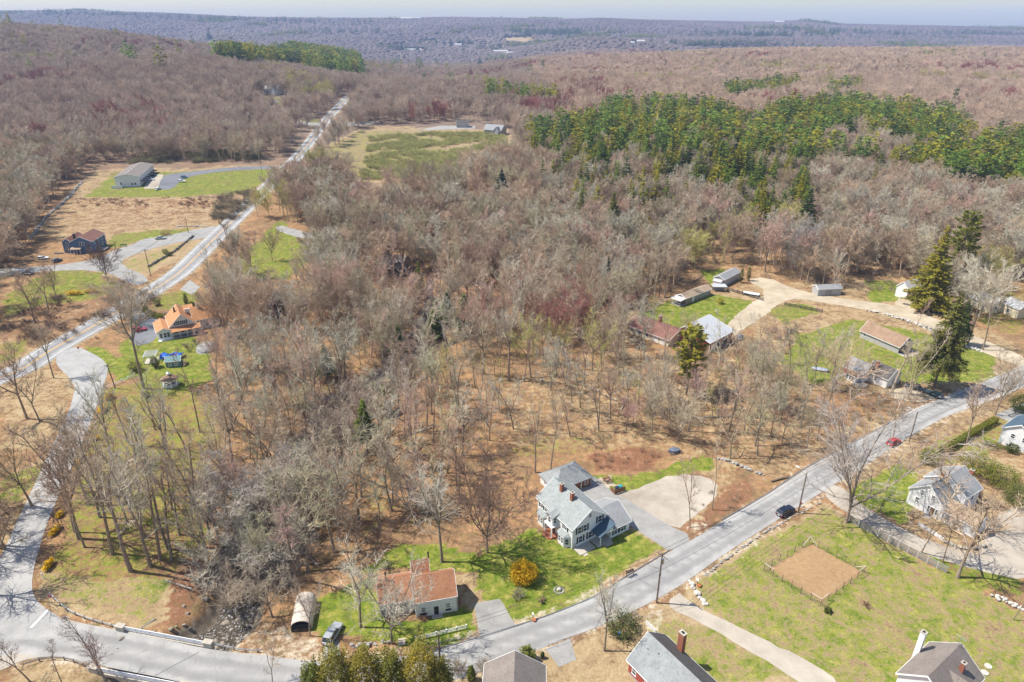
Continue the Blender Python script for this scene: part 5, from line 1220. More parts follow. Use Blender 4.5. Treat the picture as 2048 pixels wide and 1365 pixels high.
for yb in (2.3, 9.4):                      # two bay windows on the long side
    bay = MB(); pl = [(0, yb + 1.6), (-1.05, yb + .95), (-1.05, yb - .95), (0, yb - 1.6)]; bay.prism(pl, -.4, 2.65)
    bo = h.add('bay_window', bay, M_SIDE_W)
    rf = MB(); ov = [(.02, yb + 1.85), (-1.3, yb + 1.1), (-1.3, yb - 1.1), (.02, yb - 1.85)]; tp = [(.02, yb + 1.1), (-.02, yb + .6), (-.02, yb - .6), (.02, yb - 1.1)]
    rf.add([(a, b, 2.68) for a, b in ov] + [(a, b, 3.25) for a, b in tp], [(0, 1, 5, 4), (1, 2, 6, 5), (2, 3, 7, 6), (4, 5, 6, 7), (3, 2, 1, 0)]); h.add('bay_roof', rf, RF_GREEN, bo)
    bb = dict(x=-1.05, y=yb - .95, L=1, W=1.9)
    for u in (.5, 1.4): h.win(bb, 'W', u, 1.45, .6, 1.35, M_SHUT if False else None)
    for sg in (-1, 1):
        f = MB(); m_ = Vector((-.56, yb + sg * 1.3, 1.45)); an = math.atan2(.65, 1.05) * sg
        f.box((0, 0, 0), (.6, .07, 1.35), 0, 0); f.box((0, -.03, 0), (.7, .05, .07), 0, 1); f.box((0, -.03, .7), (.72, .06, .08), 0, 1); f.box((0, -.03, -.7), (.72, .06, .08), 0, 1)
        ww = h.add('window', f, [M_GLASS, M_TRIM]); ww.location = m_ + Vector((-.03, sg * .03, 0)); ww.rotation_euler.z = (R(-180 + 32) if sg > 0 else R(-32))
por = MB(); por.b2(-1.7, 0, 4.6, 7.3, 2.6, 2.78, 0)
for yy in (4.75, 7.15): por.box((-1.55, yy, 1.35), (.2, .2, 2.5), 0, 0)
h.add('entry_porch', por, M_TRIM)
st_ = MB(); st_.b2(-1.9, 0, 4.5, 7.4, -.3, .25); st_.b2(-2.4, -1.9, 5.0, 6.9, -.3, .08); h.add('brick_step', st_, M_BRICK)
h.door(B, 'W', 11.9 - 5.95, 1.0, 2.1, M_WOODB)
orl = MB(); orl.b2(-1.25, 0, 5.0, 6.9, 2.79, 4.95); oo = h.add('oriel', orl, M_SIDE_W); h.win(dict(x=-1.25, y=5.0, L=1.2, W=1.9), 'W', .95, 4.0, .7, 1.2); h.win(dict(x=-1.25, y=5.0, L=1.25, W=1.9), 'S', .6, 4.0, .5, 1.2)
h.add('oriel_roof', slab([(-1.6, 4.7, 4.97), (.6, 4.7, 5.65), (.6, 5.95, 6.0), (-1.6, 5.95, 5.6)], .1), RF_GREEN, oo); h.add('oriel_roof', slab([(-1.6, 5.95, 5.6), (.6, 5.95, 6.0), (.6, 7.2, 5.65), (-1.6, 7.2, 4.97)], .1), RF_GREEN, oo)
pr = slab([(4.75, -2.75, 2.55), (8.75, -2.75, 4.35), (8.75, .0, 4.35), (4.75, .0, 2.55)], .16); h.add('porch_roof', pr, RF_BLUE)
pp = MB(); pp.box((5.2, -2.5, 1.2), (.16, .16, 2.5)); h.add('porch_post', pp, M_TRIM)
gs = MB(); gs.add([(5.0, -2.45, 2.6), (8.4, -2.45, 4.1), (8.4, -2.45, 2.6), (5.0, -2.39, 2.6), (8.4, -2.39, 4.1), (8.4, -2.39, 2.6)], [(0, 2, 1), (3, 4, 5), (0, 1, 4, 3), (1, 2, 5, 4), (2, 0, 3, 5)]); h.add('porch_gable', gs, M_SIDE_W)
dk = MB(); dk.b2(.3, 4.2, -2.4, -.02, -.3, .18); dk.b2(.9, 3.6, -3.0, -2.4, -.3, .04); h.add('terrace', dk, M_CONC)
dk = MB(); dk.b2(4.6, 8.3, -2.6, -.03, -.3, .3); dk.b2(6.2, 8.0, -3.3, -2.6, -.3, .12); h.add('porch_floor', dk, M_CONC)
wk = MB(); wk.b2(6.6, 7.7, -6.0, -3.3, -.2, .06); h.add('front_walk', wk, M_CONC)
h.door(B, 'S', 7.2, .95, 2.05, M_DOOR, .3)
ms = MB(); ms.b2(.25, 1.0, -.12, -.01, .3, 1.25); h.add('meter_panel', ms, M_METAL)
# hip roofed garage
gx_, gy_ = 8.8 * 1.1176, 109.2 * 1.1176
h = House('garage', 'hip roofed garage with brown doors behind the big white house', gx_, gy_, 31, 'garage')
B = h.block(0, 0, 9.4, 6.6, 2.5, 4.7, M_SIDE_W, RF_WEATH, 'x', hip=3.1, over=.4)
for u in (2.2, 5.3):
    d = MB(); d.b2(-1.25, 1.25, -.05, -.003, 0, 2.05); (q, an) = h.on_face(B, 'S', u, .02); d.build('garage_door', M_WOODB, h.o, q, R(an))
d = MB(); d.b2(6.75, 9.3, -.05, -.003, .05, 2.2); h.add('brown_panel', d, M_WOODB)
h.win(B, 'S', 8.1, 1.35, .8, 1.2)
tb = MB()
for u in (.75, 3.75, 6.65): tb.b2(u - .1, u + .1, -.075, -.002, 0, 2.35)
h.add('door_trim', tb, M_TRIM); h.win(B, 'W', 2.0, 1.35, .7, 1.0)
# small white house in two parts
x0, y0 = -15.1 * 1.1176, 79.3 * 1.1176
h = House('cape_house', 'small white house with two rusty brown roofs near the road', x0, y0, 13)
B = h.block(0, 0, 7.2, 6.6, 3.75, 6.5, M_SIDE_W, RF_BROWN, 'x', over=.22)
B2 = h.block(-6.1, 1.7, 6.08, 6.6, 2.95, 5.5, M_SIDE_W, RF_BROWN, 'x', over=.2, wname='wing_wall', rname='wing_roof')
B3 = h.block(.15, 4.4, 3.0, 5.0, 3.5, 6.75, M_SIDE_W, RF_BROWN, 'x', over=.15, wname='rear_wall', rname='rear_roof')
for u in (1.35, 5.7): h.win(B, 'S', u, 1.75, .62, 1.0, None, None, 2)
bx_ = MB()
for u in (1.35, 5.7): bx_.b2(u - .5, u + .5, -.22, -.01, .72, .95)
h.add('window_box', bx_, M_BLACK)
h.door(B, 'S', 3.6, .85, 1.95, M_DOOR, .1); st_ = MB(); st_.b2(2.7, 4.6, -.9, -.01, -.3, .1); h.add('door_step', st_, M_CONC)
fd = MB(); fd.b2(-.02, 7.22, -.05, 0, -.3, .12); h.add('foundation', fd, M_CONC)
for u in (1.6, 2.9, 4.2): h.win(B2, 'S', u, 2.0, .9, .5)
wp = MB(); wp.b2(-5.7, -1.2, 1.66, 1.69, .1, 1.5); h.add('lower_panel', wp, M_SIDE_G)
for (xx, yy, z0, z1) in ((-4.6, 4.7, 5.2, 7.0), (3.3, 7.0, 5.5, 8.0)):
    c_ = MB(); c_.tube((xx, yy, z0), (xx, yy, z1), .13, .13, 8); c_.tube((xx, yy, z1), (xx, yy, z1 + .18), .2, .2, 8); h.add('stove_pipe', c_, M_BLACK)
h.win(B, 'E', 3.3, 4.6, .7, 1.0); h.win(B2, 'W', 3.2, 1.8, .7, 1.1)
gt = MB(); gt.tube((7.28, -.3, 3.5), (7.28, -.12, .2), .05, .05, 6); h.add('downspout', gt, M_TRIM)
# taupe roof at the bottom edge
h = House('taupe_roofed_house', 'house seen only as a taupe gabled roof at the bottom edge', -4.4, 64.0, -2)
B = h.block(0, 0, 8.9, 11.6, 3.8, 6.6, M_SIDE_G, RF_TAUPE, 'y', over=.4)
h.block(5.2, 2.0, 4.0, 3.6, 4.5, 5.6, M_SIDE_G, RF_TAUPE, 'x', over=.25, wname='dormer_wall', rname='dormer_roof', trim=False)
h.win(B, 'N', 3.0, 1.7, .9, 1.3); h.win(B, 'E', 9.5, 1.7, .9, 1.3)
# red house
h = House('red_house', 'red clapboard house with a split grey roof and tall brick chimney', 16.5 * 1.1176 + .3, 69.6 * 1.1176 - .3, 34)
B = h.block(0, -13.5, 8.2, 13.5, 2.9, 6.1, M_SIDE_R, RF_WEATH, 'y', over=.35, roofs=RF_DARK)
for u in (1.3, 4.1, 7.0, 10): h.win(B, 'W', u, 1.6, .75, 1.35, None, None, 1)
h.chimney(7.75, -3.6, 1.5, 7.3, .75, 1.05); h.win(B, 'N', 4.0, 1.6, .9, 1.3); h.door(B, 'N', 6.2)
fd = MB(); fd.b2(-.08, 0, -13.5, 0, -.5, .25); h.add('foundation', fd, M_STONE)
vp = MB(); vp.tube((3.0, -3.2, 5.0), (3.0, -3.2, 5.6), .08, .08, 6); vp.box((2.6, -1.4, 4.95), (.3, .3, .25)); h.add('roof_vent', vp, M_DARK)
# white house, bottom right
h = House('gabled_white_house', 'white gabled house with grey roof and white chimney at the bottom right', 52.6 * 1.1176 + .2, 65.6 * 1.1176 - .3, 35)
B = h.block(0, -7.6, 9.6, 7.6, 5.3, 8.4, M_SIDE_W, RF_TAUPE, 'x', over=.3, rp=.52)
B2 = h.block(1.6, -12.6, 5.4, 9.0, 4.2, 7.6, M_SIDE_W, RF_TAUPE, 'y', over=.3, wname='wing_wall', rname='wing_roof')
h.win(B, 'W', 2.5, 4.3, .7, 1.2, None, None, 2); h.win(B, 'W', 3.6, 5.3, .75, 1.2, None, None, 2); h.win(B, 'W', 4.75, 5.3, .75, 1.2, None, None, 2); h.win(B, 'W', 2.4, 1.7, .9, 1.3); h.win(B, 'W', 5, 1.7, .9, 1.3)
h.chimney(6.6, .5, -.3, 9.2, .75, .75, M_WHITE); h.chimney(6.4, -5.6, 6.4, 8.6, .6, .6)
for xx, yy in ((2.6, -1.6), (7.2, -1.4)):
    f = slab([(xx - .45, yy + .4, 6.0 + .11), (xx + .45, yy + .4, 6.11), (xx + .45, yy - .4, 6.75), (xx - .45, yy - .4, 6.75)], .1); h.add('skylight', f, M_GLASS)
am = MB(); am.tube((9.0, -3.6, 8.2), (9.0, -3.6, 10.6), .035)
for k in range(5): am.tube((9.0 - .6 + .1 * k, -3.6 + .3 * k - .6, 10.2 + .05 * k), (9.0 + .6 - .1 * k, -3.6 + .3 * k - .6, 10.2 + .05 * k), .02)
am.tube((9.0, -4.4, 10.2), (9.0, -2.8, 10.45), .02); h.add('aerial', am, M_METAL)
bk = MB(); bk.b2(-1.6, -.4, -.8, 2.6, -.2, .35); h.add('wooden_ramp', bk, M_WOODG)
# white house beside the gravel drive
X0, Y0 = 80.7 * 1.1176, 102.4 * 1.1176
h = House('saltbox_house', 'white house with grey roofs and a low wing beside the gravel drive', X0, Y0, 32)
B = h.block(0, 0, 5.6, 7.4, 3.3, 6.9, M_SIDE_W, RF_GREY, 'x', e1=3.9, rp=.5, over=.25)
B2 = h.block(.3, -6.4, 4.6, 6.38, 2.6, 4.5, M_SIDE_W, RF_TAN, 'y', over=.2, wname='wing_wall', rname='wing_roof')
B3 = h.block(5.62, -1.2, 6.0, 8.6, 4.7, 7.6, M_SIDE_W, RF_GREY, 'x', over=.3, wname='main_wall', rname='main_roof')
for u, z in ((2.6, 4.3), (4.9, 4.3), (2.0, 2.0)): h.win(B, 'W', u, z, .6, 1.25, None, None, 2)
h.door(B, 'W', 5.4, .9, 2.0, M_WOODB); h.win(B, 'W', 4.6, 1.5, .35, 1.3); h.win(B, 'W', 6.2, 1.5, .35, 1.3)
for u in (1.0, 2.1, 3.2): h.win(B2, 'W', u, 1.5, .7, 1.3, None, None, 2)
h.chimney(5.3, 4.2, 6.0, 8.0, .65, .65); h.chimney(11.95, 1.5, 0, 7.6, .6, .8); h.win(B3, 'S', 3, 3.4, .8, 1.2)
pn = MB(); pn.b2(-1.3, 0, 1.5, 3.0, -.3, .14); h.add('door_step', pn, M_STONE)
# white house at the right edge
ex_, ey_ = flat(2056, 914)
h = House('roadside_white_house', 'white house half cut off at the right edge below the hedge', ex_, ey_, 36)
B = h.block(1.0, 0, 9, 7, 4.4, 6.8, M_SIDE_W, RF_BLUE, 'x', over=.3); B2 = h.block(1.2, -4.0, 8, 3.98, 2.4, 3.6, M_SIDE_W, RF_TAN, 'x', over=.2, wname='wing_wall', rname='wing_roof')
h.win(B, 'W', 2.5, 3.2, .8, 1.1); h.win(B, 'W', 5, 3.2, .8, 1.1); h.win(B2, 'S', 2, 1.3, .9, 1.1); h.win(B2, 'W', 2, 1.3, .8, 1.1)
# small house beside the pickup
h = House('grey_roofed_house', 'small white house with dark grey roof and enclosed porch by the parked pickup', 101.8, 175.2, 32)
B = h.block(0, 0, 6.2, 6.2, 3.0, 5.2, M_SIDE_W, RF_GREY, 'y', over=.3); B2 = h.block(3.0, -5.6, 6.6, 6.5, 2.9, 5.2, M_SIDE_W, RF_DARK, 'y', over=.3, wname='wing_wall', rname='wing_roof')
B3 = h.block(-2.0, .8, 2.0, 3.2, 2.2, 3.0, M_SIDE_W, RF_BARK, 'y', over=.2, wname='porch_wall', rname='porch_roof')
for u in (.6, 1.4, 2.3): h.win(B3, 'W', u, 1.3, .5, 1.1)
h.win(B, 'W', 1.2, 1.6, .8, 1.2); rd = MB(); rd.box((-.04, 5.6, 1.7), (.06, 1.0, 1.0)); h.add('red_panel', rd, M_RED); h.win(B2, 'W', 3.0, 1.6, .8, 1.2); h.win(B2, 'S', 3.0, 1.6, .9, 1.2)
h.chimney(4.5, -1.0, 4.5, 6.4, .6, .6); dk = MB(); dk.b2(-3.4, -.02, -2.2, .7, -.2, .35)
for k in range(6): dk.box((-3.35, -2.1 + .55 * k, .8), (.08, .08, 1.0))
dk.b2(-3.4, -3.3, -2.2, .7, 1.25, 1.33); h.add('porch_deck', dk, M_WOODG)
# long garage with the brown roof
h = House('long_barn', 'long grey garage with leaf brown roof and an open end bay', 122.3, 194.6, 26, 'garage')
B = h.block(0, 0, 6.4, 14.2, 2.5, 5.0, M_SIDE_G, RF_BARK, 'y', over=.4)
dr = MB(); dr.b2(.3, 3.2, -.06, -.003, 0, 2.3); h.add('open_bay', dr, M_BLACK); dr = MB(); dr.b2(3.6, 6.1, -.05, -.003, .9, 1.5); h.add('dark_stripe', dr, M_BLACK); ap = MB(); ap.b2(-.2, 6.6, -3.0, -.05, -.2, .05); h.add('apron', ap, M_CONC)  # black sheet on the gable paints the shade inside the open bay
h.win(B, 'W', 1.6, 1.5, .8, .9)
# red barn
h = House('red_barn', 'red barn with a white metal roof beside the dirt track', 62.7, 195.6, 43, 'barn')
B = h.block(0, 0, 13.6, 11.0, 3.6, 6.3, M_SIDE_R, RF_METAL, 'x', over=.4, rp=.86, e1=5.2)
for u in (2.2, 5.6, 9.0): d = MB(); d.b2(-1.3, 1.3, -.05, -.003, 0, 2.4); (q, an) = h.on_face(B, 'S', u, .05); d.build('barn_door', M_WHITE if u < 3 else M_DARK, h.o, q, R(an))
h.win(B, 'W', 4, 2.0, .9, 1.1); cb = MB()
for (a, b) in ((.05, .05),): cb.box((a - .07, b - .07, 1.7), (.16, .16, 3.5))
h.add('corner_board', cb, M_TRIM)
# long low house behind the pine
h = House('ranch_house', 'long low house with pinkish brown roof behind the yellow green pine', 50.6, 199.8, 44)
B = h.block(0, 0, 10.0, 16.5, 2.6, 4.3, M_SIDE_C, RF_MAROON, 'y', over=.5); h.chimney(8.6, 9.5, 3, 5.6, 1.4, .7); d = MB()
for u in (2.0, 5.2): d = MB(); d.b2(-1.2, 1.2, -.05, -.003, 0, 2.1); (q, an) = h.on_face(B, 'W', 16.5 - u, .05); d.build('garage_door', M_WHITE, h.o, q, R(an))
for u in (2, 5, 8): h.win(B, 'W', u, 1.5, 1.0, 1.1)
# brown mobile home, grey mobile home
h = House('brown_mobile_home', 'brown mobile home with tan roof and pale porch canopy', 64.6, 236.6, 39.5, 'mobile home')
B = h.block(0, 0, 15.4, 4.4, 2.5, 3.5, M_SIDE_T, RF_TAN, 'x', over=.3)
for u in (6.6, 9.2, 10.6, 12.4, 13.6): h.win(B, 'S', u, 1.6, .9, 1.0)
h.door(B, 'S', 4.6, .9, 1.9, M_WHITE); cn = slab([(-3.6, -.4, 2.3), (.0, -.4, 2.65), (.0, 4.4, 2.65), (-3.6, 4.4, 2.3)], .12); h.add('porch_canopy', cn, RF_PALE); pf = MB(); pf.b2(-3.4, -.02, -.2, 4.2, -.2, .3)
for yy in (-.1, 2.0, 4.1): pf.box((-3.3, yy, 1.2), (.1, .1, 2.1))
pf.b2(-3.35, -3.25, -.2, 4.2, 1.1, 1.25); h.add('porch_deck', pf, M_WOODG)
h = House('grey_mobile_home', 'grey blue mobile home with entry box between two columnar cedars', 84.3, 255.6, 46, 'mobile home')
B = h.block(0, 0, 13.0, 4.6, 3.0, 4.1, M_SIDE_G, RF_GREY, 'x', over=.25); B2 = h.block(-2.2, .5, 2.2, 3.2, 2.3, 2.8, M_SIDE_W, RF_PALE, 'y', over=.15, wname='entry_wall', rname='entry_roof')
for u in (5, 7.5, 9.5, 11.5): h.win(B, 'S', u, 1.8, .9, 1.1)
h.win(B, 'W', 3.4, 1.8, .8, 1.0)
x0, y0 = 78.3, 250.5
h = House('metal_shelter', 'low white metal shelter between the two mobile homes', x0, y0, 2, 'shelter'); cn = slab([(0, -.4, 2.0), (5.4, -1.4, 2.2), (5.4, 1.6, 2.5), (0, 2.4, 2.3)], .1); h.add('roof', cn, RF_METAL); pf = MB()
for xx, yy in ((.2, 0), (5.2, -1), (.2, 2.1), (5.2, 1.4)): pf.box((xx, yy, 1.05), (.1, .1, 2.1))
h.add('post', pf, M_METAL); bw = MB(); bw.b2(.2, 5.2, 1.2, 1.35, 0, 2.1); h.add('wall', bw, M_SIDE_G)
# grey shed, white sheds, cream house
h = House('grey_shed', 'grey shed on the near side of the wood above the dirt track', 117.5, 245.5, 7, 'shed'); B = h.block(0, 0, 9.5, 4.4, 2.7, 3.7, M_SIDE_G, RF_GREY, 'x', over=.2); d = MB(); d.b2(3, 5.6, -.05, -.003, 0, 2.2); h.add('shed_door', d, M_WOODG)
h = House('white_gable_shed', 'tall white gable end half hidden by the huge yellow green evergreen', 147.5, 246.0, -62, 'shed'); B = h.block(0, 0, 4.6, 9, 4.2, 6.4, M_SIDE_W, RF_PALE, 'y', over=.2); h.win(B, 'W', 4, 2.5, .9, 1.2)
h = House('cream_house', 'cream coloured house with pale grey roof at the right edge', 172.6, 228.5, 13); B = h.block(0, 0, 8.0, 9.5, 3.1, 5.4, M_SIDE_C, RF_PALE, 'y', over=.3); B2 = h.block(5.2, -6.6, 7.0, 7.0, 3.6, 5.4, M_SIDE_C, RF_PALE, 'y', over=.25, wname='wing_wall', rname='wing_roof')
for u in (3.0, 6.4): h.win(B, 'W', u, 1.8, 1.1, 1.0)
h.win(B2, 'W', 3, 1.8, 1.0, 1.1); h.win(B, 'S', 2.6, 1.8, 1.0, 1.1)
# orange roofed house with its wings
h = House('orange_roofed_house', 'white house with orange roofs and a two tier porch by the highway', -113.4, 207.2, 31)
B = h.block(0, 0, 7.6, 10.5, 3.6, 7.2, M_SIDE_W, RF_ORANGE, 'y', over=.35); B2 = h.block(-4.2, -1.2, 4.18, 9.4, 2.9, 3.9, M_SIDE_W, RF_ORANGE, 'y', over=.3, wname='porch_wing_wall', rname='porch_wing_roof', trim=True)
B3 = h.block(7.62, 2.0, 8.0, 8.0, 3.5, 6.8, M_SIDE_W, RF_ORANGE, 'x', over=.3, wname='east_wall', rname='east_roof')
pr = slab([(-.2, -2.6, 2.5), (9.2, -2.6, 2.5), (9.2, -.01, 3.3), (-.2, -.01, 3.3)], .15); h.add('porch_roof', pr, RF_ORANGE); pp = MB()
for xx in (.2, 2.4, 4.6, 6.8, 9.0): pp.box((xx, -2.45, 1.2), (.16, .16, 2.5))
h.add('porch_post', pp, M_TRIM); fl_ = MB(); fl_.b2(-.1, 9.1, -2.6, -.02, -.3, .25); h.add('porch_floor', fl_, M_WOODG)
for u in (2.2, 3.4, 4.6): h.win(B, 'S', u, 4.4, .6, 1.3, M_SHUT)
for u in (1.5, 3.5, 5.5): h.win(B, 'S', u, 1.6, .8, 1.3)
for u in (1.0, 2.2, 3.2): h.win(B2, 'S', u, 1.5, .8, 1.5)
h.win(B3, 'S', 4, 1.6, .9, 1.3); h.chimney(2.6, 6, 5.2, 8.0, .5, .5, M_BLACK); h.chimney(10, 5.5, 5.6, 7.8, .7, .7, M_METAL); rl = MB(); rl.b2(-4.3, 0, -2.6, -2.5, .7, .85)
for k in range(6): rl.box((-4.2 + .8 * k, -2.55, .4), (.08, .08, .9))
rl.b2(-4.3, 0, -2.6, -1.22, -.2, .2); h.add('terrace_rail', rl, M_TRIM)
dm = MB(); dm.box((7.0, 7.0, 6.0), (2.6, 2.2, 1.3)); h.add('dormer', dm, M_SIDE_W); h.add('dormer_roof', slab([(5.4, 5.7, 6.5), (8.6, 5.7, 6.5), (8.6, 8.3, 7.3), (5.4, 8.3, 7.3)], .12), RF_ORANGE)
# blue house
h = House('blue_house', 'blue two storey house with maroon roof and white window frames', -203.6, 299.4, 5)
B = h.block(3.6, -.4, 9.0, 13.0, 5.4, 7.6, M_SIDE_B, RF_MAROON, 'y', over=.4); B2 = h.block(-.6, .4, 4.2, 11.0, 5.0, 6.6, M_SIDE_B, RF_MAROON, 'y', over=.35, wname='wing_wall', rname='wing_roof')
for u, z in ((4.2, 4.3), (5.3, 4.3), (6.8, 1.6), (8.0, 1.6)): h.win(B, 'S', u - .2, z, .9, 1.4)
h.win(B2, 'S', 2.0, 4.0, 1.0, 1.4); h.win(B2, 'S', 1.4, 1.6, .9, 1.3); h.win(B2, 'S', 2.5, 1.6, .9, 1.3)
for u in (2.5, 6, 9.5): h.win(B, 'E', u, 4.2, .9, 1.3); h.win(B, 'E', u, 1.6, .9, 1.3)
h.chimney(4.2, 2.6, 5.5, 8.3, .8, .8, M_DARK); pr = slab([(3.4, -2.6, 2.4), (8.0, -2.6, 2.4), (8.0, -.42, 2.9), (3.4, -.42, 2.9)], .15); h.add('porch_roof', pr, RF_TAN); pp = MB()
for xx in (3.6, 5.0, 6.4, 7.8): pp.box((xx, -2.5, 1.1), (.14, .14, 2.4))
h.add('porch_post', pp, M_TRIM); h.door(B, 'S', 2.2, .95, 2.05, M_DOOR); dk = MB(); dk.b2(13.0, 16.5, 1.0, 6.0, .6, .8)
for k in range(5): dk.box((16.4, 1.2 + k * 1.15, .9), (.1, .1, 1.4))
h.add('side_deck', dk, M_WOODG); wl2 = MB(); wl2.b2(-4.6, -.7, -1.0, -.6, -.3, .7); h.add('front_wall', wl2, M_STONE)
# townhouses
h = House('townhouse_row', 'row of white townhouses with one long grey roof above the parking area', -250.2, 432.5, 14, 'townhouses')
B = h.block(0, 0, 14.0, 42.0, 6.4, 8.0, M_SIDE_W, RF_TAUPE, 'y', over=.4)
for u in range(8): h.win(B, 'E', 3 + u * 5.2, 4.8, 1.1, 1.4); h.win(B, 'E', 2 + u * 5.2, 1.6, 1.4, 1.6)
for u in range(6):
    c_ = slab([(14.0, 2 + u * 6.8, 3.2), (16.4, 2 + u * 6.8, 2.7), (16.4, 6 + u * 6.8, 2.7), (14.0, 6 + u * 6.8, 3.2)], .15); h.add('entry_canopy', c_, RF_DARK)
    pv = MB(); pv.box((6.8, 3.5 + u * 6.6, 8.1), (.7, .7, .5)); h.add('roof_vent', pv, M_WHITE)
h.win(B, 'S', 9.5, 1.8, 1.2, 1.2); h.win(B, 'S', 11.3, 1.8, 1.2, 1.2); h.win(B, 'S', 3.2, 2.2, 1.0, 1.8); fc = MB(); fc.b2(-2, 4.0, -3.0, -2.9, -.3, 1.8); fc.b2(4.0, 4.1, -3, 0, -.3, 1.8); h.add('yard_screen', fc, M_TRIM)
# houses in the wood
h = House('dark_gable_house', 'dark brown gabled house hidden in the wood beside the highway lawn', -86.5, 223.0, 22); B = h.block(0, 0, 9.5, 10, 3.4, 6.8, M_SIDE_D, RF_DARK, 'y', over=.5); h.block(9.52, 3, 5, 6, 2.8, 4.6, M_SIDE_D, RF_DARK, 'x', over=.4, wname='wing_wall', rname='wing_roof'); h.win(B, 'S', 3, 1.6, 1.2, 1.3, None, None, 1); h.win(B, 'S', 6.5, 1.6, 1.2, 1.3); h.chimney(6, 5, 5, 7.8, .8, .8)
h = House('brown_forest_house', 'dark brown house half hidden in the middle wood', -58.5, 275.5, -20); B = h.block(0, 0, 13, 9, 3.6, 6.4, M_SIDE_T, RF_TAUPE, 'x', over=.5); h.block(9, -4.5, 5.5, 5, 3.0, 5.0, M_SIDE_D, RF_DARK, 'y', over=.4, wname='wing_wall', rname='wing_roof'); h.win(B, 'S', 3, 1.7, 1.2, 1.3); h.win(B, 'S', 6.5, 1.7, 1.2, 1.3)
def simple(name, label, px, py, ang, L, W, e, r, wall, roof, wing=True, cat_='house'):
    p = at(px, py); h = House(name, label, p.x, p.y, ang, cat_, p.z); B = h.block(-L / 2, 0, L, W, e, r, wall, roof, 'x', over=.4)
    if wing: h.block(L / 2 - 5.5, -4.5, 5.2, 5.5, e * .9, r * .88, wall, roof, 'y', over=.3, wname='wing_wall', rname='wing_roof')
    for k in range(max(2, int(L / 4))): h.win(B, 'S', 1.6 + k * (L - 3.2) / max(1, int(L / 4) - 1), 1.7, 1.1, 1.4)
    return h
simple('pale_house', 'pale grey house with grey roofs at the far end of the clearing', 985, 270, -28, 17, 10, 4.2, 8, M_SIDE_G, RF_GREY)
simple('dark_far_house', 'small dark house left of the pale house beyond the clearing', 925, 256, 0, 11, 9, 3.4, 6.5, M_SIDE_G, RF_DARK, False)
simple('chimney_house', 'taupe roofed house with outside brick chimney by the far side lane', 505, 246, 4, 19, 12, 4.5, 9.0, M_SIDE_G, RF_TAUPE).chimney(-9.9, 5, 0, 10.5, 1.4, 2)
simple('blue_shed', 'small blue grey shed on the lawn of the far side lane', 545, 211, 25, 10, 8, 3.4, 4.6, M_SIDE_B, RF_GREY, False, 'shed')
simple('lane_house', 'grey house among trees at the end of the far side lane', 541, 189, -20, 20, 12, 5, 10, M_SIDE_W, RF_PALE)
simple('white_hill_house', 'white roofed house in the wood left of the pine plantation', 421, 166, 8, 24, 13, 5, 10, M_SIDE_W, RF_PALE)
simple('grey_wood_house', 'grey roofed house hidden in the wood at the far left', 152, 222, -4, 24, 13, 5, 10, M_SIDE_G, RF_PALE)
simple('stand_house', 'pale roofed house in the gap of the evergreen stand', 1600, 300, 40, 18, 11, 5, 9, M_SIDE_W, RF_PALE)
for k, (px, py, L, W, e, lab) in enumerate([(826, 103, 75, 24, 7, 'long low white building in the far village, left of the conifers'), (868, 119, 46, 18, 6, 'white building in the far village below the others'), (862, 101, 24, 14, 7, 'small white building in the far village'), (915, 93, 40, 15, 8, 'pale building with brown yard in the far village'), (985, 88, 34, 18, 9, 'cluster of white walls in the upper far village'), (1003, 106, 70, 20, 7, 'long white roof at the right of the far village'), (1022, 110, 26, 14, 8, 'gabled pale house at the right end of the far village'), (812, 37, 190, 40, 12, 'white farm buildings on the far skyline'), (1560, 44, 60, 25, 12, 'white house on the green knoll of the skyline'), (1275, 87, 60, 20, 8, 'white house on the right middle hill'), (1262, 90, 30, 16, 8, 'lower white house on the right middle hill'), (1330, 90, 40, 18, 8, 'rightmost white house on the middle hill')]):
    simple('far_white_building', lab, px, py, [4, -6, 10, 0, 20, -4, 30, 2, 5, 0, 8, -3][k], L, W, e, e * 1.5, M_SIDE_W, RF_PALE, False, 'building')

# ------------------------------------------------------------------ vehicles
def paint(name, col): return mat(name, col, .25, .03, 1, 0, .6)
WHEEL = None
def wheel_mesh():
    t = MB(); t.tube((0, -.11, 0), (0, .11, 0), .34, .34, 12); r = MB(); r.tube((0, -.12, 0), (0, .12, 0), .2, .2, 8); return t.mesh('wheel', M_RUBBER), r.mesh('rim', M_METAL)
def loft(st):
    """stations x, half width, bottom, belt, top: a rounded hull"""
    mb = MB(); V = []
    for x, hw, z0, zb, zt in st: V += [(x, -hw * .92, z0), (x, -hw, (z0 + zb) / 2), (x, -hw * .97, zb), (x, -hw * .84, zt), (x, hw * .84, zt), (x, hw * .97, zb), (x, hw, (z0 + zb) / 2), (x, hw * .92, z0)]
    F = []
    for i in range(len(st) - 1):
        for k in range(8): F.append((i * 8 + k, i * 8 + (k + 1) % 8, i * 8 + 8 + (k + 1) % 8, i * 8 + 8 + k))
    n = (len(st) - 1) * 8; F += [tuple(range(7, -1, -1)), tuple(range(n, n + 8))]
    return mb.add(V, [f[::-1] for f in F])
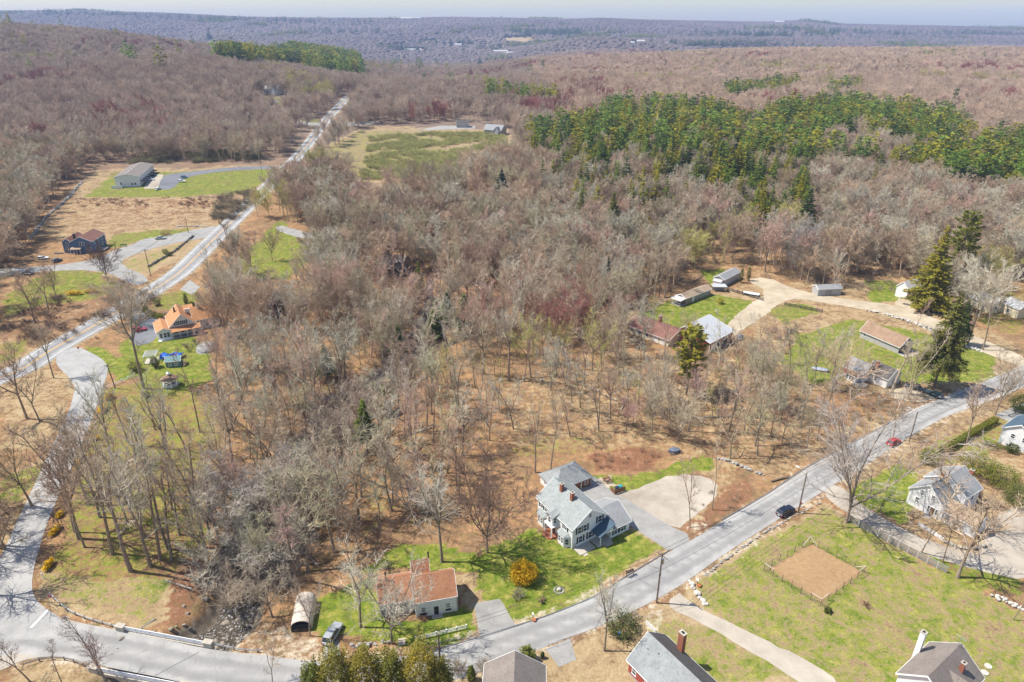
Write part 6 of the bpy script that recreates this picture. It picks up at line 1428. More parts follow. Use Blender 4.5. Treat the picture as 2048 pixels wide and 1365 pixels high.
def car(kind, label, px, py, ang, m, L=4.6, W=1.82, H=1.5, name='parked_car', cat_='car', xy=None):
    global WHEEL
    if WHEEL is None: WHEEL = wheel_mesh()
    p = at(px, py) if xy is None else on(*xy); t = thing(name, label, cat_, p + Vector((0, 0, .06)), R(ang)); hw = W / 2; hl = L / 2
    hood, belt, g0 = (.98, 1.02, .3) if kind in ('suv', 'pickup') else (.86, .9, .24); bz = .28 if kind in ('suv', 'pickup') else .2
    loft([(-hl, hw * .86, bz + .15, belt * .72, belt * .86), (-hl + .18, hw * .96, bz, belt * .85, belt * .97), (-hl * .5, hw, bz, belt * .9, belt), (hl * .3, hw, bz, belt * .9, belt), (hl * .62, hw * .99, bz, hood * .88, hood * .97), (hl - .25, hw * .94, bz, hood * .78, hood * .88), (hl, hw * .8, bz + .15, hood * .62, hood * .72)]).build('body', m, t, smooth=False)
    c0, c1, a0, a1 = {'suv': (-hl + .12, hl * .36, .28, .62), 'sedan': (-hl * .66, hl * .38, .55, .7), 'wagon': (-hl + .15, hl * .36, .35, .68), 'pickup': (-hl * .12, hl * .42, .15, .5), 'hatch': (-hl + .2, hl * .4, .35, .65)}[kind]
    zb = belt - .02; g = MB(); hb = hw * .86; ht = hw * .7; zt = H - .06
    P = [(c0, -hb, zb), (c1, -hb, zb), (c1, hb, zb), (c0, hb, zb), (c0 + a0, -ht, zt), (c1 - a1, -ht, zt), (c1 - a1, ht, zt), (c0 + a0, ht, zt)]
    g.add(P, [(0, 1, 5, 4), (1, 2, 6, 5), (2, 3, 7, 6), (3, 0, 4, 7)]); g.build('window_glass', M_GLASS, t)
    r = MB(); r.add([(c0 + a0 - .03, -ht - .02, zt), (c1 - a1 + .03, -ht - .02, zt), (c1 - a1 + .03, ht + .02, zt), (c0 + a0 - .03, ht + .02, zt), (c0 + a0 + .08, -ht + .1, H), (c1 - a1 - .1, -ht + .1, H), (c1 - a1 - .1, ht - .1, H), (c0 + a0 + .08, ht - .1, H)], [(3, 2, 1, 0), (4, 5, 6, 7), (0, 1, 5, 4), (1, 2, 6, 5), (2, 3, 7, 6), (3, 0, 4, 7)])
    for i in range(4): r.tube(P[i], P[i + 4], .045, .045, 4)
    mx = (c0 + c1) / 2
    for sg in (-1, 1): r.tube((mx, sg * hb, zb), (mx, sg * ht, zt), .04, .04, 4)
    r.build('roof', m, t)
    if kind == 'pickup':
        b = MB(); b.b2(-hl + .1, -hl * .14, -hw * .74, hw * .74, belt * .99, belt + .012); b.build('bed', M_BLACK, t)
        b = MB()
        for sg in (-1, 1): b.b2(-hl + .05, -hl * .13, sg * hw * .8 - .05, sg * hw * .8 + .05, belt * .9, belt + .16)
        b.b2(-hl + .02, -hl + .1, -hw * .8, hw * .8, belt * .8, belt + .16); b.build('bed_rail', m, t)
    for sx in (-.6, .62):
        for sy in (-1, 1): w_ = link('wheel', WHEEL[0], t, (sx * hl, sy * (hw - .1), .34)); link('rim', WHEEL[1], w_)
    for sy in (-1, 1):
        b = MB(); b.box((hl - .1, sy * hw * .62, hood * .66), (.16, .34, .15)); b.build('headlight', M_METAL, t)
        b = MB(); b.box((-hl + .07, sy * hw * .74, belt * .76), (.16, .26, .2)); b.build('taillight', M_RED, t)
        b = MB(); b.box((c1 - .15, sy * (hw + .05), belt + .08), (.16, .14, .12)); b.build('side_mirror', m, t)
    b = MB(); b.b2(-hl - .03, -hl + .1, -.26, .26, belt * .5, belt * .5 + .13); b.build('number_plate', M_WHITE, t)
    return t
P_NAVY = paint('navy paint', (.012, .016, .035)); P_SILVER = paint('silver paint', (.32, .34, .36)); P_BLACKP = paint('black paint', (.012, .014, .02)); P_GREEN = paint('green paint', (.02, .055, .065)); P_WHITEP = paint('white car paint', (.75, .76, .77)); P_REDP = paint('red paint', (.4, .03, .04)); P_TEAL = paint('teal paint', (.01, .12, .2)); P_GREYP = paint('grey paint', (.11, .12, .13)); P_BLUEP = paint('blue paint', (.05, .07, .2))
def pang(a, b):
    A, B_ = flat(*a), flat(*b); return math.degrees(math.atan2(B_[1] - A[1], B_[0] - A[0]))
car('suv', 'dark navy car driving on the village road by the utility pole', 1570, 1027, 34, P_NAVY, 4.7, 1.9, 1.62, 'moving_car')
car('wagon', 'silver grey minivan parked on the grass beside the tarp covered carport', 666, 1272, pang((660, 1285), (680, 1250)), P_SILVER, 4.9, 1.95, 1.7)
car('pickup', 'black pickup truck parked on the dirt drive by the drooping spruce', 1830, 780, pang((1808, 772), (1850, 785)), P_BLACKP, 5.8, 2.0, 1.85, 'pickup_truck', 'pickup')
car('wagon', 'dark green station wagon parked nose to tail with the black pickup', 1866, 792, pang((1880, 797), (1850, 785)), P_GREEN, 4.8, 1.8, 1.45)
car('hatch', 'red car on the village road half hidden by the twiggy roadside tree', 1786, 888, 33, P_REDP, 4.3, 1.8, 1.5)
car('pickup', 'dark truck in the shade under the huge yellow green evergreen', 1866, 625, -28, P_BLACKP, 5.4, 2.0, 1.9, 'parked_truck', 'truck')
car('sedan', 'blue car parked at the corner of the red barn', 1479, 678, 60, P_BLUEP, 4.5)
car('sedan', 'silver sedan parked on the driveway pad right of the blue house', 322, 479, 10, P_SILVER, 5.0)
car('hatch', 'white car parked in front of the blue house', 87, 519, 20, P_WHITEP, 4.4)
car('suv', 'grey car parked in front of the blue house beside the white one', 115, 524, 75, P_GREYP, 4.5, 1.85, 1.65)
car('sedan', 'dark car parked on the drive far left of the blue house', 56, 550, 0, P_BLACKP, 4.7)
car('hatch', 'red car on the driveway of the orange roofed house', 280, 662, 15, P_REDP, 4.4)
car('suv', 'white utility vehicle parked on the townhouse grass edge', 364, 365, 3, P_WHITEP, 4.9, 1.9, 1.85)
car('hatch', 'teal car parked beside the white utility vehicle', 369, 357, 3, P_TEAL, 4.7, 1.9, 1.7)
car('hatch', 'white car at the near end of the townhouse parking area', 317, 380, 80, P_WHITEP, 4.4)
car('sedan', 'white car parked close to the townhouse doors', 303, 361, 0, P_WHITEP, 4.8)
car('hatch', 'dark car farthest along the townhouse row', 297, 352, 0, P_BLACKP, 4.3); car('suv', 'dark green car behind the white car at the townhouses', 307, 353, 10, P_GREEN, 4.4, 1.85, 1.7)

# ------------------------------------------------------------------ poles and wires
def upole(px, py, ty, label, ang, arms=1, transformer=False, lamp=None, lean=0.0):
    p = at(px, py); hh = topz(px, py, ty); t = thing('utility_pole', label, 'utility pole', p, R(ang)); t.rotation_euler.y = lean
    mb = MB(); mb.tube((0, 0, -.5), (0, 0, hh), .17, .12, 8); mb.build('pole', M_POLE, t)
    for k in range(arms):
        mb = MB(); mb.box((0, 0, hh - .5 - .9 * k), (.12, 2.4, .13)); a = mb.build('crossarm', M_POLE, t)
        ins = MB()
        for yy in (-1.05, -.45, .45, 1.05): ins.tube((0, yy, hh - .43 - .9 * k), (0, yy, hh - .2 - .9 * k), .05, .04, 6)
        ins.build('insulator', M_METAL, a)
    if transformer: mb = MB(); mb.tube((.38, 0, hh - 2.5), (.38, 0, hh - 1.5), .25, .25, 10); mb.tube((.38, 0, hh - 1.5), (.38, 0, hh - 1.35), .25, .1, 10); mb.build('transformer', M_METAL, t)
    if lamp:
        mb = MB(); mb.tube((0, 0, hh - .25), (0, lamp, hh + .15), .035, .035, 6); ar = mb.build('lamp_arm', M_METAL, t); mb = MB(); mb.box((0, lamp + (.3 if lamp > 0 else -.3), hh + .14), (.28, .75, .14)); mb.build('lamp_head', M_WHITE, ar)
    mb = MB(); mb.box((0, 0, hh * .58), (.5, .16, .2)); mb.build('cable_bracket', M_DARK, t)
    return p, hh
pA = upole(1313, 1206, 1107, 'utility pole with transformer at the mouth of the gravel drive', 36, 1, True)
pB = upole(1596, 1026, 945, 'utility pole with a street lamp beside the driving car', 36, 0, False, 1.9)
pC = upole(1818, 884, 824, 'utility pole with a street lamp near the red car', 36, 0, False, 1.9)
pD = upole(881, 1338, 1268, 'plain wooden pole standing behind the cedars at the bottom', 20, 0)
pE = upole(302, 553, 499, 'utility pole beside the dark stone wall on the highway', 90, 1)
pF = upole(231, 777, 728, 'leaning reddish pole behind the white guard posts', 70, 1, False, None, R(-4))
pG = upole(377, 466, 437, 'utility pole farther up the highway beyond the dark wall', 90, 1)
pH = upole(525, 352, 322, 'utility pole by the townhouse lane at the highway', 95, 1)
def wire(a, b, sag, label, n=14, r=.03):
    mb = MB(); a, b = Vector(a), Vector(b); P = [a.lerp(b, k / n) - Vector((0, 0, sag * 4 * (k / n) * (1 - k / n))) for k in range(n + 1)]
    for u, v in zip(P, P[1:]): mb.tube(u, v, r, r, 3, caps=False)
    tag(mb.build('power_line', M_BLACK), label, 'wire', 'wires strung between the roadside poles')
def span(A, B_, label, hs=((.15, 0), (.15, .8), (3.9, 0))):
    for dz, off in hs: wire(A[0] + Vector((-off * .58, off * .8, A[1] - dz)), B_[0] + Vector((-off * .58, off * .8, B_[1] - dz)), .8, label)
span(pA, pB, 'black wire strung over the road between the transformer pole and the lamp pole'); span(pB, pC, 'black wire strung between the two street lamp poles'); span(pD, pA, 'black wire running from the pole by the cedars to the transformer pole')
span(pC, (on(*flat(2130, 735)), 9.5), 'black wire running from the last lamp pole past the right edge'); span(pE, pG, 'wire strung along the highway between its poles'); span(pF, (on(*flat(-60, 1180)), 9.0), 'wire running down the side road from the leaning pole'); span(pE, (on(*flat(40, 690)), 9.5), 'wire crossing the highway towards the left edge')
wire(pA[0] + Vector((0, 0, pA[1] - 3.6)), (13.5, 105.5, gz(13.5, 105.5) + 4.2), .6, 'service wire from the transformer pole to the big white house')

# ------------------------------------------------------------------ bridge, rails, signs
def poly3(px, z=0.0, n=4):
    C = spline([flat(*p) for p in px], n); return [on(x, y, z) for x, y in C]
def guard_rail(label, px, material=M_METAL, step=1.9):
    C = spline([flat(*p) for p in px], 8); base = on(*C[0]); t = thing('guard_rail', label, 'guard rail', base); mb = MB(); D = offset(C, .0)
    for a, b in zip(C, C[1:]):
        za, zb = gz(*a) - base.z, gz(*b) - base.z
        for z0, z1, o_ in ((.45, .54, .0), (.54, .62, .05), (.62, .7, .0), (.7, .78, .05)):
            d = (b - a); nn = np.array([-d[1], d[0]]) / (np.linalg.norm(d) + 1e-9) * o_
            q = [(a[0] + nn[0] - base.x, a[1] + nn[1] - base.y), (b[0] + nn[0] - base.x, b[1] + nn[1] - base.y)]
            mb.add([(*q[0], za + z0), (*q[1], zb + z0), (*q[1], zb + z1), (*q[0], za + z1), (q[0][0] + nn[0] * .2 + .03, q[0][1] + .03, za + z1), (q[1][0] + .03, q[1][1] + .03, zb + z1)], [(0, 1, 2, 3), (3, 2, 5, 4)])
    mb.build('rail_beam', material, t); acc = 0; pm = MB(); pm.b2(-.08, .08, -.08, .08, -.3, .82); pm = pm.mesh('post', M_POLE)
    for a, b in zip(C, C[1:]):
        acc += float(np.linalg.norm(b - a))
        if acc > step: acc = 0; p = on(*b); link('post', pm, t, (p.x - base.x - .12, p.y - base.y + .12, p.z - base.z))
guard_rail('curved steel guard rail on the corner of the left lawn', [(99, 1190), (122, 1212), (145, 1228), (180, 1242), (215, 1252), (236, 1258)])
guard_rail('short steel guard rail right of the stream', [(428, 1293), (470, 1302), (500, 1306), (527, 1305)])
guard_rail('weathered guard rail curving round the bottom left corner', [(48, 1333), (90, 1321), (130, 1321), (160, 1330), (185, 1340)], M_WOODG)
def bridge():
    a, b = on(*flat(243, 1260)), on(*flat(418, 1293)); a2, b2_ = on(*flat(190, 1342)), on(*flat(372, 1377))
    t = thing('road_bridge', 'small road bridge over the stream with white rails and stone end posts', 'bridge', a); rel = lambda p: p - a
    for p, q in ((a, b), (a2, b2_)):
        an = math.atan2((q - p).y, (q - p).x)
        for e in (p, q):
            mb = MB(); mb.box((0, 0, .1), (1.5, .8, 1.8), 0); mb.box((0, 0, 1.08), (1.7, 1.0, .18)); mb.build('end_pillar', M_CONC, t, rel(e), an)
        for k in range(3):
            mb = MB(); u = rel(p) + Vector((0, 0, .35 + .3 * k)); v = rel(q) + Vector((0, 0, .35 + .3 * k)); mid = (u + v) / 2; L_ = (v - u).length - 1.4
            mb.box((0, 0, 0), (L_, .1, .16)); o = mb.build('bridge_rail', M_WHITE, t, mid, an)
        n = 6
        for k in range(1, n):
            mb = MB(); mb.box((0, 0, .5), (.12, .14, 1.1)); mb.build('rail_post', M_WHITE, t, rel(p).lerp(rel(q), k / n), an)
        mb = MB(); mb.box((0, 0, -.25), ((q - p).length, .5, .5)); mb.build('deck_edge', M_CONC, t, (rel(p) + rel(q)) / 2, an)
    for (p, q) in ((a, a2), (b, b2_)):
        u, v = rel(p), rel(q); an = math.atan2((v - u).y, (v - u).x); mb = MB(); mb.box((0, 0, -2.1), ((v - u).length + .4, .7, 3.6)); mb.build('abutment', M_CONC, t, (u + v) / 2, an)
    c_ = on(*flat(274, 1262)), on(*flat(310, 1236)); u, v = rel(c_[0]), rel(c_[1]); an = math.atan2((v - u).y, (v - u).x); mb = MB(); mb.box((0, 0, -1.2), ((v - u).length, .45, 2.6)); mb.build('wing_wall', mat('stained concrete', (.2, .18, .15), .9, .3, 1.2), t, (u + v) / 2, an)  # wing wall concrete is coloured darker to paint in the shade on it
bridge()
def sign_text(txt, size, material, parent, loc, rz):
    cu = bpy.data.curves.new('letters', 'FONT'); cu.body = txt; cu.size = size; cu.align_x = 'CENTER'; cu.align_y = 'CENTER'; cu.extrude = .002; cu.materials.append(material)
    tmp = bpy.data.objects.new('lettering', cu); me = bpy.data.meshes.new_from_object(tmp); bpy.data.objects.remove(tmp); me.materials.clear(); me.materials.append(material); o = bpy.data.objects.new('lettering', me); COL.objects.link(o); o.parent = parent; o.location = loc; o.rotation_euler = (R(90), 0, rz); return o
def stop_sign(label, px, py, ang):
    t = thing('stop_sign', label, 'stop sign', at(px, py), R(ang)); mb = MB(); mb.tube((0, 0, -.3), (0, 0, 2.55), .035, .035, 6); mb.build('post', M_METAL, t)
    mb = MB(); mb.prism([(.4 * math.cos(R(22.5 + 45 * k)), 2.15 + .4 * math.sin(R(22.5 + 45 * k))) for k in range(8)], -.05, -.04, 'y'); p = mb.build('sign_plate', M_WHITE, t)
    mb = MB(); mb.prism([(.37 * math.cos(R(22.5 + 45 * k)), 2.15 + .37 * math.sin(R(22.5 + 45 * k))) for k in range(8)], -.055, -.051, 'y'); mb.build('sign_face', M_RED, p); sign_text('STOP', .27, M_WHITE, p, (0, -.06, 2.15), 0)
stop_sign('red stop sign at the end of the curved guard rail', 106, 1210, 25); stop_sign('red stop sign at the highway corner of the side road', 160, 708, 10)
t = thing('warning_sign', 'small yellow sign on the verge beside the driving car', 'sign', at(1577, 1052), R(40)); mb = MB(); mb.tube((0, 0, -.2), (0, 0, 1.9), .035, .035, 6); mb.build('post', M_METAL, t); mb = MB(); mb.box((0, -.05, 1.6), (.55, .03, .55)); mb.build('sign_plate', mat('sign yellow', (.75, .5, .02), .5, .05), t)
t = thing('marker_post', 'white marker post on the corner of the left lawn', 'post', at(88, 1158)); mb = MB(); mb.box((0, 0, .6), (.14, .14, 1.5), 0, 0, 1, Matrix.Rotation(R(-8), 4, 'Y')); mb.build('post', M_WHITE, t); mb = MB(); mb.box((-.1, 0, 1.36), (.18, .18, .06)); mb.build('cap', M_WHITE, t)
t = thing('storm_drain', 'dark storm drain grate at the road edge by the curved guard rail', 'drain', at(130, 1238) + Vector((0, 0, .07)), R(-15)); mb = MB(); mb.b2(-.65, .65, -.45, .45, -.1, .03); mb.build('frame', M_CONC, t); mb = MB()
for k in range(7): mb.b2(-.55 + k * .16, -.46 + k * .16, -.36, .36, .031, .045)
mb.build('grate', M_DARK, t)

# ------------------------------------------------------------------ fences and walls
def rail_fence(name, label, px, n, hgt_, rails, material, post=.12, rail=.1, group=None):
    C = [on(*flat(*p)) for p in px]; a = C[0]; t = thing(name, label, 'fence', a, 0, group); pts = []
    for u, v in zip(C, C[1:]):
        for k in range(n): pts.append(u.lerp(v, k / n))
    pts.append(C[-1]); pm = MB(); pm.b2(-post / 2, post / 2, -post / 2, post / 2, -.3, hgt_ + .1); pm.b2(-post * .75, post * .75, -post * .75, post * .75, hgt_ + .1, hgt_ + .15); pm = pm.mesh('post', material)
    for p in pts: link('post', pm, t, p - a)
    for u, v in zip(pts, pts[1:]):
        d = v - u; an = math.atan2(d.y, d.x)
        for z in rails: mb = MB(); mb.box((0, 0, 0), (d.length - post, .05, rail)); mb.build('rail', material, t, (u + v) / 2 - a + Vector((0, 0, z)), an)
rail_fence('white_rail_fence', 'short white post and rail fence beside the concrete driveway', [(832, 1281), (933, 1257)], 5, .85, (.25, .55, .85), M_WHITE, .14, .12)
rail_fence('dark_rail_fence', 'dark board fence between the brown mobile home and the dirt track', [(1446, 578), (1526, 602)], 8, 1.2, (.3, .65, 1.0), M_DARK, .14, .2); rail_fence('dark_rail_fence', 'dark board fence on the inner side of the dirt track bend', [(1569, 611), (1644, 625)], 7, 1.2, (.3, .65, 1.0), M_DARK, .14, .2)
rail_fence('white_guard_fence', 'white rail fence beside the leaning reddish pole', [(218, 777), (270, 753)], 4, .9, (.45, .85), M_WHITE, .16, .1)
def pickets(name, label, px, n, hgt_, material, gap=.14, trim=None):
    C = [on(*flat(*p)) for p in px]; a = C[0]; t = thing(name, label, 'fence', a)
    for u, v in zip(C, C[1:]):
        for k in range(n):
            p, q = u.lerp(v, k / n), u.lerp(v, (k + 1) / n); d = q - p; an = math.atan2(d.y, d.x); L_ = d.length; mb = MB(); m_ = int(L_ / gap)
            for i in range(m_): mb.b2(-L_ / 2 + gap * i + .02, -L_ / 2 + gap * i + .105, -.014, .014, .06, hgt_ + random.uniform(-.02, .02))
            o = mb.build('picket_panel', material, t, (p + q) / 2 - a, an); o['kind'] = 'stuff'; mb = MB()
            for z in (.3, hgt_ - .12): mb.b2(-L_ / 2, L_ / 2, .016, .07, z, z + .1)
            mb.build('rail', trim or material, t, (p + q) / 2 - a, an); mb = MB(); mb.b2(-.07, .07, -.02, .12, -.3, hgt_ + .08); mb.build('post', trim or material, t, p - a, an)
pickets('grey_picket_fence', 'long weathered grey picket fence running down from the big spreading maple', [(1697, 1043), (1795, 1096), (1893, 1148)], 5, 1.6, M_WOODG, .125, mat('pale weathered wood', (.5, .48, .46), .8, .2))
pickets('white_picket_fence', 'low white fence along the lawn of the white house by the gravel drive', [(1836, 1052), (1862, 1068), (1886, 1084)], 3, .9, M_WHITE, .12)
pickets('white_gate_fence', 'short white fence at the back corner of the red house', [(1292, 1250), (1311, 1268)], 2, 1.0, M_WHITE, .12)
def stone_wall(label, px, h_=.7, wd=.8, dens=5.0, size=.32, material=None, name='stone_wall'):
    C = spline([flat(*p) for p in px], 10); a = on(*C[0]); t = thing(name, label, 'stone wall', a); L_ = float(np.linalg.norm(np.diff(C, axis=0), axis=1).sum()); mb = MB(); n = int(L_ * dens)
    s_ = np.concatenate([[0], np.cumsum(np.linalg.norm(np.diff(C, axis=0), axis=1))])
    for _ in range(n):
        u = random.uniform(0, L_); x = np.interp(u, s_, C[:, 0]); y = np.interp(u, s_, C[:, 1]); zz = random.random() ** 1.3; w2 = wd * (1 - .5 * zz) / 2; k = size * random.uniform(.6, 1.35)
        x += random.uniform(-w2, w2); y += random.uniform(-w2, w2); mb.blob((x - a.x, y - a.y, gz(x, y) - a.z + zz * h_ * .85 + .05), (k, k * random.uniform(.6, 1), k * random.uniform(.45, .75)), 0, .22, (6, 4))
    mb.build('stones', material or M_STONE, t)['kind'] = 'stuff'
M_PALEST = mat('pale stone', (.5, .47, .42), .9, .35, 1.0)
stone_wall('row of pale boulders at the mouth of the gravel drive', [(1380, 1165), (1388, 1182), (1402, 1200), (1414, 1213)], .5, .8, 3.2, .5, M_PALEST)
stone_wall('low stone edging along the road verge above the garden lawn', [(1408, 1153), (1490, 1092), (1560, 1048), (1640, 1008)], .25, .5, 2.6, .26); stone_wall('tumbled stone wall behind the gravel parking lot', [(1436, 918), (1470, 930), (1500, 942), (1528, 952)], .6, 1.0, 4.5, .35)
stone_wall('tumbled stone wall along the dirt track behind the long garage', [(1735, 622), (1790, 635), (1850, 655), (1900, 680), (1965, 706)], .7, 1.6, 4.5, .42, M_PALEST); stone_wall('stone wall at the right edge below the gravel drive', [(1982, 1192), (2010, 1205), (2070, 1232)], .7, 1.0, 5, .36, M_PALEST)
stone_wall('low stone wall in front of the small white house', [(704, 1292), (740, 1290), (785, 1285)], .6, .7, 5, .3); stone_wall('dark straight stone wall on the bank beside the highway', [(297, 535), (322, 521), (345, 508), (368, 490), (387, 474)], .9, .8, 6, .34, mat('dark stone', (.13, .125, .12), .9, .3))
stone_wall('curved stone wall edging the drive before the white house wing', [(1886, 1085), (1915, 1097), (1950, 1098), (1984, 1090)], .8, .5, 7, .26); stone_wall('stone wall far up the highway behind the silver sedan', [(352, 455), (380, 454), (412, 455)], .7, 1.0, 4, .35, M_PALEST); stone_wall('line of field stones at the foot of the wood left of the townhouses', [(60, 480), (90, 440), (130, 405), (165, 370)], .7, 1.6, 2.2, .6)
mb = MB(); C = spline([tuple(p) for p in BROOK[:-1]], 14)
for i in range(480):
    q = C[random.randrange(len(C))]; sp = random.gauss(0, 1) * (3.6 if q[1] > 105 else 4.4); an = random.uniform(0, 6.28); x, y = q[0] + sp * math.cos(an), q[1] + sp * math.sin(an); k = random.uniform(.2, .62) * (1 if random.random() < .85 else 1.7)
    mb.blob((x, y, gz(x, y) - float(channel(x, y)) + k * .15), (k, k * random.uniform(.6, 1), k * .6), 0, .25, (6, 4))
tag(mb.build('brook_stones', mat('brook stone', (.27, .235, .19), .9, .45, .8)), kind='stuff')
# fenced garden plot
G4 = [on(*flat(*p)) for p in ((1527, 1142), (1618, 1087), (1728, 1146), (1640, 1213))]
t = thing('garden_fence', 'post and wire fence with pale corner braces round the tilled garden plot', 'garden fence', G4[0]); net = MB(); pm = MB(); pm.tube((0, 0, -.3), (0, 0, 1.75), .06, .05, 6); pm = pm.mesh('post', M_POLE)
for e, (u, v) in enumerate(zip(G4, G4[1:] + G4[:1])):
    n = 6; pts = [u.lerp(v, k / n) - G4[0] for k in range(n + 1)]
    for p in pts[:-1]: link('post', pm, t, p)
    for z in np.linspace(.1, 1.6, 9): net.tube(pts[0] + Vector((0, 0, z)), pts[-1] + Vector((0, 0, z)), .006, .006, 3, caps=False)
    m_ = int((v - u).length / .3)
    for k in range(m_): q = (u.lerp(v, k / m_)) - G4[0]; net.tube(q + Vector((0, 0, .05)), q + Vector((0, 0, 1.62)), .005, .005, 3, caps=False)
    for s0, s1 in ((pts[0], pts[1]), (pts[-1], pts[-2])):
        mb = MB(); mb.tube(s0 + Vector((0, 0, 1.72)), s1 + Vector((0, 0, .15 if e in (0, 1) else 1.7)), .06, .06, 5); mb.build('brace', mat('bare pale timber', (.55, .48, .4), .8, .2), t)
net.build('wire_netting', M_DARK, t)['kind'] = 'stuff'

# ------------------------------------------------------------------ shrubs, hedges, cedars
def bushy(name, label, px, py, rx, ry, rz, n, size, tint, cat_='shrub', cone=0.0, group=None, seed=None, material=None, stems=True, twig=None):
    p = at(px, py); t = thing(name, label, cat_, p, random.uniform(0, 6.28) if rx == ry else 0, group); sd = random.randrange(9999) if seed is None else seed
    part('foliage', mesh_np('foliage', *leafy_blob(sd, rx, ry, rz, n, size, cone=cone), material or M_LEAF), t, [c * (1.0 if material or cat_ == 'cedar' else 1.5) for c in tint])
    if stems: part('stems', mesh_np('stems', *shrub(sd, rz * 1.5, rx * .9, 8, .02, 2), M_TWIG), t, twig or (.2, .15, .11))
    return t
CEDAR = (.24, .225, .045)
for px, top, rx, tint, lab in [(636, 1322, 2.0, (.16, .19, .05), 'small dark cedar at the left end of the row at the bottom edge'), (684, 1290, 2.9, CEDAR, 'cedar in the row at the bottom edge, second from the left'), (738, 1288, 2.9, CEDAR, 'cedar in the row at the bottom edge, third from the left'), (789, 1297, 2.5, (.2, .21, .045), 'cedar in the row at the bottom edge with a gap on its left'), (846, 1276, 3.1, (.26, .24, .045), 'tallest golden green cedar in the row at the bottom edge'), (884, 1318, 2.3, CEDAR, 'cedar at the right end of the row at the bottom edge')]:
    bushy('cedar_tree', lab, px, 1420, rx, rx, topz(px, 1420, top) * .5, 8500, .15, tint, 'cedar', .1, 'cedars along the bottom edge')
bushy('forsythia_bush', 'big round golden forsythia on the lawn between the white houses', 1047, 1160, 2.6, 2.6, 1.95, 5200, .15, (.72, .47, .02), 'bush', 0, None, 5, M_PETAL)
for px, py, rx, ry, rz, lab in [(219, 798, 1.1, 1.4, .9, 'bright yellow forsythia at the top of the side road'), (208, 822, 1.0, 2.2, .8, 'yellow forsythia below the topmost one on the side road'), (190, 880, 1.6, .8, .7, 'faded yellow forsythia strip crossing towards the left lawn'), (188, 916, 2.4, .7, .7, 'bright yellow forsythia hedge turning the lawn corner'), (160, 935, .7, 1.8, .7, 'yellow forsythia on the verge below the hedge corner'), (122, 1032, .6, 1.3, .6, 'small yellow forsythia at the foot of the roadside trees'), (112, 1065, .6, 1.8, .7, 'yellow forsythia strip along the left lawn edge'), (99, 1135, .6, 1.6, .8, 'lowest yellow forsythia on the left lawn edge')]:
    bushy('forsythia_hedge', lab, px, py, rx, ry, rz, 1100, .16, (.75, .52, .03), 'hedge', 0, 'forsythias along the side road', None, M_PETAL)
for px, py, lab in [(150, 590, 'yellow forsythia across the highway, left half'), (185, 586, 'yellow forsythia across the highway, right half')]: bushy('forsythia_bush', lab, px, py, 3.4, 1.2, .9, 900, .22, (.7, .5, .06), 'bush', 0, None, None, M_PETAL)
HD = [on(*flat(*p)) for p in ((1876, 912), (1990, 845))]; d_ = HD[1] - HD[0]; t = thing('clipped_hedge', 'clipped yellow green hedge running along the road verge at the right', 'hedge', (HD[0] + HD[1]) / 2, math.atan2(d_.y, d_.x)); g = np.random.default_rng(3); n = 6000; C = np.stack([g.uniform(-d_.length / 2, d_.length / 2, n), g.uniform(-.75, .75, n), g.uniform(.05, 1.7, n)], 1); C[:n // 2, 2] = 1.65 + g.normal(0, .05, n // 2); part('foliage', mesh_np('foliage', *leaf_faces(g, C, .16, .6, .3), M_LEAF), t, (.16, .18, .03))
OB = [('round yew by the driveway of the orange roofed house, nearest the road', 289, 623), ('round yew second from the road by the orange roofed house', 298, 630), ('round yew third from the road by the orange roofed house', 309, 635), ('round yew closest to the orange roofed house', 320, 638)]
for lab, px, py in OB: bushy('round_yew', lab, px, py, 1.5, 1.5, 1.1, 900, .16, (.13, .14, .03), 'shrub', 0, 'yews by the orange roofed house')
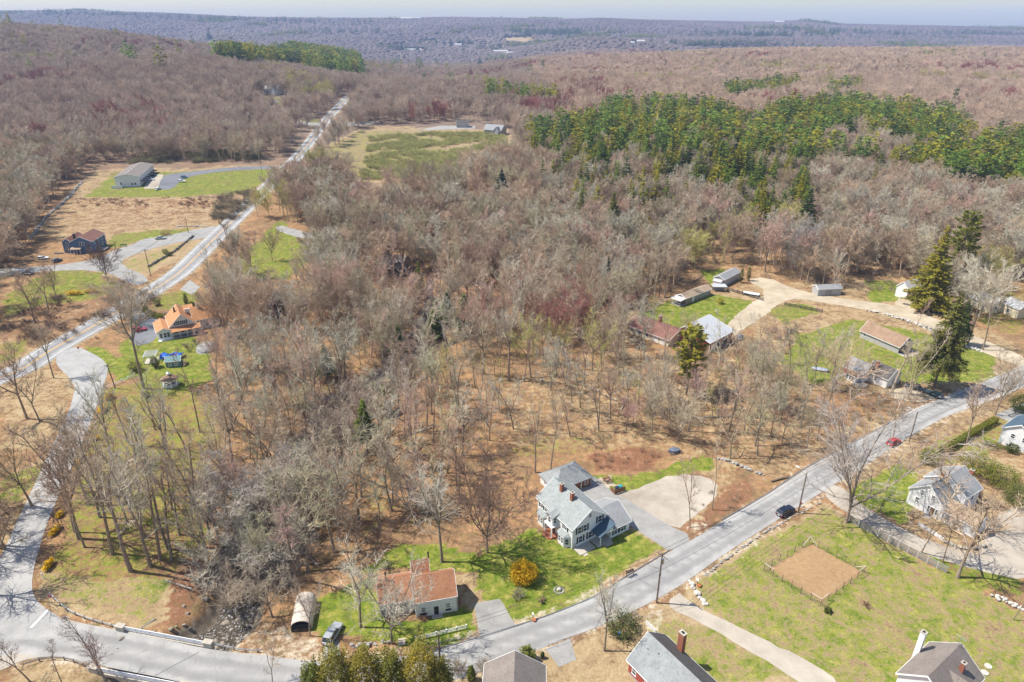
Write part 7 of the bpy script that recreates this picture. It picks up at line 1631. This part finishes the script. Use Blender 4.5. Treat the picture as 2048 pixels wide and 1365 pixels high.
for nm, lab, px, py, rx, rz, cn, tint, n in [('rounded_evergreen', 'rounded yellow green evergreen beside the taupe roof', 1054, 1322, 1.5, 1.5, .2, (.13, .15, .03), 1600), ('cone_evergreen', 'small cone shaped evergreen left of the taupe roof', 943, 1362, 1.0, 1.7, .6, (.1, .12, .03), 1200), ('dwarf_evergreen', 'tiny dark evergreen right of the rounded one by the taupe roof', 1085, 1316, .4, .7, .5, (.05, .08, .02), 250), ('columnar_cedar', 'columnar cedar closest to the grey mobile home', 1481, 566, .9, 3.3, .3, (.085, .105, .02), 900), ('columnar_cedar', 'columnar cedar standing apart right of the grey mobile home', 1496, 562, .95, 3.4, .3, (.085, .105, .02), 900),
        ('columnar_yew', 'dark column evergreen behind the orange roofed house', 374, 612, 1.0, 2.6, .35, (.07, .1, .02), 900), ('round_shrub', 'low dark shrub beside the column evergreen by the orange roofed house', 384, 614, 1.3, 1.1, 0, (.06, .085, .02), 700), ('round_shrub', 'dark rounded shrub in the front garden across from the orange roofed house', 316, 612, 1.4, 1.0, 0, (.05, .06, .025), 600), ('large_yew', 'big dark rounded evergreen at the right edge by the road bend', 2038, 822, 3.2, 2.5, .1, (.07, .1, .02), 2600),
        ('spreading_yew', 'rounded evergreen at the left end of the garden right of the saltbox house', 1856, 925, 2.6, 1.7, 0, (.12, .14, .025), 2200), ('spreading_yew', 'broad yellow green evergreen behind the saltbox house, left part', 1950, 945, 4.2, 2.6, 0, (.14, .155, .03), 3200), ('spreading_yew', 'broad yellow green evergreen behind the saltbox house, right part', 2000, 972, 4.0, 2.6, 0, (.12, .14, .03), 3000), ('spreading_yew', 'evergreen mass above the saltbox house at the right edge', 2035, 1010, 3.6, 2.4, 0, (.1, .12, .03), 2400),
        ('small_round_bush', 'small round bush on the gazebo lawn edge', 294, 795, 1.1, .9, 0, (.08, .12, .025), 600), ('small_round_bush', 'little dark bush below the garden fence corner', 1655, 1224, .7, .45, 0, (.07, .09, .025), 350), ('low_evergreen', 'dark evergreen against the pool shed', 312, 735, 1.5, 1.9, .2, (.055, .075, .025), 1100), ('low_evergreen', 'dark evergreen at the tall roadside tree by the pergola', 272, 742, 2.2, 1.6, .1, (.1, .11, .03), 1300), ('pile_bush', 'broad dark rhododendron behind the roadside tree left of the red house', 1243, 1262, 3.2, 1.5, 0, (.085, .1, .035), 2200), ('yellow_bush', 'small yellowish tree on the lawn by the brown mobile home', 1440, 608, 1.3, 1.2, 0, (.25, .24, .03), 500),
        ('verge_yew', 'dark evergreen by the drive in front of the roadside white house', 2022, 905, 1.6, 1.2, 0, (.06, .08, .02), 900), ('golden_shrub', 'orange brown shrub by the hedge end', 1885, 908, 1.3, .9, 0, (.3, .2, .05), 700), ('orchard_shrub', 'round shrub left of the far stone wall by the blue house', 332, 471, 2.8, 1.4, 0, (.2, .17, .08), 900), ('wall_shrub', 'round yew on the highway bank wall, left one', 331, 508, 1.5, 1.2, 0, (.1, .12, .03), 600), ('wall_shrub', 'round yew on the highway bank wall, right one', 339, 512, 1.6, 1.0, 0, (.07, .09, .03), 600)]:
    bushy(nm, lab, px, py, rx, rx, rz, n, .15, tint, 'shrub', cn)
for px, py, h_, wd, lab, tint in [(1036, 1200, 2.2, 1.4, 'grey bare shrub below the golden forsythia', (.3, .26, .2)), (1083, 1203, 1.2, .8, 'small brown bare shrub on the lawn left of the stone ring', (.3, .2, .13)), (1733, 1214, 1.0, .7, 'small reddish bare shrub on the garden lawn', (.28, .17, .12)), (920, 1345, 3.2, 1.5, 'twiggy bare shrub between the cedars and the taupe roof', (.33, .27, .2)), (965, 1345, 2.8, 1.4, 'twiggy bare shrub touching the taupe roof', (.33, .27, .2)), (1250, 1240, 3.0, 3.0, 'tangled pile of pale cut branches left of the red house', (.45, .4, .32)), (845, 1238, 1.3, .9, 'brown shrub at the corner between the two parts of the small white house', (.3, .18, .12)), (1970, 1010, 3.5, 2.4, 'bare tan shrub before the saltbox house wing', (.42, .33, .24)), (1990, 1060, 3.0, 2.2, 'bare brown shrub pile at the end of the gravel drive', (.33, .25, .19)), (380, 700, 3.2, 2.2, 'bare grey shrub by the blue tarp', (.3, .23, .18)), (395, 690, 2.6, 2.0, 'bare shrub left of the grey dome tarp', (.3, .24, .2)), (278, 665, 1.6, 1.3, 'reddish bare shrub beside the red car at the orange roofed house', (.3, .1, .09)), (1905, 1062, 2.6, 1.6, 'thin bare shrub on the saltbox house lawn', (.4, .33, .26)), (1935, 650, 3.0, 2.6, 'bare pinkish thicket by the dirt track', (.36, .26, .21))]:
    p = at(px, py); t = thing('bare_shrub', lab, 'shrub', p, random.uniform(0, 6.28)); part('branches', mesh_np('branches', *shrub(random.randrange(999), h_, wd, 12, .016, 3), M_TWIG), t, tint)

# ------------------------------------------------------------------ yard things
p = at(606, 1240); t = thing('tarp_carport', 'arched carport covered with a pale tan tarp under the bent tree', 'carport', (-36.9, 89.4, gz(-36.9, 89.4)), R(8)); mb = MB(); n = 10; A_ = [(-1.75 * math.cos(math.pi * k / n), 1.35 + 1.35 * math.sin(math.pi * k / n)) for k in range(n + 1)]; A_ = [(-1.75, .1)] + A_ + [(1.75, .1)]
for (a, b), (c_, d) in zip(A_, A_[1:]): mb.add([(a, -3.4, b), (c_, -3.4, d), (c_, 3.4, d), (a, 3.4, b), (a * .97, -3.4, b - .05), (c_ * .97, -3.4, d - .05), (c_ * .97, 3.4, d - .05), (a * .97, 3.4, b - .05)], [(0, 3, 2, 1), (4, 5, 6, 7), (0, 1, 5, 4), (2, 3, 7, 6)])
mb.build('tarp', mat('tan tarp', (.5, .44, .375), .7, .25, 1.5), t); mb = MB()
for yy in (-3.3, -1.1, 1.1, 3.3):
    for (a, b), (c_, d) in zip(A_, A_[1:]): mb.tube((a * 1.01, yy, b + .01), (c_ * 1.01, yy, d + .01), .03, .03, 4)
mb.build('hoop', mat('tan hoop', (.36, .29, .24), .7, .2), t); mb = MB(); mb.b2(-1.5, 1.5, -2.6, 3.0, 0, 1.0); mb.build('stored_load', M_DARK, t)
def mailbox(label, px, py, ang, m=M_BLACK, n=1, planter=False):
    t = thing('mailbox_row' if n > 1 else 'mailbox', label, 'mailboxes' if n > 1 else 'mailbox', at(px, py), R(ang)); w_ = .45 * n; mb = MB()
    for xx in ((-w_ / 2 + .1, w_ / 2 - .1) if n > 1 else (0,)): mb.box((xx, 0, .5), (.1, .1, 1.1))
    if n > 1: mb.box((0, 0, 1.05), (w_ + .1, .12, .08))
    mb.build('post', M_WOODB, t)
    for k in range(n):
        b = MB(); b.prism([(-.12, 1.06), (.12, 1.06), (.12, 1.22), (.08, 1.3), (-.08, 1.3), (-.12, 1.22)], -.28, .28, 'y'); b.build('mailbox' if n > 1 else 'box', m, t, ((k - (n - 1) / 2) * .45, 0, .02))
    if planter: b = MB(); b.tube((0, -.5, 0), (0, -.5, .35), .3, .38, 10); b.build('planter', mat('terracotta', (.4, .13, .05), .8, .2), t)
mailbox('row of four dark mailboxes at the road edge before the big white house', 1259, 1152, 30, M_BLACK, 4); mailbox('white and brown mailbox at the road edge right of the concrete driveway', 1066, 1238, 20, M_WHITE, 1, True); mailbox('mailbox with a red planter at the gravel drive mouth', 1394, 1170, 35, M_WHITE, 1, True)
t = thing('picnic_table', 'brown picnic table on the round gravel patch', 'picnic table', at(1214, 962), R(28)); mb = MB()
for k in range(4): mb = MB(); mb.b2(-.9, .9, -.38 + k * .2, -.21 + k * .2, .72, .76); mb.build('plank', M_WOODB, t)
for yy in (-.8, .8): mb = MB(); mb.b2(-.9, .9, yy - .14, yy + .14, .42, .46); mb.build('bench', M_WOODB, t)
mb = MB()
for xx in (-.65, .65): mb.box((xx, 0, .4), (.08, 1.6, .08)); mb.box((xx, -.45, .36), (.08, .08, .75), 0, 0, 1, Matrix.Rotation(R(25), 4, 'X')); mb.box((xx, .45, .36), (.08, .08, .75), 0, 0, 1, Matrix.Rotation(R(-25), 4, 'X'))
mb.build('frame', M_WOODB, t)
q = at(1240, 986); t = thing('bin_screen', 'brown board screen round the wheeled bins on the lawn', 'fence', q, R(30)); mb = MB()
for k in range(4): mb = MB(); mb.b2(-1.4, 1.4, -.03, .03, .15 + .3 * k, .4 + .3 * k); mb.build('board', M_WOODB, t)
for k in range(4): mb = MB(); mb.b2(-1.46, -1.4, 0, 1.6, .15 + .3 * k, .4 + .3 * k); mb.build('board', M_WOODB, t)
mb = MB()
for xx in (-1.43, 0, 1.43): mb.box((xx, .08, .7), (.1, .1, 1.5))
mb.build('post', M_WOODB, t)
def wbin(label, loc, rz, m, m2): 
    t = thing('wheeled_bin', label, 'bin', loc, rz); b = MB(); b.box((0, 0, .52), (.55, .6, .95), 0, 0, 1.1); b.build('body', m, t); b = MB(); b.box((0, 0, 1.03), (.64, .7, .09)); b.build('lid', m2, t); b = MB(); b.tube((-.28, .28, .12), (.28, .28, .12), .12, .12, 8); b.build('wheels', M_RUBBER, t)
M_TEALP = mat('teal plastic', (.03, .3, .36), .4, .05); M_NAVYP = mat('navy plastic', (.02, .04, .1), .4, .05); M_BLUET = mat('blue tarp', (.01, .11, .5), .35, .35, 2.5)
wbin('bin with a navy lid behind the brown board screen', q + Vector((-.6, .75, .05)), R(28), M_NAVYP, M_NAVYP); wbin('bin with a turquoise lid behind the brown board screen', q + Vector((.25, 1.15, .05)), R(34), M_TEALP, M_TEALP); wbin('bin with a blue lid by the branch pile left of the red house', at(1237, 1275), R(10), M_DARK, mat('blue lid', (.05, .2, .5), .4, .05)); wbin('dark bin beside the blue lidded one left of the red house', at(1253, 1277), R(30), M_DARK, M_BLACK)
t = thing('stone_ring', 'pale stone inside a small ring of gravel on the front lawn', 'garden ornament', at(1118, 1181)); mb = MB(); mb.blob((0, 0, .25), (.45, .4, .4), 0, .15, (8, 5)); mb.build('stone', M_PALEST, t); mb = MB()
for k in range(12): mb.blob((.85 * math.cos(k * .5236), .85 * math.sin(k * .5236), .06), (.24, .18, .12), 0, .2)
mb.build('ring_stones', M_STONE, t)
t = thing('wooden_crate', 'pale wooden crate steps by the stone wall before the small white house', 'crate', at(804, 1287), R(8)); 
for k in range(3): mb = MB(); mb.b2(-.6, .6, -.45 + .3 * k, -.18 + .3 * k, -.05, .3 + .2 * k); mb.build('step', mat('bare pale timber', (.55, .48, .4)), t)
t = thing('gazebo', 'white octagonal gazebo with brown shingled roof on the small lawn', 'gazebo', at(342, 772), R(10)); mb = MB(); o8 = [(math.cos(R(22.5 + 45 * k)), math.sin(R(22.5 + 45 * k))) for k in range(8)]
mb.add([(2.5 * a, 2.5 * b, 2.5) for a, b in o8] + [(.45 * a, .45 * b, 3.7) for a, b in o8], [(k, (k + 1) % 8, 8 + (k + 1) % 8, 8 + k) for k in range(8)] + [tuple(range(7, -1, -1)), tuple(range(8, 16))]); rf = mb.build('roof', RF_BARK, t); mb = MB(); mb.prism([(.45 * a, .45 * b) for a, b in o8], 3.7, 4.1); mb.add([(.6 * a, .6 * b, 4.1) for a, b in o8] + [(0, 0, 4.7)], [(k, (k + 1) % 8, 8) for k in range(8)]); mb.tube((0, 0, 4.6), (0, 0, 5.3), .05, .03, 5); mb.build('cupola', M_TRIM, rf)
for k in range(8): mb = MB(); a, b = o8[k]; mb.box((2.1 * a, 2.1 * b, 1.35), (.24, .24, 2.6)); mb.build('post', M_TRIM, t)
mb = MB()
for k in range(1, 8):
    a, b = Vector((2.1 * o8[k][0], 2.1 * o8[k][1], 0)), Vector((2.1 * o8[(k + 1) % 8][0], 2.1 * o8[(k + 1) % 8][1], 0))
    for z in (.42, .75, 1.05, 2.3, 2.45): mb.tube(a + Vector((0, 0, z)), b + Vector((0, 0, z)), .09, .09, 4)
    for i in range(1, 6): v = a.lerp(b, i / 6); mb.tube(v + Vector((0, 0, .45)), v + Vector((0, 0, 1.0)), .025, .025, 4)
mb.build('railing', M_TRIM, t)['kind'] = 'stuff'; mb = MB(); mb.prism([(2.15 * a, 2.15 * b) for a, b in o8], -.3, .35); mb.build('floor', M_WOODG, t)
h = House('pool_shed', 'small teal garden shed with an arched front below the blue tarp', -105.2, 185.0, 10, 'shed'); B = h.block(0, 0, 4.2, 3.2, 2.0, 3.0, siding('teal siding', (.1, .22, .24)), roofmat('teal roof', (.14, .25, .26), (.22, .34, .35)), 'x', over=.2); h.win(B, 'S', 1.2, 1.1, .7, 1.1, None, None, 2); h.win(B, 'S', 2.9, 1.1, .7, 1.1, None, None, 2)
t = thing('tarp_heap', 'crumpled bright blue tarp spread behind the teal shed', 'tarp', at(345, 716), R(12)); mb = MB(); nx_, ny_ = 14, 9; g = np.random.default_rng(2); V = [((i / nx_ - .5) * 6.4, (j / ny_ - .5) * 3.4 + .5 * math.sin(i * .9), max(.05, 1.5 + .35 * math.sin(i * .8) * math.cos(j * 1.1) + g.normal(0, .12) - 1.6 * abs(j / ny_ - .5) ** 2 * 3)) for j in range(ny_ + 1) for i in range(nx_ + 1)]
mb.add(V, [(j * (nx_ + 1) + i, j * (nx_ + 1) + i + 1, (j + 1) * (nx_ + 1) + i + 1, (j + 1) * (nx_ + 1) + i) for j in range(ny_) for i in range(nx_)]); mb.build('tarp', M_BLUET, t); mb = MB(); mb.b2(-2.6, 2.4, -1.2, 1.2, -.1, .9); mb.build('covered_stack', M_DARK, t)
t = thing('pergola', 'white square pergola frame on the lawn left of the teal shed', 'pergola', at(304, 722), R(15)); mb = MB()
for xx in (-1.7, 1.7):
    for yy in (-2.0, 2.0): mb = MB(); mb.box((xx, yy, 1.15), (.15, .15, 2.5)); mb.build('post', M_TRIM, t)
for k in range(7): mb = MB(); mb.b2(-1.9, 1.9, -2.1 + .7 * k - .04, -2.1 + .7 * k + .04, 2.42, 2.58); mb.build('rafter', M_TRIM, t)
for xx in (-1.7, 1.7): mb = MB(); mb.b2(xx - .06, xx + .06, -2.3, 2.3, 2.28, 2.42); mb.build('beam', M_TRIM, t)
mb = MB(); mb.b2(-1.8, 1.8, -2.1, 2.1, -.1, .1); mb.build('floor', M_CONC, t)
t = thing('dome_tarp', 'grey domed tarp over a round pool right of the orange roofed house', 'pool cover', at(415, 698), 0); mb = MB(); mb.blob((0, 0, 0), (3.4, 3.9, 2.1), 0, .04, (14, 10)); mb.build('cover', mat('grey tarp', (.27, .27, .26), .7, .25, 1), t)
t = thing('covered_boat', 'small white boat under a blue grey cover in the yard', 'boat', at(1640, 742), R(-25)); mb = MB(); mb.add([(-2.4, -.8, .5), (-2.4, .8, .5), (1.2, .9, .6), (2.8, 0, .75), (1.2, -.9, .6), (-2.3, -.4, .1), (-2.3, .4, .1), (1.0, .4, .1), (2.1, 0, .2), (1.0, -.4, .1)], [(0, 4, 9, 5), (4, 3, 8, 9), (3, 2, 7, 8), (2, 1, 6, 7), (1, 0, 5, 6), (5, 9, 8, 7, 6)]); mb.build('hull', M_WHITE, t); mb = MB(); mb.add([(-2.4, -.82, .52), (-2.4, .82, .52), (1.2, .92, .62), (2.8, 0, .77), (1.2, -.92, .62), (-2.0, 0, .95), (.6, 0, 1.25)], [(0, 1, 5), (1, 2, 6, 5), (2, 3, 6), (3, 4, 6), (4, 0, 5, 6)]); mb.build('cover', mat('blue grey cover', (.3, .34, .45), .7, .1), t)
h = House('garden_shed', 'little white garden shed with grey roof behind the covered boat', 114.2, 195.2 - 6.5, 30, 'shed'); B = h.block(-13.0, 0, 3.0, 2.8, 2.0, 3.1, M_SIDE_W, RF_TAN, 'y', over=.2)
t = thing('flat_trailer', 'flat pale trailer parked beside the dark board fence', 'trailer', at(1502, 590), R(-28)); mb = MB(); mb.b2(-3, 3, -1.1, 1.1, .55, .7); mb.build('deck', M_WHITE, t); mb = MB(); mb.b2(-3, 3.1, -1.15, -1.08, .4, .62); mb.b2(-3, 3.1, 1.08, 1.15, .4, .62); mb.b2(3, 4.4, -.05, .05, .45, .55); mb.build('frame', M_DARK, t); mb = MB()
for sg in (-1, 1): mb.tube((-.3, sg * 1.0, .32), (-.3, sg * 1.2, .32), .32, .32, 10)
mb.build('wheels', M_RUBBER, t)
t = thing('play_frame', 'small red and yellow play frame on the yard lawn', 'play frame', at(1573, 708), R(20)); mb = MB()
for xx in (-.9, .9): mb.tube((xx, -.6, 0), (xx, 0, 1.9), .05, .05, 5); mb.tube((xx, .6, 0), (xx, 0, 1.9), .05, .05, 5)
mb.tube((-.9, 0, 1.9), (.9, 0, 1.9), .05, .05, 5); mb.build('frame', M_RED, t); mb = MB(); mb.b2(-.3, .3, -.15, .15, .5, .55); mb.tube((-.28, 0, .55), (-.28, 0, 1.9), .012, .012, 3); mb.tube((.28, 0, .55), (.28, 0, 1.9), .012, .012, 3); mb.build('swing', M_YELLOW, t)
t = thing('log_pile', 'grey tarp covered wood heap at the wood edge above the gravel lot', 'wood pile', at(1348, 905), R(15)); mb = MB(); mb.blob((0, 0, .5), (1.6, 1.0, .8), 0, .2, (10, 6)); mb.build('tarp', mat('slate tarp', (.12, .14, .19), .6, .3, 2), t); mb = MB()
for k in range(7): mb.tube((-1.4 + random.random() * .5, -.9 + k * .1, .15 + .1 * (k % 3)), (1.5 + random.random() * .4, -1.0 + k * .12, .15 + .12 * (k % 3)), .14, .12, 6)
mb.build('logs', M_POLE, t)
t = thing('garden_bench', 'green bench on the lawn right of the blue house', 'bench', at(247, 494), R(5)); mb = MB(); mb.b2(-1.5, 1.5, -.3, .3, .45, .52); mb.build('seat', mat('green paint2', (.12, .25, .06), .6, .1), t); mb = MB(); mb.b2(-1.5, 1.5, .28, .36, .6, 1.2); mb.build('backrest', mat('green paint2', (.12, .25, .06)), t); mb = MB()
for xx in (-1.3, 1.3): mb.b2(xx - .06, xx + .06, -.28, .34, 0, .45)
mb.build('leg', M_DARK, t)
for lab, px, py in (('round pale well cover on the lawn, upper of two by the white gabled house', 1976, 1333), ('round pale well cover on the lawn, lower of two by the white gabled house', 1969, 1346)):
    t = thing('well_cover', lab, 'well cover', at(px, py)); mb = MB(); mb.tube((0, 0, -.1), (0, 0, .14), .55, .55, 14); mb.build('rim', M_PALEST, t); mb = MB(); mb.tube((0, 0, .14), (0, 0, .18), .42, .4, 14); mb.build('lid', M_PALEST, t)
t = thing('newspaper_tube', 'small dark red box on a post beside the lamp pole', 'post box', at(1601, 1014), R(35)); mb = MB(); mb.tube((0, 0, 0), (0, 0, .9), .05, .05, 6); mb.build('post', M_POLE, t); mb = MB(); mb.box((0, 0, .95), (.45, .3, .3)); mb.build('box', mat('dark red', (.22, .05, .04)), t)
for k, (px, py, an, L_, lab) in enumerate([(1290, 575, 30, 6, 'fallen trunk in the wood left of the brown mobile home'), (1395, 560, 50, 7, 'broken leaning trunk behind the brown mobile home'), (1800, 838, 25, 5, 'fallen log at the verge by the dirt drive'), (835, 350 + 560, -20, 6, 'fallen log on the leaf floor right of the brook'), (1560, 960, 20, 5, 'fallen log by the road above the driving car')]):
    t = thing('fallen_log', lab, 'log', at(px, py) + Vector((0, 0, .25)), R(an)); mb = MB(); mb.tube((-L_ / 2, 0, 0), (L_ / 2, 0, .15), .26, .15, 7); mb.build('trunk', M_POLE, t); mb = MB(); mb.tube((.5, 0, .05), (1.6, .9, .7), .09, .04, 5); mb.tube((1.2, 0, .05), (2.2, -.8, .5), .07, .03, 5); mb.build('branch_stub', M_POLE, t)

# deadfall on the wood floor
FX = [i for i in range(len(ux)) if ux[i] ** 2 + uy[i] ** 2 < 190 ** 2 and abs(ux[i]) < .7 * uy[i]]
for k in range(26):
    i = FX[(k * 37) % len(FX)]; L_ = random.uniform(4, 9); t = thing('fallen_log', 'fallen grey trunk lying among the brush of the wood', 'log', on(ux[i], uy[i], .2), random.uniform(0, 3.1), 'fallen trunks in the wood')
    mb = MB(); mb.tube((-L_ / 2, 0, 0), (L_ / 2, 0, .25), .2, .1, 6); mb.build('trunk', M_WOODG, t); mb = MB()
    mb.tube((L_ * .2, 0, .1), (L_ * .38, 1.1, .9), .06, .03, 4); mb.build('branch_stub', M_WOODG, t)
